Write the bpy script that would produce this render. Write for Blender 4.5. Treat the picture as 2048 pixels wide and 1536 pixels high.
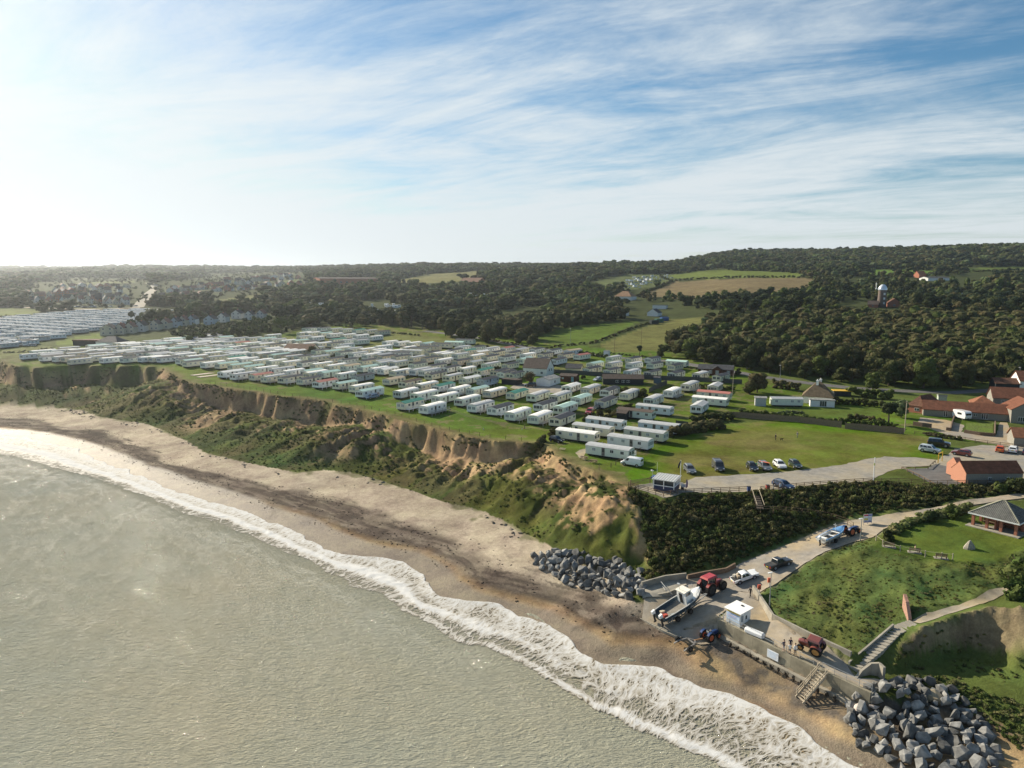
import bpy, math, random
import numpy as np
from mathutils import Vector, Matrix
from mathutils.geometry import delaunay_2d_cdt
for o in list(bpy.data.objects): bpy.data.objects.remove(o)
SC = bpy.context.scene; COL = SC.collection
rng = np.random.default_rng(7); random.seed(7)
# ---------------------------------------------------------------- camera, sun, sky, exposure
F = 1422.0; H0 = 54.0; PIT = math.radians(8.1); cP, sP = math.cos(PIT), math.sin(PIT)
cam = bpy.data.cameras.new('camera'); camo = bpy.data.objects.new('camera', cam); COL.objects.link(camo)
cam.sensor_width = 36; cam.lens = 36*F/2048; cam.clip_end = 20000; cam.clip_start = 1
camo.location = (0, 0, H0); camo.rotation_euler = (math.pi/2-PIT, 0, 0); SC.camera = camo
SUN_AZ, SUN_EL = math.radians(45), math.radians(26)          # azimuth to the left of the view axis
SD = Vector((-math.sin(SUN_AZ)*math.cos(SUN_EL), math.cos(SUN_AZ)*math.cos(SUN_EL), math.sin(SUN_EL)))
sl = bpy.data.lights.new('sun', 'SUN'); sl.energy = 4.9; sl.angle = math.radians(.55); sl.color = (1, .90, .73)
so = bpy.data.objects.new('sun', sl); COL.objects.link(so); so.rotation_euler = SD.to_track_quat('Z', 'Y').to_euler()
SC.view_settings.view_transform = 'Standard'; SC.view_settings.look = 'None'
SC.view_settings.exposure = 0.8; SC.view_settings.gamma = 1; SC.view_settings.use_curve_mapping = False
wd = bpy.data.worlds.new('World'); SC.world = wd; wd.use_nodes = True
def nodes_of(nt):
    nt.nodes.clear()
    def N(t, **k):
        n = nt.nodes.new(t)
        for a, b in k.items():
            if a == 'i':
                for q, v in b.items():
                    if isinstance(v, bpy.types.NodeSocket): nt.links.new(v, n.inputs[q])
                    else: n.inputs[q].default_value = v
            else: setattr(n, a, b)
        return n
    return N
def build_world():
    N = nodes_of(wd.node_tree)
    sky = N('ShaderNodeTexSky', sky_type='NISHITA', sun_disc=False, sun_elevation=SUN_EL, sun_rotation=-SUN_AZ,
            air_density=1.0, dust_density=0.35, ozone_density=2.5, altitude=50)
    co = N('ShaderNodeTexCoord'); sx = N('ShaderNodeSeparateXYZ', i={0: co.outputs['Generated']})
    def M(op, a, b=0.0, c=0.0, clamp=False):
        return N('ShaderNodeMath', operation=op, use_clamp=clamp, i={0: a, 1: b, 2: c}).outputs[0]
    z = M('MAXIMUM', sx.outputs[2], 0.0); zz = M('ADD', z, 0.075)
    u = M('DIVIDE', sx.outputs[0], zz); v = M('DIVIDE', sx.outputs[1], zz)
    pv = N('ShaderNodeCombineXYZ', i={0: u, 1: v, 2: 0.0}).outputs[0]
    def ns(rot, sc, loc, scale, det, rough, dist):
        r = N('ShaderNodeMapping', i={'Vector': pv, 'Rotation': (0, 0, math.radians(rot))}).outputs[0]
        s = N('ShaderNodeMapping', i={'Vector': r, 'Scale': sc, 'Location': loc}).outputs[0]
        return N('ShaderNodeTexNoise', i={'Vector': s, 'Scale': scale, 'Detail': det, 'Roughness': rough, 'Distortion': dist}).outputs[0]
    n1 = ns(30, (.5, 1.1, 1), (3.1, 1.7, 0), 1.15, 12, .68, 1.1)     # long fibres towards the sun
    n2 = ns(22, (.6, .95, 1), (7.3, 4.2, 0), .5, 9, .62, .9)        # broad veils
    n3 = ns(36, (.8, 2.2, 1), (1.1, 8.2, 0), 2.4, 10, .7, .8)        # fine combing
    s = M('ADD', M('ADD', M('MULTIPLY', n1, .56), M('MULTIPLY', n2, .56)), M('MULTIPLY', n3, .14))
    dt = N('ShaderNodeVectorMath', operation='DOT_PRODUCT', i={0: co.outputs['Generated'], 1: SD}).outputs['Value']
    dp = M('MAXIMUM', dt, 0.0)
    fwd = M('POWER', dp, 2.0)
    low = M('POWER', M('SUBTRACT', 1.0, z, clamp=True), 6.0)
    s = M('ADD', s, M('ADD', M('MULTIPLY', fwd, .20), M('MULTIPLY', low, .29)))
    cov = N('ShaderNodeMapRange', interpolation_type='SMOOTHSTEP', i={0: s, 1: .615, 2: .93, 3: 0.0, 4: .95}).outputs[0]
    br = M('ADD', 6.2, M('MULTIPLY', M('POWER', dp, 4.0), .4))
    cc = N('ShaderNodeCombineXYZ', i={0: M('MULTIPLY', br, .95), 1: M('MULTIPLY', br, 1.03), 2: M('MULTIPLY', br, 1.07)}).outputs[0]
    sat = N('ShaderNodeHueSaturation', i={'Color': sky.outputs[0], 'Saturation': 1.25, 'Value': .82, 'Hue': .492}).outputs[0]
    sat = N('ShaderNodeVectorMath', operation='MINIMUM', i={0: sat, 1: (5.7, 6.5, 6.8)}).outputs[0]
    mx = N('ShaderNodeMix', data_type='RGBA', i={0: cov, 6: sat, 7: cc})
    bg = N('ShaderNodeBackground', i={0: mx.outputs[2], 1: .073})
    out = N('ShaderNodeOutputWorld', i={0: bg.outputs[0]})
build_world()
# ---------------------------------------------------------------- small maths
def W(px, py, z):
    """world x, y where the sight line of a photo pixel meets height z"""
    a = (px-1024)/F; b = (768-py)/F
    t = (z-H0)/(-sP+b*cP)
    return np.array([a*t, (cP+b*sP)*t])
def hsh(ix, iy, s=0):
    n = (ix.astype(np.int64)*374761393+iy.astype(np.int64)*668265263+s*1442695041) & 0x7fffffff
    n = ((n ^ (n >> 13))*1274126177) & 0x7fffffff
    return ((n ^ (n >> 16)) & 0xffff)/65535.0
def vnoise(x, y, s=0):
    ix = np.floor(x); iy = np.floor(y); fx = x-ix; fy = y-iy
    fx = fx*fx*(3-2*fx); fy = fy*fy*(3-2*fy)
    a, b, c, d = hsh(ix, iy, s), hsh(ix+1, iy, s), hsh(ix, iy+1, s), hsh(ix+1, iy+1, s)
    return (a+(b-a)*fx)*(1-fy)+(c+(d-c)*fx)*fy
def fbm(x, y, o=4, s=0, r=.5):
    x = np.asarray(x, float); y = np.asarray(y, float)
    t = 0; a = 1; n = 0
    for k in range(o):
        t = t+a*vnoise(x*2**k+17.3*k, y*2**k-9.1*k, s+k); n += a; a *= r
    return t/n                                                  # 0..1
def sstep(a, b, x): t = np.clip((x-a)/(b-a), 0, 1); return t*t*(3-2*t)
def inpoly(x, y, poly):
    p = np.asarray(poly, float); ins = np.zeros(np.shape(x), bool); j = len(p)-1
    for i in range(len(p)):
        if p[i, 1] != p[j, 1]:
            c = ((p[i, 1] > y) != (p[j, 1] > y)) & (x < (p[j, 0]-p[i, 0])*(y-p[i, 1])/(p[j, 1]-p[i, 1])+p[i, 0])
            ins ^= c
        j = i
    return ins
def dpoly(x, y, line):
    """distance to a polyline and running length of the nearest point"""
    p = np.asarray(line, float); best = np.full(np.shape(x), 1e9); sv = np.zeros(np.shape(x)); acc = 0
    for a, b in zip(p[:-1], p[1:]):
        d = b-a; L = np.hypot(*d)
        t = np.clip(((x-a[0])*d[0]+(y-a[1])*d[1])/(L*L+1e-9), 0, 1)
        q = np.hypot(x-a[0]-t*d[0], y-a[1]-t*d[1])
        m = q < best; best = np.where(m, q, best); sv = np.where(m, acc+t*L, sv); acc += L
    return best, sv
# ---------------------------------------------------------------- inland heights: table over sight column and depth
ZX = np.array([-1200, 0, 400, 900, 1300, 1500, 2048, 3300], float)
ZY = np.array([0, 150, 250, 300, 400, 500, 650, 800, 950, 1100, 1300, 1600, 2200, 3000, 4500, 9000], float)
ZT = np.array([
 [13, 13, 14, 15, 18.5, 23, 29.5, 36, 44, 50, 57, 65, 82, 110, 110, 60],
 [13, 13, 14, 15, 18.5, 23, 29.5, 36, 44, 50, 57, 65, 82, 110, 110, 60],
 [13, 13, 14.5, 15.5, 19, 23.5, 30, 37, 45, 51, 58, 67, 84, 112, 112, 60],
 [13, 13, 14.7, 16, 20, 24.5, 31, 39.5, 48.5, 57, 68, 79, 103, 103, 100, 60],
 [13, 13, 15, 17, 22, 28, 37, 47, 57, 65, 78, 88, 102, 103, 100, 60],
 [13, 13, 15.5, 18.5, 25, 33, 45.5, 56, 65.5, 74, 92, 117, 125, 110, 100, 60],
 [13, 13.5, 16, 19, 25, 33, 45, 55.5, 69, 85, 113, 128, 130, 112, 100, 60],
 [13, 13.5, 16, 19, 25, 33, 45, 55.5, 69, 85, 113, 128, 130, 112, 100, 60]], float)
def zland(x, y):
    x = np.asarray(x, float); y = np.maximum(np.asarray(y, float), 1)
    px = np.clip(1024+F*x/y, ZX[0], ZX[-1]-1e-3); yy = np.clip(y, 0, 8999)
    i = np.clip(np.searchsorted(ZX, px, 'right')-1, 0, len(ZX)-2); j = np.clip(np.searchsorted(ZY, yy, 'right')-1, 0, len(ZY)-2)
    u = (px-ZX[i])/(ZX[i+1]-ZX[i]); u = u*u*(3-2*u); v = (yy-ZY[j])/(ZY[j+1]-ZY[j])
    z = (ZT[i, j]*(1-v)+ZT[i, j+1]*v)*(1-u)+(ZT[i+1, j]*(1-v)+ZT[i+1, j+1]*v)*u
    return z+(fbm(x/190, y/190, 2, 5)-.5)*np.clip((y-420)/900, 0, 1)*14
def WL(px, py):
    """point of the inland surface seen at a photo pixel"""
    z = 14.0; p = W(px, py, z)
    a = (px-1024)/F; b = (768-py)/F; dy = cP+b*sP; dz = -sP+b*cP
    t = np.geomspace(60, 6000, 1500)
    h = H0+dz*t-zland(a*t, dy*t)
    k = np.argmax(h < 0)
    if h[k] >= 0: k = len(t)-1
    t0, t1 = t[max(k-1, 0)], t[k]
    for _ in range(14):
        m = (t0+t1)/2
        if H0+dz*m-float(zland(a*m, dy*m)) < 0: t1 = m
        else: t0 = m
    return np.array([a*t1, dy*t1])
# ---------------------------------------------------------------- the coast: break lines given as photo pixel + height
E1 = [(-420,700),(-200,712),(-90,716),(0,722),(45,737),(110,736),(160,732),(230,734),(290,734),(325,737),(345,752),(400,768),(450,775),(500,782),(560,792),(620,800),(680,810),(740,822),
      (790,836),(830,848),(880,862),(930,870),(985,880),(1030,885),(1078,888),(1108,904),(1150,928),(1190,942),(1222,952),(1255,975)]
E2 = [(1255,975),(1296,987),(1327,997),(1355,992),(1404,990),(1496,986),(1519,985),(1592,979),(1640,975),(1744,968),(1797,969),(1874,974),(1935,971),(1994,972),(2060,968),(2200,960),(2420,950)]
F1 = [(-420,770),(-200,792),(-90,802),(0,808),(60,812),(110,815),(165,820),(190,832),(240,840),(300,850),(370,880),(410,905),(470,920),(540,935),(600,945),(650,940),(700,945),(760,960),(830,985),
      (900,1008),(960,1020),(1010,1042),(1060,1072),(1130,1112),(1200,1134),(1262,1160),(1284,1176)]
WL0 = [(-420,835),(-200,852),(0,868),(60,875),(130,890),(200,918),(260,945),(320,965),(370,985),(420,1000),(470,1018),(530,1040),(590,1065),(640,1085),(700,1108),(760,1118),(810,1126),(850,1150),(872,1180),
       (920,1200),(1000,1216),(1070,1236),(1120,1265),(1180,1308),(1212,1326),(1262,1322),(1330,1332),(1390,1366),(1460,1382),(1520,1402),(1600,1450),(1640,1490),(1740,1540),(1900,1640)]
def ragged(l, sp=2.6, amp=2.6):
    p = np.array(l); L = np.concatenate([[0], np.cumsum(np.hypot(*np.diff(p, axis=0).T))]); t = np.linspace(0, L[-1], int(L[-1]/sp)+1); q = np.stack([np.interp(t, L, p[:, 0]), np.interp(t, L, p[:, 1])], -1)
    d = np.gradient(q, axis=0); n = np.stack([-d[:, 1], d[:, 0]], -1)/np.hypot(d[:, 0], d[:, 1])[:, None]; k = np.sin(np.pi*np.clip(np.minimum(t, L[-1]-t)/8, 0, .5))
    return [w for w in q+n*((fbm(t/9, t*0+5.5, 3, 201)-.5)*amp*2*k+(fbm(t/30, t*0+7.5, 2, 203)-.5)*amp*k)[:, None]]
EL = ragged([WL(*p) for p in E1]); LAND = EL+[WL(*p) for p in E2[1:]]; NE1 = len(EL)
FOOT = [W(x, y, 3.0) for x, y in F1]
WATER = [W(x, y, .22) for x, y in WL0]
P3 = []; EDG = []
def line(pts):
    i0 = len(P3)
    for p in pts: P3.append(p)
    EDG.extend((i0+k, i0+k+1) for k in range(len(pts)-1))
def px3(l): return [(*W(x, y, z), z) for x, y, z in l]
line([(p[0], p[1], float(zland(*p))) for p in LAND])
line([(p[0], p[1], 3.0) for p in FOOT])
line([(p[0], p[1], .22) for p in WATER])
sea_dir = np.array([-.62, -.78])
line([(p[0]+38*sea_dir[0], p[1]+38*sea_dir[1], -2.5) for p in WATER])
line([(-900, -60, -6), (-300, -60, -6), (60, -60, -6), (180, -60, -6)])
ARETE = [(1255,975,12.9),(1263,1000,11.8),(1281,1042,9.7),(1293,1090,7.3),(1301,1138,5.3),(1292,1170,4.4)]
ARW = [W(*p) for p in ARETE]
line([(*W(x, y, z), z) for x, y, z in ARETE])
# scarp toe part way down the cliff, between edge and foot
fa = np.array(FOOT); el = np.array(LAND[:NE1]); Le = np.concatenate([[0], np.cumsum(np.hypot(*np.diff(el, axis=0).T))])
fl = np.concatenate([[0], np.cumsum(np.hypot(*np.diff(fa, axis=0).T))]); fr_ = np.arange(0, fl[-1], 2.); fd = np.stack([np.interp(fr_, fl, fa[:, 0]), np.interp(fr_, fl, fa[:, 1])], -1)
SC_T = []
for t_ in np.arange(0, Le[-1]-9, 3.6):
    p = np.array([np.interp(t_, Le, el[:, 0]), np.interp(t_, Le, el[:, 1])]); zt = float(zland(*p)); q = fd[np.argmin(np.hypot(*(fd-p).T))]
    n = float(fbm(t_/17, 3.3, 3, 11)); m_ = float(fbm(t_/5, 8.8, 2, 17)); px_ = 1024+F*p[0]/(p[1]*cP+(H0-zt)*sP); dz = float(np.interp(px_, [-100, 0, 310, 335, 420, 460, 670, 700, 790, 820, 990, 1040, 1100, 1220], [.6, .72, .72, .25, .35, .62, .62, .42, .42, .64, .62, .3, .42, .4]))+.35*(n-.5)+.2*(m_-.5); fr = .05+.07*m_
    SC_T.append((*(p+(q-p)*fr), zt-(zt-3)*min(max(dz, .14), .68)))
line(SC_T)
ROADL = [(1262,1164,4.2),(1290,1172,4.6),(1375,1150,5.3),(1420,1146,5.6),(1455,1141,5.9),(1520,1112,7),(1570,1092,8),(1640,1063,9.3),(1690,1045,10.0),(1760,1034,10.9),(1840,1022,11.9),(1930,1003,12.7),(2060,985,13.2),(2300,975,13.6)]
ROADR = [(1506,1192,5.2),(1545,1172,6.3),(1590,1142,7.4),(1650,1105,8.7),(1700,1088,9.6),(1745,1076,10.2),(1770,1058,10.7),(1810,1042,11.2),(1850,1030,11.8),(1935,1012,12.6),(2060,995,13.2),(2300,985,13.6)]
line(px3(ROADL)); line(px3(ROADR))
line(px3([(1290,1192,4.6),(1370,1172,4.9),(1440,1172,5.2),(1506,1192,5.2)]))               # head of the slip
line(px3([(1284,1240,2.5),(1345,1268,2.3),(1400,1290,2.2),(1432,1288,2.3)]))               # toe of the slip
line(px3([(1290,1192,4.6),(1284,1240,2.5)]))
PROMF = [(1437,1240,4.6),(1545,1295,4.6),(1625,1334,4.6),(1742,1388,4.6)]
PROMB = [(1506,1192,5.0),(1543,1254,4.6),(1616,1290,4.6),(1692,1333,4.6),(1712,1358,4.6),(1766,1359,4.6),(1742,1388,4.6)]
line([(x+.22, y+.28, z) for x, y, z in px3(PROMF)]); line(px3(PROMB))
line([(x-.22, y-.28, 2.35) for x, y, z in px3(PROMF)])   # beach at the foot of the sea wall
line(px3([(1509,1186,6.0),(1549,1238,6.1),(1618,1271,6.3),(1711,1304,6.4)]))               # ground behind the retaining wall
LAWN = [(1745,1092,11.0),(1785,1068,11.0),(1850,1040,11.8),(1935,1030,12.2),(2060,1024,12.2),(2250,1020,12.5),(2260,1090,12.2),(2060,1096,11.8),(1990,1122,11.2),(1900,1124,10.9),(1830,1114,10.9),(1780,1104,10.9)]
line(px3(LAWN+LAWN[:1]))
line(px3([(1711,1342,4.6),(1752,1295,5.9),(1788,1262,7.0),(1832,1247,7.4),(1880,1232,8.0),(1960,1207,9.2),(2050,1160,10.6),(2200,1120,11.6)]))  # steps and path
line(px3([(1800,1292,6.3),(1862,1248,8.3),(1905,1230,9.2),(1945,1220,9.7),(1985,1213,10.2),(2048,1222,10.6),(2200,1225,10.6)]))               # brink of the broken cliff
line(px3([(1778,1345,4.4),(1825,1330,4.3),(1880,1316,4.2),(1930,1310,4.3),(1985,1318,4.6),(2048,1345,5.0),(2250,1370,5.0)]))
line(px3([(1770,1372,4.0),(1830,1372,4.1),(1900,1378,4.0),(1960,1405,3.7),(2048,1450,3.4),(2250,1500,3.2)]))
line(px3([(1690,1425,2.1),(1700,1470,1.5),(1760,1515,1.2),(1860,1570,1.0)]))
line(px3([(1930,1440,2.6),(2000,1490,2.4),(2100,1560,2.2)]))
for c in [(180, -60, 0), (400, -60, 6), (460, 120, 15)]: P3.append(c)
P3a = np.array(P3, float)
cv, _, cf, _, _, _ = delaunay_2d_cdt([Vector(p[:2]) for p in P3a], EDG, [], 0, 1e-4)
cvv = np.array([tuple(v) for v in cv])
kz = np.array([P3a[np.argmin(np.hypot(P3a[:, 0]-v[0], P3a[:, 1]-v[1])), 2] for v in cvv])
GX0, GX1, GY0, GY1, GS = -460., 190., 38., 460., .8
gx = np.arange(GX0, GX1, GS); gy = np.arange(GY0, GY1, GS); RX, RY = np.meshgrid(gx, gy)
tin = np.full(RX.shape, np.nan)
for f in cf:
    a, b, c = cvv[list(f)[:3]]; za, zb, zc = kz[list(f)[:3]]
    lo = np.minimum(np.minimum(a, b), c); hi = np.maximum(np.maximum(a, b), c)
    i0, i1 = max(int((lo[0]-GX0)/GS), 0), min(int((hi[0]-GX0)/GS)+2, len(gx)); j0, j1 = max(int((lo[1]-GY0)/GS), 0), min(int((hi[1]-GY0)/GS)+2, len(gy))
    if i1 <= i0 or j1 <= j0: continue
    X, Y = RX[j0:j1, i0:i1], RY[j0:j1, i0:i1]
    D = (b[1]-c[1])*(a[0]-c[0])+(c[0]-b[0])*(a[1]-c[1])
    if abs(D) < 1e-9: continue
    u = ((b[1]-c[1])*(X-c[0])+(c[0]-b[0])*(Y-c[1]))/D; v = ((c[1]-a[1])*(X-c[0])+(a[0]-c[0])*(Y-c[1]))/D; w = 1-u-v
    m = (u >= -1e-6) & (v >= -1e-6) & (w >= -1e-6)
    tin[j0:j1, i0:i1][m] = (u*za+v*zb+w*zc)[m]
INPOLY = LAND+[(700, 200), (4000, 800), (4000, 9000), (-6000, 9000), (-6000, 800), (-700, 420)]
inl = inpoly(RX, RY, INPOLY)
RZ = np.where(inl | np.isnan(tin), zland(RX, RY), tin)
RZ = np.where(~inl & np.isnan(tin), -3, RZ)
def blur(a, n=1):
    for _ in range(n):
        p = np.pad(a, 1, 'edge'); a = (p[:-2, 1:-1]+p[2:, 1:-1]+p[1:-1, :-2]+p[1:-1, 2:]+4*p[1:-1, 1:-1])/8
    return a
CLIFFPOLY = LAND[:NE1]+ARW[1:]+FOOT[::-1]
clf = inpoly(RX, RY, CLIFFPOLY)
BANKPOLY = ARW[:0:-1]+LAND[NE1-1:]+[tuple(W(*p)) for p in ROADL[:0:-1]]
BANK2 = [tuple(W(*p)) for p in ROADR[:6]]+[tuple(W(*p)) for p in (LAWN[0],)+tuple(LAWN[:5:-1])]+[tuple(W(*p)) for p in [(2200,1120,11.6),(2050,1160,10.6),(1960,1207,9.2),(1880,1232,8),(1832,1247,7.4),(1788,1262,7),(1752,1295,5.9),(1711,1304,6.4),(1618,1271,6.3),(1549,1238,6.1),(1509,1186,6)]]
BLUFF = [tuple(W(*p)) for p in [(1800,1292,6.3),(1862,1248,8.3),(1905,1230,9.2),(1945,1220,9.7),(1985,1213,10.2),(2048,1222,10.6),(2200,1225,10.6),(2250,1370,5.0),(2048,1345,5.0),(1985,1318,4.6),(1930,1310,4.3),(1880,1316,4.2),(1825,1330,4.3),(1778,1345,4.4)]]
ROADP = [tuple(W(*p)) for p in ROADL[1:]]+[tuple(W(*p)) for p in ROADR[::-1]]
SLIPP = [tuple(W(*p)) for p in [(1290,1180,4.6),(1375,1152,5.2),(1440,1150,5.6),(1506,1192,5.2),(1437,1240,4.0),(1432,1288,2.3),(1400,1290,2.2),(1345,1268,2.3),(1284,1240,2.5)]]
PROMP = [tuple(W(*p)) for p in PROMF]+[tuple(W(*p)) for p in PROMB[::-1]]
LAWNP = [tuple(W(*p)) for p in LAWN]
bank = inpoly(RX, RY, BANKPOLY); bank2 = inpoly(RX, RY, BANK2); bluff = inpoly(RX, RY, BLUFF)
hard = inpoly(RX, RY, ROADP) | inpoly(RX, RY, SLIPP) | inpoly(RX, RY, PROMP)
lawn = inpoly(RX, RY, LAWNP)
dE, sE = dpoly(RX, RY, LAND[:NE1]); dF, _ = dpoly(RX, RY, FOOT)
tC = dE/(dE+dF+1e-6)
sm = blur(RZ, 1); RZ = np.where(clf | bank | bank2, sm, RZ)
fm_c = blur(clf*1., 2); fm_b = blur((bank | bank2 | bluff)*1., 3)*(1-hard); fm_h = hard*1.
def rs(a, x, y):
    """bilinear sample of a raster"""
    u = np.clip((np.asarray(x, float)-GX0)/GS, 0, len(gx)-1.001); v = np.clip((np.asarray(y, float)-GY0)/GS, 0, len(gy)-1.001)
    i = u.astype(int); j = v.astype(int); u = u-i; v = v-j
    return (a[j, i]*(1-u)+a[j, i+1]*u)*(1-v)+(a[j+1, i]*(1-u)+a[j+1, i+1]*u)*v
def hz(x, y):
    """ground height, smooth"""
    x = np.asarray(x, float); y = np.asarray(y, float)
    near = (x > GX0) & (x < GX1-2) & (y < GY1-2)
    return np.where(near, rs(RZ, x, y), np.where((y < 330) & (x < -200), -3.0, zland(x, y)))
def hfull(x, y):
    """ground height with erosion gullies and lumps"""
    near = (x > GX0) & (x < GX1-2) & (y < GY1-2)
    wx = (fbm(x/5, y/5, 3, 31)-.5); wy = (fbm(x/5, y/5, 3, 47)-.5)
    c0 = rs(fm_c, x, y)*near
    xx, yy = x+wx*4.2*c0, y+wy*4.2*c0
    z = hz(xx, yy); c = rs(fm_c, xx, yy)*near; t = rs(tC, xx, yy); s = rs(sE, xx, yy); b = rs(fm_b, x, y)*near
    env = np.clip(np.sin(np.pi*np.clip(t*1.15, 0, 1)), 0, 1)
    g = np.abs(fbm(s/11+y/60, t*.9+.2, 3, 61)-.5)*2
    z = z+c*env*((.55-g)*2.7+(fbm(s/26, t*.6, 2, 77)-.5)*3.0+(fbm(x/1.6, y/1.6, 3, 81)-.5)*1.9+(fbm(x/4.5, y/4.5, 2, 83)-.5)*1.4+(.5-np.abs(fbm(s/3.2, t*.7+z/20, 3, 65)-.5)*2)*1.9*np.clip(1.45-t*1.2, 0, 1))
    z = z+b*((fbm(x/4.5, y/4.5, 3, 91)-.5)*1.7+(fbm(x/1.2, y/1.2, 2, 95)-.5)*.45)
    bl = rs(bluff*1., x, y)*near
    z = z+bl*((.5-np.abs(fbm(x/2.6+y/9, y/7, 3, 33)-.5)*2)*1.5+(fbm(x/1.3, y/1.3, 2, 35)-.5)*.9)
    return z
def G(px, py, dz=0.0):
    """ground point seen at a photo pixel (dz: height of the seen point above the ground)"""
    a = (px-1024)/F; b = (768-py)/F; dy = cP+b*sP; d_ = -sP+b*cP
    t = np.geomspace(55, 6000, 2400)
    h = H0+d_*t-hz(a*t, dy*t)-dz
    k = int(np.argmax(h < 0))
    if h[k] >= 0: k = len(t)-1
    t0, t1 = t[max(k-1, 0)], t[k]
    for _ in range(14):
        m = (t0+t1)/2
        if H0+d_*m-float(hz(a*m, dy*m))-dz < 0: t1 = m
        else: t0 = m
    x, y = a*t1, dy*t1
    return np.array([x, y, float(hz(x, y))])
def GP(l): return [tuple(G(*p)[:2]) for p in l]
# ---------------------------------------------------------------- mesh and material helpers
MATS = {}
def mat(name, col, rough=.7, var=.12, scale=1.5, bump=0.0, metal=0.0, spec=.5, alpha=1.0, objvar=0.0, coat=0.0):
    """one plain surface with procedural wear"""
    if name in MATS: return MATS[name]
    m = bpy.data.materials.new(name); m.use_nodes = True; N = nodes_of(m.node_tree)
    tc = N('ShaderNodeTexCoord')
    n = N('ShaderNodeTexNoise', i={'Vector': tc.outputs['Object'], 'Scale': scale, 'Detail': 5.0, 'Roughness': .6})
    rmp = N('ShaderNodeMapRange', i={0: n.outputs[0], 1: .25, 2: .75, 3: 1-var, 4: 1+var})
    val = rmp.outputs[0]
    if objvar:
        oi = N('ShaderNodeObjectInfo')
        v2 = N('ShaderNodeMapRange', i={0: oi.outputs['Random'], 1: 0.0, 2: 1.0, 3: 1-objvar, 4: 1+objvar})
        val = N('ShaderNodeMath', operation='MULTIPLY', i={0: val, 1: v2.outputs[0]}).outputs[0]
    hs = N('ShaderNodeHueSaturation', i={'Color': (*col, 1), 'Value': val})
    b = N('ShaderNodeBsdfPrincipled', i={'Base Color': hs.outputs[0], 'Roughness': rough, 'Metallic': metal, 'Specular IOR Level': spec if rough < .62 else spec*.25, 'Alpha': alpha, 'Coat Weight': coat})
    if bump:
        bp = N('ShaderNodeBump', i={'Strength': bump, 'Distance': .05, 'Height': n.outputs[0]}); m.node_tree.links.new(bp.outputs[0], b.inputs['Normal'])
    N('ShaderNodeOutputMaterial', i={0: b.outputs[0]})
    MATS[name] = m; return m
def mesh_np(name, V, Fc, mats=(), smooth=False, mi=None):
    me = bpy.data.meshes.new(name); V = np.asarray(V, np.float32); Fc = np.asarray(Fc, np.int32)
    k = Fc.shape[1]
    me.vertices.add(len(V)); me.vertices.foreach_set('co', V.ravel())
    me.loops.add(Fc.size); me.loops.foreach_set('vertex_index', Fc.ravel())
    me.polygons.add(len(Fc)); me.polygons.foreach_set('loop_start', np.arange(0, Fc.size, k, dtype=np.int32)); me.polygons.foreach_set('loop_total', np.full(len(Fc), k, np.int32))
    for m in mats: me.materials.append(m)
    if mi is not None: me.polygons.foreach_set('material_index', np.asarray(mi, np.int32))
    me.polygons.foreach_set('use_smooth', np.full(len(Fc), smooth))
    me.update(calc_edges=True); return me
def link(name, me, parent=None, loc=(0, 0, 0), rz=0.0, kind=None, label=None, cat=None, group=None, scale=None):
    o = bpy.data.objects.new(name, me); COL.objects.link(o); o.location = loc; o.rotation_euler = (0, 0, rz)
    if scale is not None: o.scale = scale
    if parent: o.parent = parent
    if kind: o['kind'] = kind
    if label: o['label'] = label
    if cat: o['category'] = cat
    if group: o['group'] = group
    return o
def thing(name, label, cat, loc, rz=0.0, group=None):
    return link(name, None, None, loc, rz, None, label, cat, group)
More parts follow.
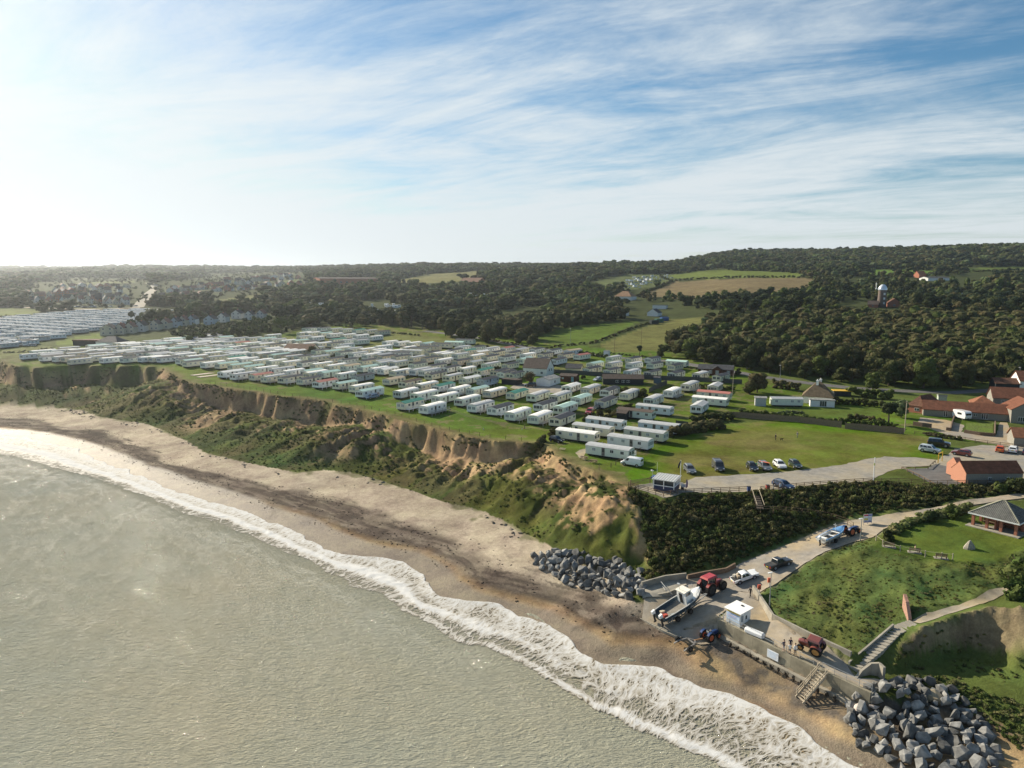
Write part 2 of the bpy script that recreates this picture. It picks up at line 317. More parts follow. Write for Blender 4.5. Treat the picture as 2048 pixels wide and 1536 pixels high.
class MB:
    def __init__(s): s.v = []; s.f = []; s.m = []
    def add(s, v, f, m=0):
        n = len(s.v); s.v += [tuple(p) for p in v]; s.f += [tuple(i+n for i in q) for q in f]; s.m += [m]*len(f); return s
    def box(s, c, d, rz=0.0, m=0, tilt=None):
        x, y, z = d[0]/2, d[1]/2, d[2]/2
        v = [Vector(p) for p in [(-x,-y,-z),(x,-y,-z),(x,y,-z),(-x,y,-z),(-x,-y,z),(x,-y,z),(x,y,z),(-x,y,z)]]
        R = Matrix.Rotation(rz, 3, 'Z')
        if tilt: R = R @ Matrix.Rotation(tilt[1], 3, tilt[0])
        return s.add([R @ p+Vector(c) for p in v], [(3,2,1,0),(4,5,6,7),(0,1,5,4),(1,2,6,5),(2,3,7,6),(3,0,4,7)], m)
    def bar(s, a, b, w, h=None, m=0):
        a, b = Vector(a), Vector(b); d = b-a; h = h or w
        up = Vector((0, 0, 1)) if abs(d.normalized().z) < .95 else Vector((1, 0, 0))
        x = d.cross(up).normalized()*w/2; y = x.cross(d).normalized()*h/2
        return s.add([a-x-y, a+x-y, a+x+y, a-x+y, b-x-y, b+x-y, b+x+y, b-x+y], [(3,2,1,0),(4,5,6,7),(0,1,5,4),(1,2,6,5),(2,3,7,6),(3,0,4,7)], m)
    def cyl(s, a, b, r0, r1=None, n=10, m=0, cap=True):
        a, b = Vector(a), Vector(b); r1 = r0 if r1 is None else r1; d = (b-a).normalized()
        up = Vector((0, 0, 1)) if abs(d.z) < .95 else Vector((1, 0, 0)); x = d.cross(up).normalized(); y = x.cross(d)
        an = [2*math.pi*k/n for k in range(n)]
        v = [a+(x*math.cos(t)+y*math.sin(t))*r0 for t in an]+[b+(x*math.cos(t)+y*math.sin(t))*r1 for t in an]
        f = [(k, (k+1) % n, n+(k+1) % n, n+k) for k in range(n)]
        if cap: f += [tuple(range(n-1, -1, -1)), tuple(range(n, 2*n))]
        return s.add(v, f, m)
    def loft(s, rings, m=0, cap=True, closed=True):
        n = len(rings[0]); v = [p for r in rings for p in r]; f = []
        for k in range(len(rings)-1):
            for j in range(n if closed else n-1):
                f.append((k*n+j, k*n+(j+1) % n, (k+1)*n+(j+1) % n, (k+1)*n+j))
        if cap: f += [tuple(range(n-1, -1, -1)), tuple(range((len(rings)-1)*n, len(rings)*n))]
        return s.add(v, f, m)
    def prism(s, poly, z0, z1, m=0):
        """plan polygon raised from z0 to z1 (z0, z1 numbers or lists)"""
        n = len(poly); a = z0 if hasattr(z0, '__len__') else [z0]*n; b = z1 if hasattr(z1, '__len__') else [z1]*n
        return s.loft([[(p[0], p[1], a[k]) for k, p in enumerate(poly)], [(p[0], p[1], b[k]) for k, p in enumerate(poly)]], m)
    def extr(s, prof, y0, y1, m=0, ins=0.0):
        """side profile (x,z) swept across y"""
        return s.loft([[(p[0], y0, p[1]) for p in prof], [(p[0], y1, p[1]) for p in prof]], m)
    def mesh(s, name, mats, smooth=False, fix=True):
        me = bpy.data.meshes.new(name); me.from_pydata(s.v, [], s.f)
        for q in (mats if isinstance(mats, (list, tuple)) else [mats]): me.materials.append(q)
        for p, k in zip(me.polygons, s.m): p.material_index = k; p.use_smooth = smooth
        if fix:
            import bmesh
            bm = bmesh.new(); bm.from_mesh(me); bmesh.ops.recalc_face_normals(bm, faces=bm.faces); bm.to_mesh(me); bm.free()
        if smooth and hasattr(me, 'set_sharp_from_angle'): me.set_sharp_from_angle(angle=math.radians(38))
        me.update(); return me
    def obj(s, name, mats, parent=None, smooth=False, **k):
        return link(name, s.mesh(name, mats, smooth), parent, **k)
# ---------------------------------------------------------------- ground sheet: rows along sight depth, finer near the cliff
def terrain_material():
    m = bpy.data.materials.new('earth_and_grass'); m.use_nodes = True; N = nodes_of(m.node_tree)
    at = N('ShaderNodeAttribute', attribute_name='col'); tc = N('ShaderNodeTexCoord')
    def ns(sc, det=4.0, ro=.6): return N('ShaderNodeTexNoise', i={'Vector': tc.outputs['Object'], 'Scale': sc, 'Detail': det, 'Roughness': ro}).outputs[0]
    a = N('ShaderNodeMath', operation='MULTIPLY_ADD', i={0: ns(4.2, 4.0, .65), 1: .5, 2: N('ShaderNodeMath', operation='MULTIPLY', i={0: ns(1.1, 5.0, .7), 1: .6}).outputs[0]}).outputs[0]; b = ns(.16, 4.0); c = ns(.035, 3.0)
    s = N('ShaderNodeMath', operation='ADD', i={0: N('ShaderNodeMath', operation='MULTIPLY', i={0: a, 1: 1.0}).outputs[0], 1: N('ShaderNodeMath', operation='MULTIPLY_ADD', i={0: b, 1: .75, 2: N('ShaderNodeMath', operation='MULTIPLY', i={0: c, 1: .45}).outputs[0]}).outputs[0]})
    r = N('ShaderNodeMapRange', i={0: s.outputs[0], 1: .80, 2: 1.5, 3: .40, 4: 1.62})
    hs = N('ShaderNodeHueSaturation', i={'Color': at.outputs['Color'], 'Value': r.outputs[0], 'Hue': N('ShaderNodeMapRange', i={0: b, 1: .3, 2: .7, 3: .485, 4: .513}).outputs[0]})
    bp = N('ShaderNodeBump', i={'Strength': .7, 'Distance': .25, 'Height': a})
    bs = N('ShaderNodeBsdfPrincipled', i={'Base Color': hs.outputs[0], 'Roughness': at.outputs['Alpha'], 'Specular IOR Level': N('ShaderNodeMapRange', i={0: at.outputs['Alpha'], 1: .5, 2: .88, 3: .5, 4: .02}).outputs[0], 'Normal': bp.outputs[0]})
    N('ShaderNodeOutputMaterial', i={0: bs.outputs[0]}); return m
M_EARTH = terrain_material()
FIELDS = [  # ground polygons by photo pixels and their colour
 ([(1070,676),(1128,655),(1282,642),(1245,660),(1192,683),(1130,688)], (.085,.125,.022)),
 ([(1195,692),(1260,665),(1330,640),(1462,629),(1400,648),(1345,668),(1312,702),(1230,706)], (.135,.135,.045)),
 ([(1285,590),(1350,563),(1605,556),(1665,560),(1570,590),(1440,598)], (.16,.125,.065)),
 ([(1305,553),(1360,548),(1400,541),(1450,538),(1600,547),(1600,556),(1400,559)], (.12,.15,.035)),
 ([(1685,542),(1750,539),(1880,542),(1850,553),(1720,551)], (.10,.16,.03)),
 ([(1930,536),(2060,532),(2060,541),(1940,545)], (.11,.14,.035)),
 ([(780,564),(830,553),(880,546),(965,541),(955,560),(850,568)], (.17,.16,.065)),
 ([(320,626),(400,612),(510,594),(512,610),(400,630)], (.15,.14,.06)),
 ([(610,600),(690,580),(700,592),(630,606)], (.14,.13,.06)),
 ([(-60,614),(100,618),(60,630),(-60,636)], (.12,.14,.045)),
 ([(103,688),(140,676),(202,665),(202,680),(160,692)], (.12,.155,.03)),
 ([(-300,705),(-60,700),(60,694),(110,690),(100,700),(60,716),(0,722),(-200,716)], (.12,.13,.045)),
 ([(1155,575),(1200,560),(1260,548),(1345,548),(1340,565),(1260,580)], (.10,.12,.045)),
 ([(700,690),(790,660),(860,672),(1100,700),(1200,740),(1100,740),(900,700)], (.13,.14,.045)),
 ([(420,602),(520,588),(530,596),(440,610)], (.14,.14,.055)),
 ([(840,572),(985,566),(990,574),(850,580)], (.10,.12,.045)),
 ([(560,560),(640,548),(650,554),(575,568)], (.11,.13,.05)),
 ([(150,566),(270,560),(268,566),(155,572)], (.12,.13,.055)),
 ([(1560,816),(1640,812),(1760,816),(1760,828),(1740,836),(1620,834),(1560,828)], (.085,.12,.025)),
]
def ground_colour(X, Y, Z, SL):
    n1 = fbm(X/14, Y/14, 4, 3); n2 = fbm(X/3.2, Y/3.2, 3, 9); n3 = fbm(X/60, Y/60, 3, 21)
    C = np.empty(X.shape+(4,)); C[..., 3] = .9
    def put(mask, col, rough=None):
        k = mask[..., None] if hasattr(mask, 'shape') else mask
        C[..., :3] = C[..., :3]*(1-k)+np.asarray(col)*k
        if rough is not None: C[..., 3] = C[..., 3]*(1-mask)+rough*mask
    C[..., :3] = (.052, .062, .024)                                            # rough far country
    put(sstep(520, 330, Y), (.082, .105, .028))
    near = (X > GX0) & (X < GX1-2) & (Y < GY1-2)
    inland = inpoly(X, Y, INPOLY)
    lawn_c = np.stack([.086+.07*(n1-.5)+.04*(n3-.5), .130+.06*(n1-.5), .014+.008*n1], -1)
    pk = inpoly(X, Y, PARKP)
    put(pk*1., lawn_c)
    put((pk & (n2+n3*.6 > .98))*.6, (.17, .14, .075))
    mead = inpoly(X, Y, MEADOW)
    dry = mead*sstep(.5, .64, fbm(X/22, Y/16, 4, 33))*.5+mead*sstep(.56, .66, n2)*.25
    put(mead*1., np.stack([.128+.07*(n3-.5)+.03*(n1-.5), .132+.03*(n1-.5), .024+0*n1], -1))
    dm, _ = dpoly(X, Y, MEADOW+MEADOW[:1]); put(mead*sstep(9, 1, dm+(n1-.5)*8), (.07, .135, .007))
    put(dry, (.165, .135, .055))
    for pl, c in FIELDP:
        put(inpoly(X+(n2-.5)*1.5, Y+(n2-.5)*3, pl)*1., np.asarray(c)*(1+.25*(n3-.5)[..., None]))
    x_, y_ = X, Y
    t = rs(tC, X, Y); s = rs(sE, X, Y); c = rs(fm_c, X, Y)*near; b = rs(fm_b, X, Y)*near
    dEe, _ = dpoly(X, Y, LAND[:NE1]); dF_, _ = dpoly(X, Y, FOOT); dW_, sW = dpoly(X, Y, WATER)
    put(inland*sstep(4.5, .5, dEe+(n2-.5)*4)*near*.85, (.155, .125, .06))       # dry fringe on the brink
    # the cliff: scrub and grass below, bare clay and sand where it is steep
    n4 = fbm(X/1.1, Y/1.1, 3, 57); veg = np.stack([.072+.085*(n2-.45)+.05*(n4-.5)+.07*(n1-.5), .090+.06*(n2-.45)+.06*(n4-.5)+.02*(n1-.5), .023+.022*(n2-.45)+.012*(n4-.5)], -1)
    rib = sstep(.5, .62, fbm(s/2.4, t*.9+3, 3, 87)); veg = veg*(.62+.3*sstep(.35, .6, fbm(X/9, Y/9, 3, 89)))[..., None]*(1-.55*rib[..., None])+.55*rib[..., None]*np.asarray((.105, .082, .042))
    put(c, np.clip(veg, .008, .3))
    near_w = sstep(-60, 60, X)[..., None]
    bare = np.asarray((.30, .205, .12))*(1-near_w)+np.asarray((.37, .25, .135))*near_w
    bare = bare*(.72+.56*fbm(X/1.5+s, Z*1.3, 3, 51))[..., None]
    sn = fbm(s/19, t*1.2, 3, 13)
    kb = sstep(.62, .95, SL+(sn-.5)*1.3+(n2-.5)*.6+sstep(.3, .1, t)*.25)*sstep(.68, .42, t+(n1-.5)*.35)
    kb = np.maximum(kb, sstep(.66, .72, sn+(n2-.5)*.1)*sstep(.92, .7, t)*.75)
    kb = kb*sstep(.28, .44, fbm(s/9, t*2, 3, 19)+.08)
    put(c*kb, bare)
    dAr, _ = dpoly(X, Y, ARW); ka = (c+b > .4)*sstep(3.0, .9, dAr+(n2-.5)*5)*sstep(4.6, 6.5, Z); ka = np.maximum(ka, c*sstep(.56, .61, fbm(X/3.2, Y/3.2+Z/6, 3, 37)+sstep(14, 4, dAr)*.08)*sstep(20, 9, dAr)*sstep(5, 7, Z)); put(ka, np.asarray((.33, .225, .12))*(.65+.7*fbm(X/1.5, Z*1.3, 3, 51))[..., None])
    # sand and shingle
    be = near & ~inland & (c < .5) & (X < 200)
    be &= (Z < 3.95) & ~inpoly(X, Y, [tuple(W(x, y, 3.6)) for x, y in [(1780,1362),(1900,1345),(2250,1330),(2250,1520),(2060,1470),(1965,1420),(1900,1392),(1830,1382)]])
    beach = (be & (~rs_b(bank, X, Y)) & (~rs_b(bank2, X, Y)) & (~rs_b(bluff, X, Y)))*1.
    tb = dW_/(dW_+dF_+1e-6)+(n1-.5)*.12+(n2-.5)*.06
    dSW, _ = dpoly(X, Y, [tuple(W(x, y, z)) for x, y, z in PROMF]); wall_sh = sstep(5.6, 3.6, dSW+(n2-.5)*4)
    sand = np.stack([.38+.16*(n2-.5), .315+.14*(n2-.5), .235+.11*(n2-.5)], -1)
    put(beach, sand)
    far_ = sstep(-20, -120, X)
    k = sstep(.12, .2, tb)*sstep(.60-.06*far_, .46, tb+.25*(fbm(sW/16, tb*2, 3, 71)-.5)); k = k*(.72+.28*sstep(.44, .54, fbm(sW/7, dW_/1.4, 4, 73)))
    put(beach*k, np.stack([.108+.09*(n2-.5), .086+.075*(n2-.5), .068+.06*(n2-.5)], -1))
    k = sstep(.62, .68, fbm(sW/7, dW_/1.1, 4, 75))*sstep(.05, .1, tb)*sstep(.75, .5, tb)
    put(beach*k*.8, (.085, .07, .055))
    k = sstep(.30, .14, tb); put(beach*k*.8, (.315, .205, .095), .8)
    wdt = 4.0*sstep(25, -50, X); k = sstep(3.4+wdt, 1.2+wdt, dW_+(n1-.5)*4); put(beach*k*.8, (.15, .125, .09), .6)
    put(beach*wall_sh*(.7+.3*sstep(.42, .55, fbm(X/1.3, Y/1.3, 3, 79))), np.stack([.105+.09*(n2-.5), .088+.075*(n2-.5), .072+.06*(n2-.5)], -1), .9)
    strand = beach*sstep(.93, 1.0, tb+(n2-.5)*.3)*sstep(.5, .56, n1); put(strand*.8, (.13, .13, .06))
    # banks of the gap
    put((rs(fm_b, X, Y)*near), np.clip(np.stack([.075+.09*(n2-.45)+.05*(n1-.5), .10+.07*(n2-.45), .024+.015*n2], -1), .02, .3))
    lw = rs(lawn*1., X, Y)*near; put(lw, np.stack([.086+.06*(n1-.5)+.05*(n2-.5), .12+.05*(n1-.5)+.03*(n2-.5), .02+.006*n1], -1))
    put(rs(fm_h, X, Y)*near, (.27, .225, .16))
    bl = rs(bluff*1., X, Y)*near
    kb = bl*sstep(.5, .58, fbm(X/5, Y/5, 3, 23)*.45+sstep(4.7, 6.4, Z)*.36); put(kb, np.asarray((.19, .15, .09))*(.7+.6*fbm(X/1.2, Z*1.5, 3, 51))[..., None])
    return C
def rs_b(a, x, y): return rs(a*1., x, y) > .5
PARKP = [tuple(p) for p in LAND[:NE1-1]]+[tuple(WL(*p)) for p in [(1250,945),(1300,905),(1340,880),(1420,840),(1560,835),(1810,868),(1950,884),(1960,840),(1620,790),(1500,740),(1320,705),(1120,690),(980,668),(840,655),(700,648),(600,662),(400,690),(260,688),(100,697),(-200,708)]]
MEADOW = [tuple(WL(*p)) for p in [(1250,948),(1300,905),(1345,880),(1440,850),(1560,840),(1690,857),(1810,868),(1900,878),(1885,905),(1870,926),(1800,940),(1700,965),(1600,978),(1400,988),(1300,985),(1262,970)]]
FIELDP = [([tuple(WL(*p)) for p in pl], c) for pl, c in FIELDS]
def build_ground():
    az = np.radians(np.linspace(-61, 55, 860)); r = np.concatenate([np.arange(46, 92, .42), np.arange(92, 190, .55), np.arange(190, 345, .9)]); q = [r[-1]]
    while q[-1] < 8500: q.append(q[-1]*1.022+.4)
    r = np.concatenate([r, q[1:]])
    A, R = np.meshgrid(az, r); X = R*np.sin(A); Y = R*np.cos(A)
    Z = hfull(X, Y)
    e = .7
    SL = np.hypot(hfull(X+e, Y)-hfull(X-e, Y), hfull(X, Y+e)-hfull(X, Y-e))/(2*e)
    Cc = ground_colour(X, Y, Z, SL)
    n, m = X.shape; idx = np.arange(n*m).reshape(n, m)
    Q = np.stack([idx[:-1, :-1], idx[:-1, 1:], idx[1:, 1:], idx[1:, :-1]], -1).reshape(-1, 4)[:, ::-1]
    zc = Z.ravel()[Q].max(1); xm = X.ravel()[Q].mean(1); ym = Y.ravel()[Q].mean(1)
    keep = zc > -1.2; Q = Q[keep]; xm, ym = xm[keep], ym[keep]
    nr = (xm > GX0) & (xm < GX1-2) & (ym < GY1-2)
    kind = np.zeros(len(Q), int)
    cl = nr & (rs(fm_c, xm, ym) > .5); il = inpoly(xm, ym, INPOLY)
    bk = nr & (rs((bank | bank2 | bluff | lawn)*1., xm, ym) > .5)
    kind[nr & ~il] = 1; kind[bk] = 0; kind[cl] = 2
    for k, nm in enumerate(['ground', 'beach', 'cliff']):
        q = Q[kind == k]; u, inv = np.unique(q, return_inverse=True); inv = inv.reshape(q.shape)
        V = np.stack([X.ravel()[u], Y.ravel()[u], Z.ravel()[u]], -1)
        me = mesh_np(nm, V, inv, [M_EARTH], smooth=True)
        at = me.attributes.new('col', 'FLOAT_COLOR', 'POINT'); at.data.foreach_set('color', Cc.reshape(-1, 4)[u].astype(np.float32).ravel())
        link(nm, me, kind='structure', label={'ground': 'grassy cliff-top land rising to wooded hills inland', 'beach': 'sandy beach with a dark band of shingle and weed', 'cliff': 'eroded earth cliff with bare scarps above scrubby slopes'}[nm])
build_ground()
# ---------------------------------------------------------------- sea and surf
def water_material():
    m = bpy.data.materials.new('silty_sea_water'); m.use_nodes = True; N = nodes_of(m.node_tree)
    tc = N('ShaderNodeTexCoord')
    mp = N('ShaderNodeMapping', i={'Vector': tc.outputs['Object'], 'Rotation': (0, 0, math.radians(-28)), 'Scale': (.55, 1.25, 1)}).outputs[0]
    a = N('ShaderNodeTexNoise', i={'Vector': mp, 'Scale': 1.1, 'Detail': 7.0, 'Roughness': .66, 'Distortion': .5}).outputs[0]
    b = N('ShaderNodeTexNoise', i={'Vector': mp, 'Scale': 3.2, 'Detail': 3.0, 'Roughness': .6}).outputs[0]
    c = N('ShaderNodeTexNoise', i={'Vector': tc.outputs['Object'], 'Scale': .03, 'Detail': 4.0}).outputs[0]
    h = N('ShaderNodeMath', operation='MULTIPLY_ADD', i={0: b, 1: .7, 2: a}).outputs[0]
    bp = N('ShaderNodeBump', i={'Strength': 1.0, 'Distance': .55, 'Height': h}).outputs[0]
    cr = N('ShaderNodeMix', data_type='RGBA', i={0: N('ShaderNodeMapRange', i={0: c, 1: .35, 2: .65}).outputs[0], 6: (.335, .335, .26, 1), 7: (.37, .345, .25, 1)})
    bs = N('ShaderNodeBsdfPrincipled', i={'Base Color': cr.outputs[2], 'Roughness': .025, 'IOR': 1.33, 'Specular IOR Level': .5, 'Normal': bp})
    N('ShaderNodeOutputMaterial', i={0: bs.outputs[0]}); return m
FB = [(-420,872),(-200,890),(0,912),(100,930),(200,957),(300,990),(400,1030),(500,1064),(600,1106),(700,1152),(780,1196),(850,1240),(910,1262),(1000,1302),(1100,1350),(1200,1405),(1300,1460),(1400,1505),(1480,1542),(1600,1610),(1760,1700)]
FBW = [tuple(W(x, y, 0.)) for x, y in FB]
SURFP = [tuple(p) for p in WATER]+FBW[::-1]
def sea_z(X, Y):
    th = math.radians(-58); u = X*math.cos(th)+Y*math.sin(th); v = -X*math.sin(th)+Y*math.cos(th)
    Z = .26*(fbm(u/14, v/4.2, 3, 101)-.5)+.12*(fbm(u/3.6, v/1.6, 2, 107)-.5)+.10*np.sin((v+3*fbm(u/30, v/30, 2, 3)*6)/2.9)*fbm(u/25, v/18, 2, 111)**2
    db, sb = dpoly(X, Y, FBW); inb = inpoly(X, Y, SURFP)
    k = np.where(inb, 0, sstep(0, 12, db))
    hump = np.exp(-((db-9-3*fbm(sb/14, sb*0, 2, 5))/1.9)**2)*(~inb)*(.15+.4*fbm(sb/12, sb*0+4, 2, 6))*sstep(-40, 20, X)
    return Z*k+.02+hump
def build_sea():
    az = np.radians(np.linspace(-64, 44, 620)); r = [44.]
    while r[-1] < 520: r.append(r[-1]+.45+.0016*max(r[-1]-60, 0))
    A, R = np.meshgrid(az, np.array(r)); X = R*np.sin(A); Y = R*np.cos(A)
    Z = sea_z(X, Y); dW_, sW = dpoly(X, Y, WATER); sea = ~inpoly(X, Y, WATER+[(600, 60), (600, 900), (-900, 900)])
    n, m = X.shape; idx = np.arange(n*m).reshape(n, m)
    Q = np.stack([idx[:-1, :-1], idx[:-1, 1:], idx[1:, 1:], idx[1:, :-1]], -1).reshape(-1, 4)[:, ::-1]
    kp = (sea | (dW_ < 9)).ravel()[Q].any(1); Q = Q[kp]; uq, inv = np.unique(Q, return_inverse=True)
    me = mesh_np('sea', np.stack([X, Y, Z], -1).reshape(-1, 3)[uq], inv.reshape(Q.shape), [water_material()], smooth=True)
    link('sea', me, kind='structure', label='silty green-brown sea with small waves and sun glints')
build_sea()
def foam_material():
    m = bpy.data.materials.new('sea_foam'); m.use_nodes = True; N = nodes_of(m.node_tree)
    def M(op, a, b=0.0, c=0.0): return N('ShaderNodeMath', operation=op, i={0: a, 1: b, 2: c}).outputs[0]
    uv = N('ShaderNodeAttribute', attribute_name='st'); sx = N('ShaderNodeSeparateXYZ', i={0: uv.outputs['Vector']})
    tc = N('ShaderNodeTexCoord')
    T = sx.outputs[2]
    wv = N('ShaderNodeTexNoise', i={'Vector': tc.outputs['Object'], 'Scale': .35, 'Detail': 3.0})
    vv = N('ShaderNodeVectorMath', operation='MULTIPLY_ADD', i={0: wv.outputs['Color'], 1: (2.2, 2.2, 0), 2: uv.outputs['Vector']}).outputs[0]
    flow = N('ShaderNodeMapping', i={'Vector': vv, 'Scale': (1, .38, 0)}).outputs[0]
    vor = N('ShaderNodeTexVoronoi', feature='DISTANCE_TO_EDGE', i={'Vector': flow, 'Scale': .85}).outputs['Distance']
    vor2 = N('ShaderNodeTexVoronoi', feature='DISTANCE_TO_EDGE', i={'Vector': flow, 'Scale': 2.7}).outputs['Distance']
    st = N('ShaderNodeTexNoise', i={'Vector': flow, 'Scale': 1.25, 'Detail': 9.0, 'Roughness': .72, 'Distortion': .8}).outputs[0]
    bg = N('ShaderNodeTexNoise', i={'Vector': uv.outputs['Vector'], 'Scale': .16, 'Detail': 4.0}).outputs[0]
    lace = M('MAXIMUM', M('SUBTRACT', 1.0, M('MULTIPLY', vor, 5.5)), M('MULTIPLY', M('SUBTRACT', 1.0, M('MULTIPLY', vor2, 4.6)), .8))
    den = N('ShaderNodeAttribute', attribute_name='den').outputs['Fac']
    k = M('ADD', M('ADD', M('MULTIPLY', lace, .34), M('MULTIPLY', st, 1.05)), M('ADD', M('MULTIPLY', bg, .45), M('MULTIPLY', den, 1.15)))
    k = N('ShaderNodeMapRange', interpolation_type='SMOOTHSTEP', i={0: k, 1: 1.08, 2: 1.80}).outputs[0]
    al = N('ShaderNodeMapRange', interpolation_type='SMOOTHSTEP', i={0: M('ADD', k, M('MULTIPLY', den, .9)), 1: .3, 2: .75}).outputs[0]
    cr = N('ShaderNodeMix', data_type='RGBA', i={0: k, 6: (.26, .215, .14, 1), 7: (.60, .595, .575, 1)})
    bp = N('ShaderNodeBump', i={'Strength': .25, 'Distance': .08, 'Height': k}).outputs[0]
    bs = N('ShaderNodeBsdfPrincipled', i={'Base Color': cr.outputs[2], 'Roughness': N('ShaderNodeMapRange', i={0: k, 3: .42, 4: .9}).outputs[0], 'Specular IOR Level': .12, 'Alpha': al, 'Normal': bp})
    N('ShaderNodeOutputMaterial', i={0: bs.outputs[0]}); return m
def build_foam():
    wl = np.array(WATER); L = np.concatenate([[0], np.cumsum(np.hypot(*np.diff(wl, axis=0).T))])
    S = np.arange(0, L[-1], .42); fx = np.interp(S, L, wl[:, 0]); fy = np.interp(S, L, wl[:, 1])
    k = np.hanning(13); k /= k.sum()
    def smf(a): return np.convolve(np.pad(a, 6, 'edge'), k, 'valid')
    fx, fy = smf(fx), smf(fy)
    # scalloped tongues of the swash
    tg = np.abs(fbm(S/13, S*0+2.2, 2, 121)-.5)*2; fr = fbm(S/2.6, S*0, 3, 125)-.5
    off = (tg-.35)*3.6+fr*1.3
    fx2 = fx-sea_dir[0]*off; fy2 = fy-sea_dir[1]*off
    wb = np.array(FBW); Lb = np.concatenate([[0], np.cumsum(np.hypot(*np.diff(wb, axis=0).T))])
    # the back edge: same run along the shore by projection on the shore line
    _, sb = dpoly(wb[:, 0], wb[:, 1], np.stack([fx, fy], -1))
    o = np.argsort(sb); bx = np.interp(S, sb[o], wb[o, 0]); by = np.interp(S, sb[o], wb[o, 1])
    bx0 = bx; bx = bx+sea_dir[0]*(1.5+1.5*sstep(60, -10, bx)*sstep(-150, -60, bx)+4*(fbm(S/9, S*0+9, 3, 131)-.5)); by = by+sea_dir[1]*(1.5+1.5*sstep(60, -10, bx0)*sstep(-150, -60, bx0)+4*(fbm(S/9, S*0+9, 3, 131)-.5))
    T = np.concatenate([[0, .004, .012], np.linspace(.025, 1, 74)])
    X = fx2[None]*(1-T[:, None])+bx[None]*T[:, None]; Y = fy2[None]*(1-T[:, None])+by[None]*T[:, None]
    SS = np.broadcast_to(S, X.shape); wid = np.hypot(bx-fx2, by-fy2)[None]; D = T[:, None]*wid
    ter = hfull(X, Y); base = np.maximum(ter, sea_z(X, Y))+.05
    lump = fbm(X/1.1, Y/1.1, 3, 141); big = fbm(SS/15, D/9, 2, 143)
    right = sstep(-30, 25, X)
    Zz = base+(.05*sstep(0, .02, T[:, None])*lump)+.06*np.exp(-(D/.9)**2)*sstep(0, .012, T[:, None])
    crest = np.exp(-((T[:, None]-.80-.06*(fbm(SS/12, SS*0, 2, 149)-.5))/.055)**2); Zz = Zz+crest*right*(.2+.4*lump)*(.3+.8*big)*.5
    crest2 = np.exp(-((T[:, None]-.5)/.10)**2); Zz = Zz+crest2*(1-right*.6)*(.15+.4*lump)*.45
    Zz = Zz*(1-sstep(.9, 1, T[:, None]))+(base-.02)*sstep(.9, 1, T[:, None])
    Zz[0] = ter[0]-.02
    # foam density: solid at the swash front and on the breaking crest, thin between
    tt = T[:, None]+0*X
    den = .13*np.exp(-(D/1.6)**2)+.30+.05*sstep(-20, 30, X)+.12*sstep(.62, .2, tt)+crest*right*.34+crest2*(1-right)*.55+.16*(big-.5)-.72*sstep(.86, 1., tt)+.02*(1-right)
    den = np.where(D < 1.0, np.maximum(den, .42), den)
    n, m = X.shape; idx = np.arange(n*m).reshape(n, m)
    Q = np.stack([idx[:-1, :-1], idx[:-1, 1:], idx[1:, 1:], idx[1:, :-1]], -1).reshape(-1, 4)
    me = mesh_np('surf', np.stack([X, Y, Zz], -1).reshape(-1, 3), Q, [foam_material()], smooth=True)
    a = me.attributes.new('st', 'FLOAT_VECTOR', 'POINT'); a.data.foreach_set('vector', np.stack([SS, D, tt], -1).astype(np.float32).ravel())
    a = me.attributes.new('den', 'FLOAT', 'POINT'); a.data.foreach_set('value', den.astype(np.float32).ravel())
    link('surf', me, kind='stuff', label='white foam of a broken wave washing up the sand')
build_foam()
# ---------------------------------------------------------------- trees, hedges, scrub
def leaf_material(name, c1, c2, c3):
    m = bpy.data.materials.new(name); m.use_nodes = True; N = nodes_of(m.node_tree)
    oi = N('ShaderNodeObjectInfo'); ge = N('ShaderNodeNewGeometry'); tc = N('ShaderNodeTexCoord')
    n = N('ShaderNodeTexNoise', i={'Vector': ge.outputs['Position'], 'Scale': .33, 'Detail': 3.0})
    n2 = N('ShaderNodeTexNoise', i={'Vector': ge.outputs['Position'], 'Scale': 2.2, 'Detail': 2.0})
    a = N('ShaderNodeMix', data_type='RGBA', i={0: oi.outputs['Random'], 6: (*c1, 1), 7: (*c2, 1)}).outputs[2]
    b = N('ShaderNodeMix', data_type='RGBA', i={0: N('ShaderNodeMapRange', i={0: n.outputs[0], 1: .42, 2: .72}).outputs[0], 6: a, 7: (*c3, 1)}).outputs[2]
    h = N('ShaderNodeHueSaturation', i={'Color': b, 'Value': N('ShaderNodeMapRange', i={0: n2.outputs[0], 1: .3, 2: .7, 3: .62, 4: 1.38}).outputs[0]}).outputs[0]
    bs = N('ShaderNodeBsdfPrincipled', i={'Base Color': h, 'Roughness': .75, 'Specular IOR Level': .04})
    tr = N('ShaderNodeBsdfTranslucent', i={0: h}); mx = N('ShaderNodeMixShader', i={0: .22, 1: bs.outputs[0], 2: tr.outputs[0]})
    N('ShaderNodeOutputMaterial', i={0: mx.outputs[0]}); MATS[name] = m; return m
L_DARK = leaf_material('dark_leaves', (00.041, 00.058, 00.021), (00.064, 00.073, 00.027), (00.085, 00.081, 00.033))
L_MID = leaf_material('green_leaves', (00.057, 00.088, 00.023), (00.088, 00.114, 00.031), (00.109, 00.124, 00.039))
L_OLIVE = leaf_material('olive_brown_leaves', (00.075, 00.073, 00.031), (00.104, 00.085, 00.041), (00.064, 00.081, 00.027))
L_PALE = leaf_material('grey_green_leaves', (00.114, 00.150, 00.067), (00.145, 00.161, 00.088), (00.104, 00.145, 00.047))
L_PINE = leaf_material('pine_needles', (00.025, 00.041, 00.021), (00.037, 00.054, 00.025), (00.052, 00.062, 00.025))
L_SCRUB = leaf_material('scrub_leaves', (0.087, 0.119, 0.036), (0.147, 0.147, 0.056), (0.189, 0.157, 0.081))
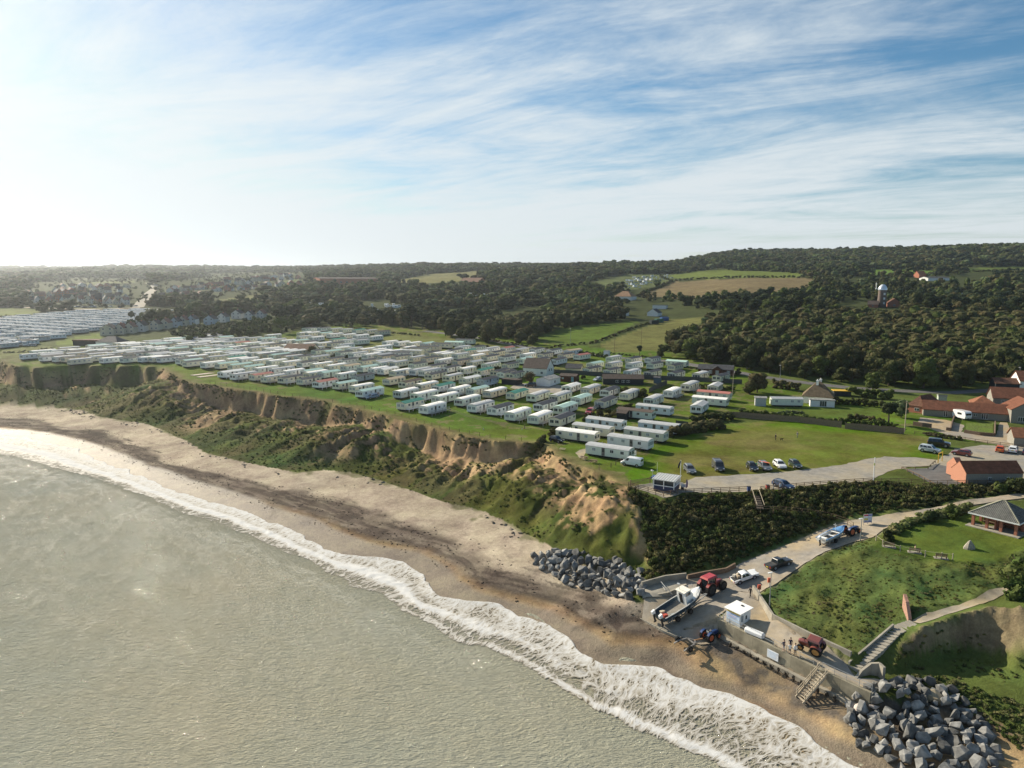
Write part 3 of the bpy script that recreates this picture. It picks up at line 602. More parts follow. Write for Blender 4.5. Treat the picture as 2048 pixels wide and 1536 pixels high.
L_BRIGHT = leaf_material('bright_grass', (0.119, 0.189, 0.031), (0.154, 0.210, 0.049), (0.140, 0.168, 0.056))
L_ROUGH = leaf_material('rough_grass_leaves', (.085, .125, .024), (.13, .145, .04), (.15, .135, .05))
M_BARK = mat('bark', (.09, .07, .05), .9, .3, 3, .5)
import bmesh as _bm
def ico(sub):
    b = _bm.new(); _bm.ops.create_icosphere(b, subdivisions=sub, radius=1); v = np.array([p.co[:] for p in b.verts]); f = np.array([[q.index for q in p.verts] for p in b.faces]); b.free(); return v, f
ICO = {k: ico(k) for k in (1, 2)}
def crown(seed, w, h, z0, nl, nq, ls, sub=2, top=1.0, core=.9):
    """crown of leaf clumps over uneven lobes; w width, h height, z0 its underside"""
    r = np.random.default_rng(seed); V = []; Fc = []; n = 0
    iv, fi = ICO[sub]
    for k in range(nl):
        ph = r.uniform(0, 2*np.pi); rr = math.sqrt(r.uniform(0.02, 1))*.62; zt = r.uniform(.12, .95) if k else .7
        sh = math.sqrt(max(.08, 1-(abs(zt-.42)/.62)**2))
        c = np.array([math.cos(ph)*rr*w/2*sh, math.sin(ph)*rr*w/2*sh, z0+zt*h*.86])
        rad = w*r.uniform(.17, .27)*np.array([1, 1, r.uniform(.62, .95)*top])
        ns_ = fbm(iv[:, 0]*2.1+k*7, iv[:, 1]*2.1+iv[:, 2]*1.7+seed, 3, seed % 50)
        P = c+iv*rad*(core*(.62+.72*ns_))[:, None]
        V.append(P); Fc.append(fi+n); n += len(P)
        if nq:
            d = r.normal(size=(nq, 3)); d[:, 2] = d[:, 2]*.9+.25; d /= np.linalg.norm(d, axis=1)[:, None]
            q = c+d*rad*r.uniform(.78, 1.16, (nq, 1)); t = d+r.normal(size=(nq, 3))*.55; t /= np.linalg.norm(t, axis=1)[:, None]
            a = np.cross(t, r.normal(size=(nq, 3))); a /= np.linalg.norm(a, axis=1)[:, None]+1e-9; b = np.cross(t, a)
            s = ls*r.uniform(.5, 1.25, (nq, 1))
            T = np.stack([q-a*s, q-b*s*.8+t*s*.2, q+a*s, q+b*s*.8-t*s*.1], 1)
            V.append(T.reshape(-1, 3)); k4 = np.arange(nq)*4+n
            Fc.append(np.stack([k4, k4+1, k4+2], -1)); Fc.append(np.stack([k4, k4+2, k4+3], -1)); n += nq*4
    return np.concatenate(V), np.concatenate(Fc)
def trunk_mb(seed, h, r0, spread):
    r = random.Random(seed); b = MB(); p = [Vector((0, 0, -.4)), Vector((r.uniform(-.2, .2), r.uniform(-.2, .2), h*.35)), Vector((r.uniform(-.4, .4), r.uniform(-.4, .4), h*.7))]
    b.cyl(p[0], p[1], r0, r0*.75, 7); b.cyl(p[1], p[2], r0*.75, r0*.45, 7)
    for k in range(5):
        a = r.uniform(0, 6.28); q = p[1].lerp(p[2], r.uniform(0, 1)); e = q+Vector((math.cos(a)*spread, math.sin(a)*spread, h*.28))
        b.cyl(q, e, r0*.4, r0*.12, 5)
    return b
SPEC = {}   # kind -> list of (crown mesh, trunk mesh, height, width)
def species(kind, n, w, h, z0, nl, nq, ls, lm, **k):
    out = []
    for j in range(n):
        V, f = crown(hash_s(kind)+j*13, w, h-z0, z0, nl, nq, ls, **k)
        out.append((mesh_np(kind+'_crown', V, f, [lm]), trunk_mb(j+3, h, .035*h, w*.28).mesh(kind+'_trunk', M_BARK), h, w))
    SPEC[kind] = out
def hash_s(s): return sum((i+1)*ord(c) for i, c in enumerate(s)) % 997
species('broad_tree', 4, 9, 9.5, 1.2, 15, 80, .42, L_DARK)
species('olive_tree', 4, 9.5, 9, .8, 16, 80, .42, L_OLIVE)
species('green_tree', 3, 8, 9, 1.0, 14, 80, .42, L_MID)
species('pale_tree', 2, 8, 10, 1.2, 14, 80, .42, L_PALE)
species('pine_tree', 3, 8.5, 13, 4.5, 13, 85, .40, L_PINE, top=.6)
species('bush', 3, 3.2, 2.4, .1, 8, 60, .24, L_DARK)
species('green_bush', 3, 3.0, 2.3, .1, 8, 60, .22, L_MID)
species('olive_bush', 2, 3.2, 2.3, .1, 8, 60, .24, L_OLIVE)
species('poplar_tree', 1, 4, 11, .6, 14, 70, .34, L_PALE)
def plant(kind, x, y, z, s=1.0, j=None, label='', group=None, cat=None, name=None, sz=None):
    cm, tm, h, w = SPEC[kind][(j if j is not None else rng.integers(99)) % len(SPEC[kind])]
    o = thing(name or kind, label, cat or ('bush' if 'bush' in kind else 'tree'), (x, y, z), rng.uniform(0, 6.28), group)
    o.scale = (s, s, (sz or s))
    link('crown', cm, o); link('trunk', tm, o)
    return o
# instancing of uncountable growth
def scatter(name, pts, protos, label, mats=None):
    """pts: array x,y,z,scale,zscale,index ; protos: list of meshes"""
    pts = np.asarray(pts, float)
    cl = bpy.data.collections.new(name+'_forms')
    for k, me in enumerate(protos):
        cl.objects.link(bpy.data.objects.new('%s_form_%02d' % (name, k), me))
    me = bpy.data.meshes.new(name); me.vertices.add(len(pts)); me.vertices.foreach_set('co', pts[:, :3].astype(np.float32).ravel())
    def fa(nm, ty, a): me.attributes.new(nm, ty, 'POINT').data.foreach_set('vector' if ty == 'FLOAT_VECTOR' else 'value', a)
    fa('sc', 'FLOAT_VECTOR', np.stack([pts[:, 3], pts[:, 3], pts[:, 4]], -1).astype(np.float32).ravel())
    fa('idx', 'INT', pts[:, 5].astype(np.int32)); r = np.zeros((len(pts), 3), np.float32); r[:, 2] = rng.uniform(0, 6.28, len(pts)); fa('rot', 'FLOAT_VECTOR', r.ravel())
    o = link(name, me, kind='stuff', label=label)
    ng = bpy.data.node_groups.new(name, 'GeometryNodeTree'); ng.interface.new_socket('Geometry', in_out='INPUT', socket_type='NodeSocketGeometry'); ng.interface.new_socket('Geometry', in_out='OUTPUT', socket_type='NodeSocketGeometry')
    N = nodes_of(ng); gi = N('NodeGroupInput'); go = N('NodeGroupOutput')
    ci = N('GeometryNodeCollectionInfo', i={0: cl, 1: True, 2: True})
    def na(nm, t):
        q = N('GeometryNodeInputNamedAttribute', data_type=t); q.inputs[0].default_value = nm; return q.outputs[0]
    ip = N('GeometryNodeInstanceOnPoints', i={'Points': gi.outputs[0], 'Instance': ci.outputs[0], 'Pick Instance': True, 'Instance Index': na('idx', 'INT'), 'Scale': na('sc', 'FLOAT_VECTOR')})
    ng.links.new(na('rot', 'FLOAT_VECTOR'), ip.inputs['Rotation'])
    ng.links.new(ip.outputs[0], go.inputs[0])
    md = o.modifiers.new('growth', 'NODES'); md.node_group = ng
    return o
def gridpts(poly, s, jit=.45):
    p = np.asarray(poly); x0, y0 = p.min(0); x1, y1 = p.max(0)
    X, Y = np.meshgrid(np.arange(x0, x1, s), np.arange(y0, y1, s)); X = X.ravel()+rng.uniform(-jit, jit, X.size)*s; Y = Y.ravel()+rng.uniform(-jit, jit, Y.size)*s
    m = inpoly(X, Y, poly); return X[m], Y[m]
def LODcrown(seed, w, h, lm, nl=5):
    V, f = crown(seed, w, h, .2, nl, 14, .9, sub=1, core=1.08); return mesh_np('far_crown', V, f, [lm])
FARC = [LODcrown(3+k, 10, 10, [L_DARK, L_OLIVE, L_DARK, L_MID, L_PINE, L_OLIVE, L_PALE, L_MID][k]) for k in range(8)]
# --- woods given by the photo outline of their canopy; the trees stand on the ground below it
ROUGH = [[(-300, 560), (2400, 520)]]
HOUSEP = [[(50,572),(130,556),(300,556),(300,612),(200,622),(50,616)], [(300,575),(440,545),(610,545),(620,580),(520,592),(300,612)], [(270,615),(300,570),(322,570),(305,618)],
          [(-200,628),(60,625),(340,612),(380,628),(330,640),(190,672),(60,690),(-200,705)], [(150,672),(190,668),(300,655),(520,622),(540,640),(330,668),(310,690),(140,694)],
          [(1160,578),(1215,552),(1350,548),(1345,566),(1280,582)], [(640,560),(760,552),(760,575),(640,575)], [(915,590),(980,588),(985,606),(915,606)], [(735,606),(810,606),(810,632),(735,632)], [(520,608),(660,606),(700,618),(560,622)],
          [(1225,590),(1290,586),(1290,606),(1225,606)], [(1620,628),(1700,600),(1820,612),(1800,640)],[(1850,560),(1990,552),(1990,570),(1850,575)],
          [(1675,555),(1890,556),(1890,566),(1675,566)], [(1925,544),(2070,541),(2070,551),(1925,554)], [(1300,558),(1600,556),(1600,560),(1300,563)], [(785,566),(960,562),(960,571),(785,575)], [(1440,590),(1580,586),(1580,596),(1440,602)]]
HOUSEW = [[tuple(WL(*p)) for p in pl] for pl in HOUSEP]
LANEP = [(690,656),(760,654),(850,662),(960,676),(1050,694),(1140,704),(1240,716),(1340,722),(1430,738),(1500,750),(1580,762),(1700,776),(1800,782),(1900,786),(2060,776),(2200,770)]
LANEW = [tuple(WL(*p)) for p in LANEP]
def wood(poly): return [tuple(WL(*p)) for p in poly]
WOODS = [  # outline at ground level (photo px), spacing, [(kind, share)], size, label
 ([(1322,716),(1345,690),(1400,668),(1490,648),(1560,640),(1720,640),(2060,640),(2200,650),(2200,770),(2060,778),(1900,782),(1720,770),(1600,758),(1480,738)], 6.6, [('olive_tree', .58), ('broad_tree', .28), ('green_tree', .14)], .98, 'olive and brown leaved tree in the dense wood behind the lane'),
 ([(870,676),(900,660),(980,648),(1080,640),(1200,634),(1270,636),(1180,650),(1110,662),(1070,684),(1060,696),(1000,690)], 7.5, [('olive_tree', .4), ('broad_tree', .6)], .95, 'dark rounded tree in the belt beyond the caravan park'),
 ([(620,648),(700,622),(830,618),(900,632),(1000,632),(990,648),(880,664),(760,654)], 8.5, [('pine_tree', .45), ('broad_tree', .4), ('olive_tree', .15)], .9, 'dark tree in the shelter belt behind the park'),
 ([(1360,612),(1500,600),(1600,592),(1700,590),(1760,600),(1700,640),(1560,640),(1470,630)], 9.5, [('pine_tree', .4), ('broad_tree', .35), ('green_tree', .25)], 1.0, 'tall dark tree between the ploughed field and the wood'),
 ([(1760,640),(1800,612),(1950,606),(2200,600),(2200,650),(2060,645)], 10, [('pine_tree', .45), ('broad_tree', .4), ('olive_tree', .15)], 1.1, 'tall dark tree near the old windmill tower'),
 ([(330,668),(400,650),(520,640),(640,640),(600,660),(480,676),(380,690)], 6.0, [('broad_tree', .6), ('green_tree', .4)], .5, 'low scrubby tree on the bank behind the caravans'),
]
def build_woods():
    cand = []
    for pl, s, mix, size, lab in WOODS:
        w = wood(pl); X, Y = gridpts(w, s)
        ks = rng.choice(len(mix), len(X), p=[m[1]/sum(q[1] for q in mix) for m in mix])
        dl, _ = dpoly(X, Y, LANEW)
        for x, y, k, d in zip(X, Y, ks, dl):
            if d < 7 or y < 150 or any(inpoly(np.array(x), np.array(y), h) for h in HOUSEW): continue
            if any(inpoly(np.array(x), np.array(y), f[0]) for f in FIELDP[:-2]): continue
            # seen front of a wood counts most: rank by distance
            cand.append((math.hypot(x, y), x, y, mix[k][0], size*rng.uniform(.72, 1.22)*(.8+.4*float(fbm(x/22, y/22, 2, 8))), lab))
    cand.sort(); rest = []; cnt = {}; quota = {}
    NIND = 10**9
    for c in cand: cnt[c[5]] = cnt.get(c[5], 0)+1
    for n, (d, x, y, k, s, lab) in enumerate(cand):
        quota[lab] = quota.get(lab, 0)+1
        if quota[lab] <= (90 if 'lane' in lab else 32): plant(k, x, y, float(zland(x, y))-.3, s, None, lab, 'trees: '+lab, sz=s*rng.uniform(.85, 1.15))
        else: rest.append((x, y, float(zland(x, y))-.3, s*.95, s*.9, {'olive_tree': 1, 'broad_tree': 0, 'green_tree': 3, 'pine_tree': 4}.get(k, 2)))
    # the country beyond: hedges, copses and the wooded ridge
    pts = []
    fw = [f[0] for f in FIELDP]
    yy = 300.
    while yy < 3600:
        st = 7.5+(yy-400)*.0062; st = max(st, 6.5)
        xs = np.arange(-1.02*yy, .98*yy, st); X = xs+rng.uniform(-.5, .5, len(xs))*st; Y = yy+rng.uniform(-.5, .5, len(xs))*st
        ok = ~inpoly(X, Y, PARKP)
        for w in fw+HOUSEW: ok &= ~inpoly(X, Y, w)
        for pl, *_ in WOODS: ok &= ~inpoly(X, Y, wood_c(pl))
        px = 1024+F*X/Y
        dl, _ = dpoly(X, Y, LANEW); ok &= dl > 6
        ok &= inpoly(X, Y, INPOLY)
        den = fbm(X/70, Y/70, 3, 29); thr = np.where(Y < 420, .62, np.where(Y < 650, .52, .40)); thr = np.where((px > 1500) & (Y < 1000), .36, thr); thr = np.where(Y > 1050, .15, thr)
        ok &= den > thr
        s = np.clip(st/8.2, .75, 3.2)*rng.choice([.55, .8, 1.0, 1.35], len(X))*rng.uniform(.85, 1.15, len(X))
        inh = np.zeros(len(X), bool)
        for w in HOUSEW[:2]: inh |= inpoly(X, Y, w)
        for q in np.nonzero(inh & (rng.random(len(X)) < .2))[0]: pts.append((X[q], Y[q], 0, rng.uniform(.3, .75), rng.uniform(.25, .6), rng.integers(6)))
        sm = np.where(Y < 420, .45, 1.0)
        sm = np.where((px > 1180) & (px < 1960) & (Y > 480) & (Y < 1000), .6, sm)*(.75+.6*den)
        for x, y, a in zip(X[ok], Y[ok], (s*sm)[ok]): pts.append((x, y, float(zland(x, y))-.5, a, min(a, .9+.12*a)*rng.uniform(.7, 1.25), rng.integers(8)))
        yy += st*.82
    # field hedges
    for hl, hs in HEDGES_FAR:
        w = np.array([WL(*p) for p in hl]); L = np.concatenate([[0], np.cumsum(np.hypot(*np.diff(w, axis=0).T))])
        for t in np.arange(0, L[-1], hs*2.6): pts.append((np.interp(t, L, w[:, 0])+rng.uniform(-.6, .6), np.interp(t, L, w[:, 1])+rng.uniform(-.6, .6), 0, hs*rng.uniform(.22, .34), hs*rng.uniform(.12, .2), rng.integers(6)))
    pts = [(p[0], p[1], float(zland(p[0], p[1]))-.4, *p[3:]) for p in pts]
    scatter('far_woodland', pts+rest, FARC, 'mass of woods, copses and hedges over the hills inland')
WC_ = {}
def wood_c(pl):
    k = id(pl)
    if k not in WC_: WC_[k] = wood(pl)
    return WC_[k]
HEDGES_FAR = [([(1066,700),(1130,692),(1190,686),(1245,664),(1320,640)], 1.1), ([(1200,706),(1300,716)], .8), ([(1275,594),(1345,562),(1400,558),(1600,556)], 2.0), ([(1340,562),(1320,552)], 1.6),
              ([(600,655),(680,652),(760,664),(840,672)], 1.0), ([(960,678),(1060,694)], 1.0), ([(0,735),(60,722),(110,714),(160,716)][:0] or [(0,706),(60,704),(105,698)], .9), ([(1440,600),(1560,592)], 2.0),
              ([(1690,552),(1850,554)], 2.0), ([(1920,546),(2060,541)], 2.0), ([(1240,722),(1330,728),(1400,740),(1440,742)], .7), ([(320,628),(400,630),(520,611)], 1.4), ([(0,634),(100,632),(130,636)], 1.4)]
build_woods()
def build_scrub():
    """low growth on the cliff, the banks of the gap and the mound"""
    P = []
    tuft = []
    for k in range(8):
        V, f = crown(200+k, 1.5, .8, 0, 5, 26, .13, sub=1, core=.8); tuft.append(mesh_np('scrub_form', V, f, [[L_SCRUB, L_MID, L_SCRUB, L_DARK, L_OLIVE, L_SCRUB, L_ROUGH, L_ROUGH][k]]))
    # cliff
    X, Y = gridpts([tuple(p) for p in CLIFFPOLY], 1.05); t = rs(tC, X, Y); s = rs(sE, X, Y)
    e = .7; SL = np.hypot(hfull(X+e, Y)-hfull(X-e, Y), hfull(X, Y+e)-hfull(X, Y-e))/(2*e)
    d = fbm(X/7, Y/7, 3, 9); ok = (rng.random(len(X)) < .75) & (SL < .95+.4*(d-.5)) & (d > .30) & (t > .12) & (t < 1.0)
    Z = hfull(X, Y)
    for x, y, z, q in zip(X[ok], Y[ok], Z[ok], d[ok]): P.append((x, y, z-.15, rng.uniform(.2, .62)*(.5+q), rng.uniform(.15, .42)*(.5+q), rng.choice([6, 7, 6, 7, 0, 2, 5, 1])))
    big = fbm(X/5.5, Y/5.5, 3, 97); ok = (big > .56) & (t > .25) & (t < .97) & (SL < 1.1) & (rng.random(len(X)) < .3)
    for x, y, z, q in zip(X[ok], Y[ok], Z[ok], big[ok]): P.append((x, y, z-.2, rng.uniform(.5, 1.0), rng.uniform(.4, .8), rng.choice([1, 1, 0, 6, 7, 3])))
    # fringe along the brink and strandline plants
    X, Y = gridpts([tuple(p) for p in CLIFFPOLY], .9); t = rs(tC, X, Y); ok = (t < .07) & (fbm(X/5, Y/5, 2, 6) > .46)
    for x, y, z in zip(X[ok], Y[ok], hfull(X, Y)[ok]): P.append((x, y, z-.1, rng.uniform(.4, .9), rng.uniform(.4, .9), rng.choice([0, 2, 4, 5])))
    scatter('cliff_scrub', P, tuft, 'low scrub and rough grass on the cliff slopes')
    P = []
    X, Y = gridpts([tuple(p) for p in BANKPOLY], .85); dr, _ = dpoly(X, Y, ROADLW)
    ok = (dr > 1.0) & ~inpoly(X, Y, INPOLY)
    tp, _ = dpoly(X, Y, LAND[NE1-1:])
    for x, y, z, a, b in zip(X[ok], Y[ok], hfull(X, Y)[ok], dr[ok], tp[ok]):
        big = .7+1.0*float(fbm(x/5, y/5, 2, 14)); big *= min(1, .45+a*.16)*min(1, .5+b*.25)
        P.append((x, y, z-.15, big*rng.uniform(.7, 1.2), big*rng.uniform(.8, 1.5), rng.choice([1, 3, 3, 3, 4, 4, 0])))
    scatter('bank_thicket', P, tuft, 'dense dark thicket on the shaded bank above the slipway road')
    P = []
    X, Y = gridpts([tuple(p) for p in BANK2], .7); hd = rs(hard*1., X, Y); st, _ = dpoly(X, Y, STEPW)
    ok = (hd < .1) & (st > 1.3); d = fbm(X/4, Y/4, 3, 15)
    for x, y, z, q in zip(X[ok], Y[ok], hfull(X, Y)[ok], d[ok]): P.append((x, y, z-.14, rng.uniform(.3, .7)*(.5+.9*q), rng.uniform(.12, .34)*(.4+1.2*q), rng.choice([6, 7, 7, 6, 6, 7, 0, 5])))
    X, Y = gridpts([tuple(W(x, y, 3.5)) for x, y in [(1785,1365),(1890,1362),(1980,1395),(2100,1440),(2100,1520),(1990,1450),(1900,1395),(1800,1385)]], .7)
    for x, y, z in zip(X, Y, hfull(X, Y)): P.append((x, y, z-.1, rng.uniform(.4, .9), rng.uniform(.3, .7), rng.choice([1, 1, 0, 5])))
    for pl in (BLUFF, [tuple(W(x, y, 4.2)) for x, y in [(1800,1335),(1900,1322),(2000,1325),(2200,1370),(2200,1420),(2000,1400),(1900,1370)]]):
        X, Y = gridpts(pl, .8); zz = hfull(X, Y); q = fbm(X/3.5, Y/3.5, 3, 25); ok = (q > .42) & (zz < 7.4)
        for x, y, z, d in zip(X[ok], Y[ok], zz[ok], q[ok]): P.append((x, y, z-.14, rng.uniform(.3, .8)*(.4+d), rng.uniform(.2, .6)*(.4+d), rng.choice([6, 7, 0, 5, 1, 3, 4])))
    scatter('mound_scrub', P, tuft, 'brambles and long grass covering the mound beside the slipway')
ROADLW = [tuple(W(*p)) for p in ROADL]
STEPW = [tuple(W(*p)) for p in [(1700,1338,4.6),(1752,1295,5.9),(1788,1262,7.0),(1832,1247,7.4),(1880,1232,8.0),(1960,1207,9.2),(2050,1160,10.6)]]
build_scrub()
# ---------------------------------------------------------------- static caravans
ROOFC = {'w': ('white', (.80, .78, .73)), 'g': ('light grey', (.42, .43, .43)), 's': ('dark slate', (.062, .068, .08)), 'm': ('mint green', (.42, .58, .51)), 'd': ('dark green', (.06, .23, .18)),
         'r': ('dull red', (.42, .17, .14)), 't': ('tan', (.50, .40, .27)), 'b': ('dark brown', (.11, .085, .07))}
BODYC = {'c': ('cream', (.72, .67, .52)), 'w': ('white', (.80, .79, .75)), 'p': ('pale green', (.66, .70, .60)), 'l': ('pale blue', (.65, .70, .74)), 'y': ('grey', (.42, .46, .48)), 'e': ('beige', (.64, .55, .42))}
for k, (n, c) in ROOFC.items(): mat('caravan_roof_'+n, c, .8, .14, 1.2)
for k, (n, c) in BODYC.items(): mat('caravan_wall_'+n, c, .45, .07, 1.2)
M_GLASS = mat('window_glass', (.035, .045, .055), .08, .25, .8, spec=.8)
M_CURT = mat('curtained_glass', (.30, .33, .34), .15, .3, 1.5, spec=.8)
M_WPVC = mat('white_frame', (.75, .75, .73), .4, .05)
M_DARK = mat('dark_underside', (.03, .03, .03), .9, .2)
M_DECK = mat('weathered_decking', (.42, .40, .36), .8, .2, 3)
M_WHITE = mat('white_paint', (.78, .78, .75), .4, .06)
M_DOOR = mat('caravan_door', (.16, .14, .13), .4, .2)
def roofprof(kind, w, z):
    if kind == 'pitch': return [(-w, z), (0, z+.52), (w, z)]
    return [(-w, z), (-w*.72, z+.24), (-w*.3, z+.38), (0, z+.41), (w*.3, z+.38), (w*.72, z+.24), (w, z)]
CM = {}
def cmesh(key, f):
    if key not in CM: CM[key] = f()
    return CM[key]
def c_body(L, W_, kind, bc):
    def f():
        b = MB(); w = W_/2; pr = [(-w, .5)]+[(w, .5)]+[p for p in roofprof(kind, w, 2.5)][::-1]
        sl = .18 if kind == 'curve' else .0
        b.loft([[(-L/2+sl*0, y, z) for y, z in pr], [(L/2, y, z) for y, z in pr]])
        b.box((0, -w-.012, .95), (L*.995, .02, .05)); b.box((0, w+.012, .95), (L*.995, .02, .05))
        return b.mesh('body', mat('caravan_wall_'+BODYC[bc][0], BODYC[bc][1]))
    return cmesh(('b', L, W_, kind, bc), f)
def c_roof(L, W_, kind, rc):
    def f():
        b = MB(); w = W_/2+.11; lo = roofprof(kind, w, 2.47); up = [(y, z+.07) for y, z in lo]
        b.loft([[(x, y, z) for y, z in lo+up[::-1]] for x in (-L/2-.18, L/2+.12)])
        b.cyl((L*.2, -.3, 2.8), (L*.2, -.3, 3.25), .07, n=6); b.box((-L*.12, .5, 2.84), (.5, .4, .16))
        return b.mesh('roof', mat('caravan_roof_'+ROOFC[rc][0], ROOFC[rc][1]))
    return cmesh(('r', L, W_, kind, rc), f)
def c_under(L, W_):
    def f():
        b = MB(); b.box((0, 0, .32), (L*.93, W_*.86, .4))
        for x in (-L*.38, -L*.1, L*.18, L*.4):
            for y in (-W_*.38, W_*.38): b.box((x, y, .15), (.3, .3, .36))
        return b.mesh('undercarriage', M_DARK)
    return cmesh(('u', L, W_), f)
def win_mesh(w, h, gm):
    def f():
        b = MB(); b.box((0, 0, 0), (w, .05, h)); b.box((0, -.02, 0), (w-.14, .05, h-.14), m=1); b.box((0, -.045, 0), (.045, .02, h-.14), m=0)
        return b.mesh('window', [M_WPVC, gm])
    return cmesh(('w', w, h, gm.name), f)
def door_mesh():
    def f():
        b = MB(); b.box((0, 0, 0), (.82, .05, 1.9)); b.box((0, -.02, .35), (.5, .05, .8), m=1); return b.mesh('door', [M_DOOR, M_GLASS])
    return cmesh('door', f)
def far_mesh(L, W_, kind, rc, bc):
    def f():
        b = MB(); w = W_/2; pr = [(-w, .45), (w, .45)]+roofprof(kind, w, 2.5)[::-1]
        b.loft([[(x, y, z) for y, z in pr] for x in (-L/2, L/2)]); b.box((0, 0, .25), (L*.93, W_*.86, .5), m=3)
        lo = roofprof(kind, w+.12, 2.47); b.loft([[(x, y, z) for y, z in lo+[(y, z+.07) for y, z in lo][::-1]] for x in (-L/2-.18, L/2+.12)], m=1)
        for k in (-1, 0, 1): b.box((-L/2-.01, k*.92, 1.65), (.04, .74, .95), m=2)
        for x in (-.33, -.12, .12, .34):
            b.box((x*L, -w-.01, 1.75), (.85, .04, .72), m=2); b.box((x*L, w+.01, 1.75), (.85, .04, .72), m=2)
        return b.mesh('static_caravan', [mat('caravan_wall_'+BODYC[bc][0], (0, 0, 0)), mat('caravan_roof_'+ROOFC[rc][0], (0, 0, 0)), M_GLASS if (L*10) % 2 > .9 else M_CURT, M_DARK])
    return cmesh(('f', L, W_, kind, rc, bc), f)
def Z(i):  # the crops the roofs were read from: origin and scale
    return {1: (40, 660, 6.827), 2: (300, 660, 6.827), 3: (520, 640, 7.877), 4: (520, 720, 7.877), 5: (760, 660, 7.877), 6: (760, 740, 7.877), 7: (980, 670, 7.877), 8: (960, 760, 7.877), 9: (1050, 680, 5.12)}[i]
ROOFS = {
1: '200,320,gl 400,300,g 530,330,s 600,265,g 600,350,g 750,305,g 790,345,s 790,250,w 990,270,w 1080,205,g 1170,260,g 1000,315,g 1290,215,g 1100,290,s 1080,345,g 1230,365,w 1300,300,g 1500,205,g 1650,220,w 1850,225,w 1560,285,g 1400,330,s 1530,360,s 1810,355,w 1700,295,s 1880,300,g 850,380,g',
2: '200,240,w 370,235,m 450,260,s 670,240,m 850,200,g 830,257,w 1000,255,m 1080,150,g 1010,205,g 1250,155,r 1190,215,w 1150,265,g 1390,165,w 1420,95,g 1330,215,s 850,298,w 1480,225,g 1580,170,w 1720,180,s 1600,100,m 1680,55,w 1740,115,g 1880,130,w 1900,190,w 1660,235,w 1470,295,g 100,290,s 100,350,w 250,355,s 460,315,w 660,340,w 490,375,s 930,345,g 620,410,s 1170,350,d 1340,375,w 860,425,w 1050,435,m 1520,395,w 1230,450,m 1730,400,w 1920,415,w 1400,475,m 1580,495,w 1110,545,w 1800,505,g 1280,575,g 1950,535,w 1520,585,r 1690,610,g 1920,620,s 1670,310,s 1870,325,s 2000,345,g',
3: '780,115,s 1010,110,s 1190,125,g 1360,135,g 1560,140,d 1740,150,g 1930,165,s 830,185,w 700,185,w 1030,190,m 1180,205,w 1390,215,w 1590,225,w 1820,245,w 890,255,w 700,245,g 1230,285,d 640,305,m 800,325,s 1000,345,w 1190,345,s 1390,300,g 1350,370,g 1600,305,g 960,455,s 1130,470,m 1330,485,s 1480,430,g 1680,440,w 1870,450,w 1940,395,w 1550,500,g 1760,520,w 2000,475,w 930,555,g 1180,580,s 1390,600,s 1690,615,s 1950,540,s 750,640,s 970,665,w 1190,690,w 1430,695,tp 1700,710,mp 1950,640,g 640,545,s',
4: '820,140,m 1090,165,m 1350,190,w 1620,215,sy 1900,110,w 770,265,s 1030,305,r 1340,330,m 1600,375,w 1730,440,mw',
5: '160,165,w 350,175,w 540,185,w 750,190,m 980,200,s/B 800,240,s/B 1180,175,mp/B 1350,140,s/B 450,255,w 630,270,s/B 520,305,g/B 190,305,w 330,335,s/B 100,370,g 330,390,s 580,405,g 1310,245,g 1550,245,s 1760,265,g 830,330,s 1170,295,s 1400,300,d 1600,320,w 1840,325,s 1050,355,w 1270,360,g 1520,380,w 1740,390,s 790,415,s 1010,445,w 1280,455,s 1500,475,g 1750,505,g 80,465,g 300,480,g 600,505,s 890,530,s 1120,560,s 1370,580,w 1640,600,d 1930,630,s 100,585,w 320,615,w 880,660,s 1150,690,g 1420,725,w 1700,740,sy',
6: '220,110,t 480,150,b 730,190,w 1000,205,d 1250,255,w 1540,260,mp 1810,290,w 410,295,wy 700,330,w 480,465,d 1030,370,wp 830,525,w 1380,410,wp 1590,500,gw 1900,540,sw',
7: '280,180,r 480,205,g 740,200,s 1010,215,s 1310,220,tl 370,255,s 600,280,w 870,275,s 1200,280,s 1450,290,rp 270,320,s 550,350,mp 810,355,s 1080,360,sl 320,430,s 230,540,s 400,575,s',
8: '590,155,d 920,185,g 1030,330,sw 600,460,wp 950,510,wp 1300,540,s 1350,370,mp 1600,235,mp 1270,195,g 1440,60,w 1750,85,g',
9: '870,485,s 830,590,s 1070,515,g 1510,495,w 1320,570,gp 1690,430,g 1950,445,g 1330,662,gl/C 1140,702,bp/C 830,797,gl/C 1380,837,gl/C 700,862,gc/C 540,915,wc/C 1240,907,gc/C 1080,980,gw/C 870,1072,gp/C 1940,520,rc/C 1900,577,wp/C 1790,640,gw/A 910,160,gp 910,220,g 890,285,s 1110,170,s 1120,225,g 1100,300,gl 1310,170,s 1330,225,s 1310,305,s 1560,205,mp/C 1540,240,s 1550,315,s 1800,325,g 2010,345,s 720,220,mp 690,270,s'}
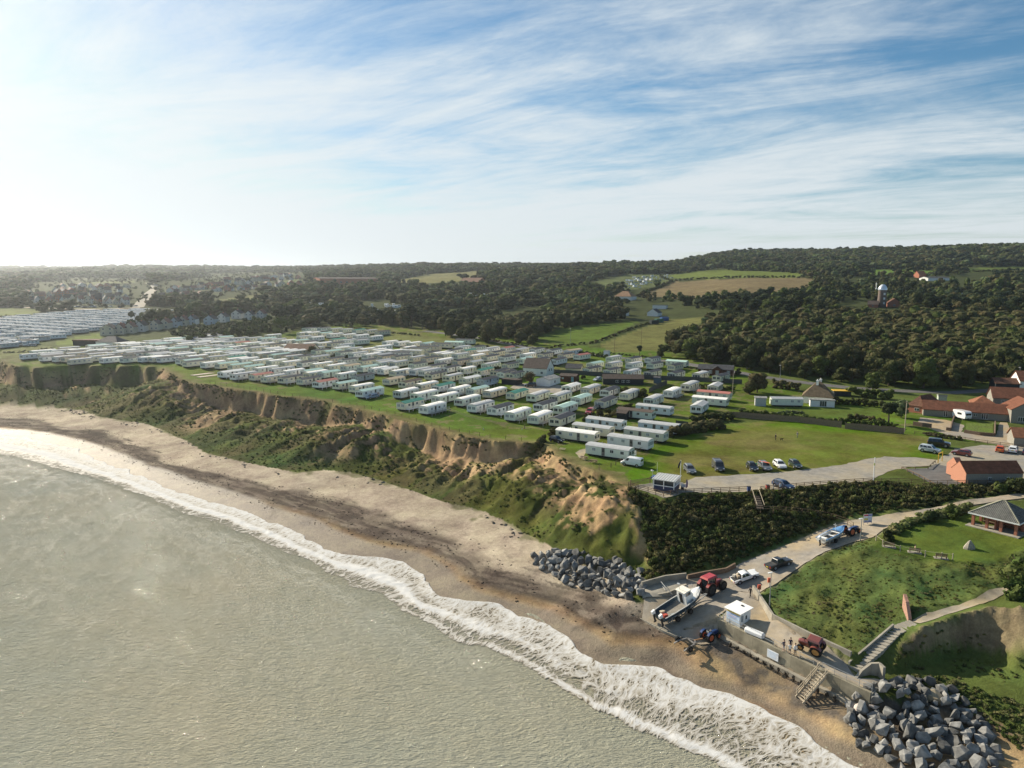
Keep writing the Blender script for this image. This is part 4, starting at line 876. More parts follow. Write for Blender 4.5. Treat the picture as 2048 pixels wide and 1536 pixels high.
def read_roofs():
    out = []
    for zi, t in ROOFS.items():
        ox, oy, s = Z(zi)
        for it in t.split():
            it, _, hd = it.partition('/'); X, Y, c = it.split(',')
            px, py = ox+float(X)/s, oy+float(Y)/s
            p = G(px, py, 2.95)
            hd = hd or 'A'
            ang = {'A': 29, 'B': 112, 'C': 124}[hd] + (8 if (zi in (7, 9) and px > 1130 and py < 760 and hd == 'A') else 0)
            out.append([p, c[0], c[1] if len(c) > 1 else None, ang+rng.uniform(-2, 2), px, py, hd])
    # close-packed rows between those that can be read one by one
    pol = [tuple(WL(*p)) for p in [(70,712),(180,700),(300,690),(420,676),(560,660),(640,652),(760,655),(770,676),(850,690),(960,694),(1010,712),(960,745),(860,752),(770,752),(700,770),(600,765),(500,748),(430,735),(300,722),(100,722)]]
    a_ = math.radians(29); u = np.array([math.sin(a_), math.cos(a_)]); v = np.array([u[1], -u[0]]); c0 = np.array(pol).mean(0); nf = 0
    for i in range(-16, 17):
        for j in range(-60, 61):
            q = c0+u*i*6.5+v*j*2.4
            if nf >= 62 or not inpoly(np.array(q[0]), np.array(q[1]), pol): continue
            ok = True
            for o in out:
                d = q-o[0][:2]
                if abs(d@u) < 11.6 and abs(d@v) < 4.5 if o[6] == 'A' else np.hypot(*d) < 9: ok = False; break
            if ok: out.append([np.array([q[0], q[1], 0.]), 'wwgggsm'[rng.integers(7)], None, 29+rng.uniform(-2, 2), 500, 700, 'A']); nf += 1
    # keep neighbours from running into each other
    for _ in range(12):
        for i in range(len(out)):
            for j in range(i+1, len(out)):
                a, b = out[i], out[j]; d = (b[0]-a[0])[:2]
                if abs(d[0]) > 11 or abs(d[1]) > 11: continue
                h = math.radians(a[3]); u = np.array([math.sin(h), math.cos(h)]); v = np.array([u[1], -u[0]])
                la, lb = d@u, d@v
                ln, wn = (11.2, 4.5) if (a[6] == 'A') == (b[6] == 'A') else (7.5, 6.8)
                if abs(la) < ln and abs(lb) < wn:
                    if ln-abs(la) < wn-abs(lb): mv = u*np.sign(la or 1)*(ln-abs(la))*.3
                    else: mv = v*np.sign(lb or 1)*(wn-abs(lb))*.3
                    a[0][:2] -= mv; b[0][:2] += mv
    return out
def ordn(k): return {1: 'first', 2: 'second', 3: 'third', 4: 'fourth', 5: 'fifth', 6: 'sixth', 7: 'seventh', 8: 'eighth', 9: 'ninth', 10: 'tenth'}.get(k, '%d%s' % (k, 'th' if 10 < k % 100 < 14 else {1: 'st', 2: 'nd', 3: 'rd'}.get(k % 10, 'th')))
def small_car(name): pass
def make_deck(o, L, W_, rz, lab, wide, length, mt):
    """raised railed deck along the visible side"""
    b = thing('caravan_deck', lab, 'deck', o, rz, 'railed decks beside the caravans')
    y0 = -W_/2-.06; x0 = -L/2+.2; x1 = x0+length
    p = MB(); p.box(((x0+x1)/2, y0-wide/2, .62), (length, wide, .1)); p.obj('platform', mt, b)
    n = max(2, int(length/1.8))
    pm = cmesh(('post', mt.name), lambda: MB().box((0, 0, .75), (.1, .1, 1.7)).mesh('post', mt))
    for k in range(n+1): link('post', pm, b, (x0+(x1-x0)*k/n, y0-wide+.05, 0))
    r = MB()
    for z in (1.0, 1.28, 1.55): r.box(((x0+x1)/2, y0-wide+.05, z), (length, .05, .07)); r.box((x0+.03, y0-wide/2, z), (.05, wide, .07))
    r.obj('railing', mt, b)
    return b
def build_caravans():
    cs = read_roofs()
    edge = LAND[:NE1]
    for c in cs:
        d, s = dpoly(np.array(c[0][0]), np.array(c[0][1]), edge); c += [float(d), float(s)]
    rows = {}
    for c in cs: rows.setdefault(int(max(c[7]-3, 0)/14.5), []).append(c)
    for r in rows: rows[r].sort(key=lambda c: c[8])
    ndeck = 0
    for r, row in sorted(rows.items()):
        for k, c in enumerate(row):
            p, rc, bc, ang, px, py, hd = c[:7]
            bc = bc or 'ccccwwwcep'[rng.integers(10)]
            L = [10.4, 11.2, 9.8][rng.integers(3)] if hd == 'A' else 11.0
            if py < 760 and px > 1190: L = 9.2
            W_ = 3.55; kind = 'pitch' if rc in 'sdmbr' else ('curve' if rc in 'wg' and rng.random() < .8 else 'pitch')
            h = math.radians(ang); rz = math.atan2(math.cos(h), math.sin(h))
            if hd == 'C': rz += math.pi        # long front window on the right hand end
            if hd == 'C' or hd == 'B': rz = rz
            z = float(hz(p[0], p[1]))
            where = 'row along the cliff edge' if r == 0 else '%s row from the cliff edge' % ordn(r+1)
            lab = '%s static caravan, %s roof, %s from left, %s' % (BODYC[bc][0], ROOFC[rc][0], ordn(k+1), where)
            if py < 728:
                link('static_caravan', far_mesh(L, W_, kind, rc, bc), None, (p[0], p[1], z), rz, label=lab, cat='static caravan', group='static caravans in the cliff-top park'); continue
            o = thing('static_caravan', lab, 'static caravan', (p[0], p[1], z), rz, 'static caravans in the cliff-top park')
            link('body', c_body(L, W_, kind, bc), o); link('roof', c_roof(L, W_, kind, rc), o); link('undercarriage', c_under(L, W_), o)
            gm = M_GLASS if rng.random() < .55 else M_CURT; w = W_/2
            if rng.random() < .5:
                for y in (-1.02, 0, 1.02): link('window', win_mesh(.82 if y else 1.1, 1.0, gm), o, (-L/2-.02, y, 1.72), -math.pi/2)
            else:
                for y in (-.78, .78): link('window', win_mesh(1.2, .95, gm), o, (-L/2-.02, y, 1.72), -math.pi/2)
            for sd in (-1, 1):
                ws = [-.36, -.12, .3] if rng.random() < .5 else [-.3, .1, .38]
                for q in ws: link('window', win_mesh(.95, .8, M_GLASS if rng.random() < .6 else M_CURT), o, (q*L, sd*(w+.02), 1.8), 0 if sd < 0 else math.pi)
                link('door', door_mesh(), o, ((ws[1]+.2 if ws[1] < 0 else ws[1]-.2)*L, sd*(w+.02), 1.5), 0 if sd < 0 else math.pi)
            if (hd == 'A' and rng.random() < (.8 if r < 2 else .35)) or (px > 1210 and px < 1230 and py > 885):
                ndeck += 1
                mt = M_DECK if rng.random() < .55 else M_WHITE
                make_deck((p[0], p[1], z), L, W_, rz, 'railed deck of the %s caravan %s from left in %s row from cliff' % (BODYC[bc][0], ordn(k+1), ordn(r+1)), 1.35, L*rng.uniform(.5, .95), mt)
    # the second park far to the left behind the white houses: too many to tell apart
    w = [tuple(WL(*p)) for p in [(-120,712),(0,702),(60,690),(180,664),(330,640),(372,630),(300,622),(150,626),(0,640),(-120,648)]]
    a = math.radians(24); u = np.array([math.sin(a), math.cos(a)]); v = np.array([u[1], -u[0]])
    pw = np.array(w); c0 = pw.mean(0); pts = []
    for i in range(-60, 61):
        for j in range(-60, 61):
            q = c0+u*i*12.6+v*(j*6.4+(i % 2)*2)
            q = q+rng.uniform(-1, 1, 2)*np.array([.8, 1.6])
            if inpoly(np.array(q[0]), np.array(q[1]), w) and rng.random() > .1: pts.append(q)
    pts.sort(key=lambda q: math.hypot(*q))
    rest = MB()
    for n, q in enumerate(pts):
        rc = 'wgggggss'[rng.integers(8)]; bc = 'cwlly'[rng.integers(5)]
        z = float(zland(*q)); rz = math.atan2(u[1], u[0])+rng.uniform(-.04, .04)
        if n < 24: link('static_caravan', far_mesh(9.6, 3.25, 'curve', rc, bc), None, (q[0], q[1], z), rz, label='pale static caravan packed among others in the far park behind the white houses', cat='static caravan', group='static caravans in the far park on the left')
        else:
            ca, sa = math.cos(rz), math.sin(rz)
            for me_ in [far_mesh(9.6, 3.25, 'curve', 'gs'[n % 2], 'wl'[n % 2])]:
                mp = [0, 1, 2, 3]
                k0 = len(rest.v)
                rest.v += [(q[0]+ca*p.co.x-sa*p.co.y, q[1]+sa*p.co.x+ca*p.co.y, z+p.co.z) for p in me_.vertices]
                rest.f += [tuple(i+k0 for i in p.vertices) for p in me_.polygons]; rest.m += [p.material_index+(2 if p.material_index < 2 and n % 2 else 0) if p.material_index < 2 else p.material_index+2 for p in me_.polygons]
    link('distant_caravans', rest.mesh('distant_caravans', [MATS['caravan_wall_grey'], MATS['caravan_roof_light grey'], MATS['caravan_wall_pale blue'], MATS['caravan_roof_light grey'], M_CURT, M_DARK], fix=False), kind='stuff', label='rows of pale caravans filling the back of the far park')
    print('caravans', len(cs), 'decks', ndeck, 'far', len(pts))
build_caravans()
# ---------------------------------------------------------------- vehicles
M_TYRE = mat('tyre_rubber', (.02, .02, .02), .9, .2); M_RIM = mat('alloy_rim', (.42, .43, .45), .35, .1, metal=.6)
M_CGLASS = mat('car_glass', (.02, .025, .03), .05, .1, spec=.8); M_HEAD = mat('headlamp_lens', (.75, .76, .78), .1, .05, spec=.8); M_TAIL = mat('tail_lamp', (.45, .02, .02), .2, .1)
M_TRIM = mat('black_trim', (.025, .025, .025), .6, .1); M_PLATE = mat('number_plate', (.75, .74, .68), .4, .05); M_YPLATE = mat('yellow_plate', (.75, .55, .05), .4, .05)
def paint(n, c): return mat('paint_'+n, c, .28, .04, 2, coat=.6, spec=.6)
# side profile of the body below the windows, then the cabin: base x0,x1 and roof x0,x1, z belt, z roof
CARS = {
 'hatch': dict(L=4.05, w=.86, body=[(-2.0,.30),(-2.02,.55),(-1.98,.88),(-1.7,.93),(.85,.93),(1.45,.84),(1.95,.70),(2.03,.5),(2.0,.28)], cab=(-1.88,.98,-1.55,.22,.92,1.47), wb=2.5, r=.31),
 'estate': dict(L=4.6, w=.9, body=[(-2.28,.32),(-2.3,.6),(-2.24,.92),(-1.9,.97),(.95,.95),(1.65,.86),(2.2,.70),(2.3,.5),(2.27,.3)], cab=(-2.16,1.12,-1.8,.32,.95,1.5), wb=2.7, r=.33),
 'suv': dict(L=4.55, w=.94, body=[(-2.2,.38),(-2.24,.7),(-2.2,1.08),(-1.9,1.12),(1.0,1.1),(1.7,1.04),(2.18,.92),(2.27,.6),(2.24,.36)], cab=(-2.14,1.12,-1.95,.45,1.1,1.76), wb=2.66, r=.38),
 'van': dict(L=4.85, w=.96, body=[(-2.4,.36),(-2.42,1.0),(-2.4,1.12),(1.0,1.12),(1.75,1.05),(2.3,.86),(2.42,.6),(2.4,.34)], cab=(-2.38,1.72,-2.34,.98,1.1,1.95), wb=3.0, r=.34),
 'pickup': dict(L=5.2, w=.93, body=[(-2.55,.5),(-2.58,.8),(-2.55,1.02),(-.9,1.02),(-.85,1.05),(1.0,1.05),(1.75,1.0),(2.4,.88),(2.56,.65),(2.52,.42)], cab=(-.98,1.12,-.72,.42,1.04,1.74), wb=3.0, r=.39)}
def car_meshes(ty, pm, bed=False):
    def f():
        c = CARS[ty]; w = c['w']; b = MB(); pr = c['body']
        cz = sum(p[1] for p in pr)/len(pr)
        def ring(y, s, t): return [(p[0]*s, y, cz+(p[1]-cz)*t) for p in pr]
        b.loft([ring(-w, .955, .86), ring(-w+.06, .99, .98), ring(-w+.2, 1, 1), ring(w-.2, 1, 1), ring(w-.06, .99, .98), ring(w, .955, .86)])
        x0, x1, r0, r1, zb, zr = c['cab']; wt = w*.74 if ty != 'van' else w*.86; wb_ = w*.95
        base = [(x0, -wb_, zb-.06), (x1, -wb_, zb-.06), (x1, wb_, zb-.06), (x0, wb_, zb-.06)]
        mid = [(r0-.04, -wt-.03, zr-.1), (r1+.06, -wt-.03, zr-.1), (r1+.06, wt+.03, zr-.1), (r0-.04, wt+.03, zr-.1)]
        top = [(r0+.1, -wt+.08, zr), (r1-.12, -wt+.08, zr), (r1-.12, wt-.08, zr), (r0+.1, wt-.08, zr)]
        b.loft([base, mid, top])
        for sx in (-c['wb']/2, c['wb']/2):
            for sy in (-1, 1): b.cyl((sx, sy*(w-.16), c['r']), (sx, sy*(w+.006), c['r']), c['r']+.07, n=16, m=1)
        b.box((0, 0, .3), (c['L']*.9, w*1.7, .12), m=1)
        for sy in (-1, 1): b.box((.62 if ty != 'van' else 1.2, sy*(w+.09), zb+.08), (.12, .16, .13), m=0)
        if ty == 'pickup': b.box((-1.74, 0, .98), (1.5, w*1.62, .1), m=1)
        out = {'body': b.mesh('body', [pm, M_TRIM], smooth=True)}
        B = [Vector(p) for p in base]; T = [Vector(p) for p in mid]
        def pane(i, j, u0, u1, v0, v1, nm):
            p00, p10, p01, p11 = B[i], B[j], T[i], T[j]
            def at(u, v): return (p00.lerp(p10, u)).lerp(p01.lerp(p11, u), v)
            n = (at(1, 0)-at(0, 0)).cross(at(0, 1)-at(0, 0)).normalized()
            q = [at(u0, v0), at(u1, v0), at(u1-.02, v1), at(u0+.02, v1)]
            m_ = MB(); m_.loft([[p+n*.012 for p in q], [p-n*.03 for p in q]]); return m_.mesh(nm, M_CGLASS)
        out['windscreen'] = pane(1, 2, .05, .95, .14, .97, 'windscreen')
        out['rear_window'] = pane(3, 0, .08, .92, .3, .95, 'rear_window')
        sv = [(.04, .44), (.47, .9)] if ty != 'van' else [(.76, .95)]
        if ty in ('estate', 'suv'): sv = [(.04, .26), (.29, .58), (.61, .92)]
        out['side_window'] = [pane(0, 1, a, e, .2, .94, 'side_window') for a, e in sv]+[pane(2, 3, 1-e, 1-a, .2, .94, 'side_window') for a, e in sv]
        return out
    return cmesh(('car', ty, pm.name), f)
def wheel_meshes(r, wd, rm=None, tag='car'):
    def f():
        t = MB().cyl((0, -wd/2, 0), (0, wd/2, 0), r, n=18).mesh('tyre', M_TYRE)
        b = MB(); b.cyl((0, -wd/2-.012, 0), (0, wd/2+.012, 0), r*.62, n=12)
        for k in range(5):
            a = k*1.2566
            b.box((math.cos(a)*r*.33, -wd/2-.02, math.sin(a)*r*.33), (r*.5, .02, r*.13), 0)
        return t, b.mesh('rim', rm or M_RIM)
    return cmesh(('wheel', r, wd, (rm or M_RIM).name), f)
def wheel(parent, x, y, r, wd, rm=None, name='wheel', lab=None):
    t, m = wheel_meshes(r, wd, rm); w = link(name, t, parent, (x, y, r)); link('rim', m, w); return w
def slope_at(x, y, rz, d=1.4):
    c, s = math.cos(rz), math.sin(rz)
    p = (float(hz(x+c*d, y+s*d))-float(hz(x-c*d, y-s*d)))/(2*d); r = (float(hz(x-s*d*.6, y+c*d*.6))-float(hz(x+s*d*.6, y-c*d*.6)))/(1.2*d)
    return p, r
def seat(o, x, y, z, rz):
    """sit a root on sloping ground"""
    p, r = slope_at(x, y, rz)
    o.rotation_euler = (math.atan(r), -math.atan(p), rz); o.rotation_mode = 'XYZ'
    R = Matrix.Rotation(rz, 3, 'Z') @ Matrix.Rotation(-math.atan(p), 3, 'Y') @ Matrix.Rotation(math.atan(r), 3, 'X')
    o.rotation_euler = R.to_euler(); o.location = (x, y, z)
def car(ty, px, py, hdpx, pcol, label, name='parked_car', cat='car', group=None, on=.1, s=1.0):
    """px,py: photo pixel of the ground under the middle; hdpx: pixel the nose points to"""
    g = G(px, py); h = G(*hdpx); rz = math.atan2(h[1]-g[1], h[0]-g[0])
    o = thing(name, label, cat, (0, 0, 0), 0, group); seat(o, g[0], g[1], g[2]+on, rz); o.scale = (s, s, s)
    pm = paint(*pcol); c = CARS[ty]; ms = car_meshes(ty, pm)
    link('body', ms['body'], o); link('windscreen', ms['windscreen'], o); link('rear_window', ms['rear_window'], o)
    for m in ms['side_window']: link('side_window', m, o)
    for sx in (-1, 1):
        for sy in (-1, 1): wheel(o, sx*c['wb']/2, sy*(c['w']-.1), c['r'], .2)
    zl = c['body'][-3][1]-.06; xf = c['body'][-2][0]
    for sy in (-1, 1):
        hm = cmesh(('hl',), lambda: MB().box((0, 0, 0), (.14, .32, .15)).mesh('headlight', M_HEAD)); link('headlight', hm, o, (xf-.08, sy*(c['w']-.27), zl))
        tm = cmesh(('tl',), lambda: MB().box((0, 0, 0), (.08, .16, .34)).mesh('tail_light', M_TAIL)); link('tail_light', tm, o, (c['body'][1][0]+.03, sy*(c['w']-.17), c['body'][2][1]-.2))
    link('number_plate', cmesh(('np',), lambda: MB().box((0, 0, 0), (.03, .5, .12)).mesh('number_plate', M_PLATE)), o, (xf+.03, 0, .42))
    link('rear_plate', cmesh(('npy',), lambda: MB().box((0, 0, 0), (.03, .5, .12)).mesh('rear_plate', M_YPLATE)), o, (c['body'][1][0]-.02, 0, .72))
    return o
WHT, SIL, BLK, GRY, DGR, RED = ('white', (.8, .8, .79)), ('silver', (.42, .46, .5)), ('black', (.012, .012, .014)), ('grey', (.13, .14, .15)), ('dark_grey', (.055, .055, .06)), ('red', (.35, .03, .03))
DBL, DGN, MRN, ORA, LBL = ('dark_blue', (.025, .045, .10)), ('dark_green', (.02, .035, .03)), ('maroon', (.16, .025, .02)), ('orange', (.60, .10, .02)), ('steel_blue', (.16, .24, .36))
CP = 'cars parked at the cliff-top car park'
car('van', 1264, 931, (1238, 927), WHT, 'white van parked on the grass beside the caravan with the white railing', 'parked_van', 'van', on=.02)
car('estate', 1379, 944, (1388, 953), GRY, 'grey estate car, leftmost of the cars on the meadow edge', group=CP)
car('van', 1436, 939, (1445, 950), DGR, 'dark grey van parked nose-out on the meadow with its back open', 'parked_van', 'van')
car('hatch', 1504, 939, (1515, 949), BLK, 'black car with its tailgate raised on the meadow', group=CP)
car('estate', 1529, 938, (1541, 947), GRY, 'grey car with an orange board on its roof', group=CP)
car('hatch', 1559, 934.5, (1571, 943), WHT, 'white car parked between the grey car and the dark green car', group=CP)
car('hatch', 1590, 934, (1602, 942), DGN, 'dark green car, rightmost of the row on the meadow edge', group=CP)
car('estate', 1566, 976, (1582, 982), DBL, 'dark blue car with its door open beside the cliff-top fence', group=CP)
car('suv', 1859, 905, (1884, 909), SIL, 'silver four-wheel-drive parked on the grass near the yellow barrier', group=CP)
car('suv', 1877, 893, (1902, 895.5), BLK, 'black four-wheel-drive parked behind the silver one', group=CP, s=1.1)
car('hatch', 1923, 911, (1898, 907), MRN, 'dark red small car with a black roof on the gravel', group=CP)
car('hatch', 2000, 903, (2004, 893), ORA, 'orange car parked by the rail on the right', group=CP)
car('estate', 2026, 904, (2031, 894), WHT, 'white car parked next to the orange car', group=CP)
car('hatch', 2054, 908, (2058, 898), DBL, 'blue car at the right edge of the view', group=CP)
car('pickup', 1490, 1160, (1517, 1151), WHT, 'white pickup truck with a loaded open bed on the slipway road', 'pickup_truck', 'pickup', s=.88)
car('pickup', 1558, 1134, (1585, 1124), BLK, 'black pickup truck with a covered bed on the slipway road', 'pickup_truck', 'pickup', s=.9)
car('estate', 744, 797, (728, 799.5), LBL, 'silver-blue estate car beside the mint-roofed caravan on the cliff edge')
car('hatch', 1113, 884, (1128, 887), BLK, 'black car on the grass next to the bush at the cliff corner')
car('suv', 1180, 828, (1172, 833), RED, 'red car parked among the caravans')
car('estate', 1196, 819, (1180, 823), DGN, 'dark green car behind the red car')
car('suv', 1246, 800, (1232, 799), BLK, 'black car behind the caravan by the fence')
car('suv', 1061, 774, (1045, 774), BLK, 'black car parked under the bare brown tree')
car('hatch', 1195, 762, (1180, 765), SIL, 'silver car on the lane beside the long dark shed')
car('estate', 348, 724, (330, 725), SIL, 'pale car beside the far caravans near the brink')
# roof board, raised tailgates, load
def at_local(o, x, y, z): return o
def pickup_load():
    g = G(1490, 1160); h = G(1517, 1151); rz = math.atan2(h[1]-g[1], h[0]-g[0]); c, s_ = math.cos(rz), math.sin(rz)
    for k, (x, y, lb, cl) in enumerate([(-1.25, .3, 'cream box at the front of the white pickup bed', (.55, .47, .36)), (-1.6, -.25, 'tan box in the middle of the white pickup bed', (.45, .36, .25)), (-2.0, .25, 'pale box at the tail of the white pickup bed', (.6, .55, .46))]):
        q = (g[0]+c*x*.88-s_*y, g[1]+s_*x*.88+c*y); link('box', MB().box((0, 0, .2), (.5, .45, .4)).mesh('box', mat('box_%d' % k, cl, .8, .2)), None, (*q, float(hz(*q))+.98), rz+.2*k, label=lb, cat='box')
pickup_load()
def roof_board():
    g = G(1529, 938)
    b = MB(); b.loft([[(x, y*w_, .05*h_) for y, h_ in ((-.3, 0), (.3, 0), (.3, 1), (-.3, 1))] for x, w_ in ((-1.3, .2), (-.9, .8), (0, 1), (.9, .8), (1.3, .2))])
    link('surfboard', b.mesh('surfboard', mat('orange_board', (.75, .16, .05), .4, .05)), None, (g[0], g[1], g[2]+1.56), math.radians(-50), label='orange board lying on the roof of the grey car', cat='board')
roof_board()
def simple_vehicle(kind, col):
    def f():
        b = MB(); m = [paint(*col), M_CGLASS, M_TRIM]
        if kind == 'campervan':
            b.extr([(-2.8,.45),(2.6,.45),(2.7,1.2),(2.2,1.45),(2.0,2.1),(2.1,2.7),(-2.8,2.8)], -1.05, 1.05); b.box((2.12, 0, 1.75), (.1, 1.8, .55), m=1)
            for sy in (-1, 1): b.box((-.6, sy*1.06, 1.9), (1.6, .05, .6), m=1); b.box((1.5, sy*1.06, 1.7), (.8, .05, .5), m=1)
        elif kind == 'touring_caravan':
            b.extr([(-2.3,.5),(2.3,.5),(2.5,1.3),(2.2,2.4),(1.6,2.6),(-2.1,2.6),(-2.5,1.4)], -1.1, 1.1); b.box((2.42, 0, 1.75), (.12, 1.7, .6), m=1); b.bar((2.3, 0, .6), (3.4, 0, .5), .1, m=2)
            for sy in (-1, 1): b.box((.3, sy*1.11, 1.75), (1.5, .04, .6), m=1)
        else:
            b.extr([(-2.1,.3),(-2.15,.9),(.9,.95),(2.1,.75),(2.15,.3)], -.88, .88); b.loft([[(-2.0,-.8,.9),(1.0,-.8,.9),(1.0,.8,.9),(-2.0,.8,.9)], [(-1.6,-.65,1.42),(.3,-.65,1.42),(.3,.65,1.42),(-1.6,.65,1.42)]], m=1); b.box((-.65, 0, 1.44), (1.8, 1.28, .06))
        for sx in (-1.3, 1.4):
            for sy in (-1, 1): b.cyl((sx, sy*.7, .34), (sx, sy*.95, .34), .34, n=8, m=2)
        return b.mesh('parked_car' if kind == 'car' else kind, m)
    return cmesh(('sv', kind, col[0]), f)
def far_vehicles(pts, mix, label, group, cat=None):
    for px, py in pts:
        k, c = mix[rng.integers(len(mix))]; p = WL(px, py)
        link('parked_car' if k == 'car' else k, simple_vehicle(k, c), None, (p[0], p[1], float(zland(*p))), rng.uniform(0, 6.28), label=label, cat='car' if k == 'car' else 'camper', group=group)
CAMP = [('car', WHT), ('car', SIL), ('campervan', WHT), ('touring_caravan', WHT), ('car', GRY), ('car', LBL), ('touring_caravan', WHT), ('campervan', WHT)]
pp = []
for r, (x0, y0, x1, y1, n) in enumerate([(1268,556,1345,552,9), (1275,560,1350,556,10), (1255,563,1335,560,10), (1238,567,1320,565,10), (1225,571,1300,570,9), (1200,577,1290,575,9)]):
    for k in range(n): pp.append((x0+(x1-x0)*(k+rng.uniform(-.3, .3))/n, y0+(y1-y0)*k/n+rng.uniform(-.8, .8)))
far_vehicles(pp, CAMP, 'small pale vehicle on the hillside campsite beside the ploughed field', 'vehicles on the hillside campsite')
far_vehicles([(925+rng.uniform(0, 62), 590+rng.uniform(0, 12)) for _ in range(14)], CAMP, 'small pale vehicle in a clearing between the dark trees', 'vehicles in the clearing among trees')
far_vehicles([(742+rng.uniform(0, 62), 612+rng.uniform(0, 18)) for _ in range(14)], CAMP[2:4]+CAMP[6:], 'white camper parked by the trees behind the caravan park', 'campers by the trees')
far_vehicles([(540+rng.uniform(0, 110), 609+rng.uniform(0, 5)) for _ in range(16)], CAMP, 'vehicle in the line along the field behind the white houses', 'vehicles along the far field')
far_vehicles([(1905+10*k+rng.uniform(-1, 1), 590+3*r+rng.uniform(-1, 1)) for k in range(5) for r in range(2)], CAMP[2:4], 'white camper in the clearing to the right of the windmill', 'campers right of the windmill')
far_vehicles([(4+x*11, 692-y*4) for x in range(7) for y in range(2)], CAMP, 'vehicle parked by the hedge at the far left', 'vehicles at the far left hedge')
far_vehicles([(60+rng.uniform(0, 230), 613+rng.uniform(0, 3)) for _ in range(16)], CAMP[:2]+CAMP[4:6], 'car parked along the road of the far estate', 'cars along the far estate road')
# ---------------------------------------------------------------- tractors, boats, trailer
def tractor(name, label, rear, front, pcol, cab=None, rimc=None, rr=.85, fr=.5, wb=2.2, roofc=None, s=1.0, dz=.11):
    a, b_ = G(*rear), G(*front); rz = math.atan2(b_[1]-a[1], b_[0]-a[0])
    o = thing(name, label, 'tractor', (0, 0, 0)); 
    cx, cy = a[0]+math.cos(rz)*wb*s/2, a[1]+math.sin(rz)*wb*s/2
    seat(o, cx, cy, float(hz(cx, cy))+dz, rz); o.scale = (s, s, s)
    pm = paint(*pcol); rm = rimc or mat('red_rim', (.45, .06, .04), .5, .15)
    for sy in (-1, 1): wheel(o, -wb/2, sy*.82, rr, .45, rm, 'rear_wheel'); wheel(o, wb/2, sy*.74, fr, .32, rm, 'front_wheel')
    b = MB(); z0 = rr*.95
    sec = lambda x, w, z1, z2: [(x, -w, z1), (x, w, z1), (x, w, z2-.12), (x, w*.7, z2), (x, -w*.7, z2), (x, -w, z2-.12)]
    b.loft([sec(-.1, .34, z0-.15, z0+.62), sec(wb*.45, .33, z0-.15, z0+.58), sec(wb*.64, .30, z0-.12, z0+.5), sec(wb*.72, .26, z0-.05, z0+.4)]); b.obj('bonnet', pm, o)
    c = MB(); c.box((-.05*wb, 0, z0-.22), (wb*1.1, .42, .4)); c.box((-wb/2, 0, rr), (.4, 1.5, .3)); c.box((wb/2, 0, fr), (.2, 1.2, .16)); c.box((-wb/2-.45, 0, .55), (.5, .5, .2)); c.obj('chassis', M_TRIM, o)
    for sy in (-1, 1):
        f = MB(); n = 8; R = rr+.1
        ring = lambda y: [(-wb/2+math.cos(t)*R, y, rr+math.sin(t)*R) for t in np.linspace(.15, 2.5, n)]
        up = ring(sy*.58); lo = ring(sy*1.04)
        f.loft([up+[(p[0], p[1], p[2]-.05) for p in up[::-1]], lo+[(p[0], p[1], p[2]-.05) for p in lo[::-1]]]); f.obj('mudguard', pm, o)
    MB().cyl((wb*.3, .2, z0+.5), (wb*.3, .2, z0+1.35), .045, n=8).obj('exhaust', M_TRIM, o)
    if cab:
        k = MB(); x0, x1 = -wb/2-.45, .1; zb, zt = z0+.15, z0+1.55
        for x, y, in ((x0, -.62), (x0, .62), (x1, -.58), (x1, .58)): k.bar((x, y, zb), (x*.92-.03, y*.93, zt), .09)
        k.obj('cab_frame', pm, o)
        r = MB(); r.loft([[(x0-.12, -.74, zt), (x1+.12, -.74, zt), (x1+.12, .74, zt), (x0-.12, .74, zt)], [(x0+.1, -.58, zt+.2), (x1-.05, -.58, zt+.2), (x1-.05, .58, zt+.2), (x0+.1, .58, zt+.2)]]); r.obj('cab_roof', paint(*(roofc or pcol)), o)
        for nm, c_, d_ in (('front_window', (x1-.02, 0, (zb+zt)/2), (.03, 1.02, 1.25)), ('rear_window', (x0+.03, 0, (zb+zt)/2+.1), (.03, 1.05, 1.05)), ('side_window', ((x0+x1)/2, -.6, (zb+zt)/2), (1.25, .03, 1.25)), ('side_window', ((x0+x1)/2, .6, (zb+zt)/2), (1.25, .03, 1.25))):
            MB().box(c_, d_).obj(nm, M_CGLASS, o)
    else:
        s_ = MB(); s_.box((-wb/2+.35, 0, rr+.42), (.45, .5, .1)); s_.box((-wb/2+.12, 0, rr+.66), (.1, .5, .45)); s_.obj('seat', mat('grey_seat', (.4, .4, .38), .6, .2), o)
        w_ = MB(); w_.cyl((-.05, 0, z0+.55), (-.25, 0, z0+.8), .03, n=6); w_.cyl((-.24, 0, z0+.79), (-.27, 0, z0+.83), .22, n=12); w_.obj('steering_wheel', M_TRIM, o)
    return o
TRB, TRR, TRO = ('tractor_blue', (.02, .05, .16)), ('tractor_red', (.28, .045, .035)), ('faded_red', (.20, .055, .042))
M_ORIM = mat('orange_rim', (.55, .13, .05), .6, .15); M_YRIM = mat('rusty_rim', (.42, .23, .08), .7, .25)
tractor('tractor', 'large red tractor with a red cab roof hitched to the fishing boat', (1413, 1189), (1437, 1178), TRR, cab=True, rimc=M_TRIM, rr=.92, fr=.72, wb=2.6, s=1.12, roofc=('bright_red', (.45, .05, .04)))
tractor('tractor', 'blue tractor with orange wheels standing at the foot of the slip', (1414, 1282), (1434, 1273), TRB, rimc=M_ORIM, s=.82)
tractor('tractor', 'old blue tractor with red wheels towing a small boat up the road', (1697, 1071), (1714, 1065), TRB, rimc=M_ORIM, s=.88)
tractor('tractor', 'old red tractor with a cab parked by the promenade wall', (1636, 1308), (1606, 1296), TRO, cab=True, rimc=M_YRIM, rr=.85, fr=.5, wb=2.3, s=.9)
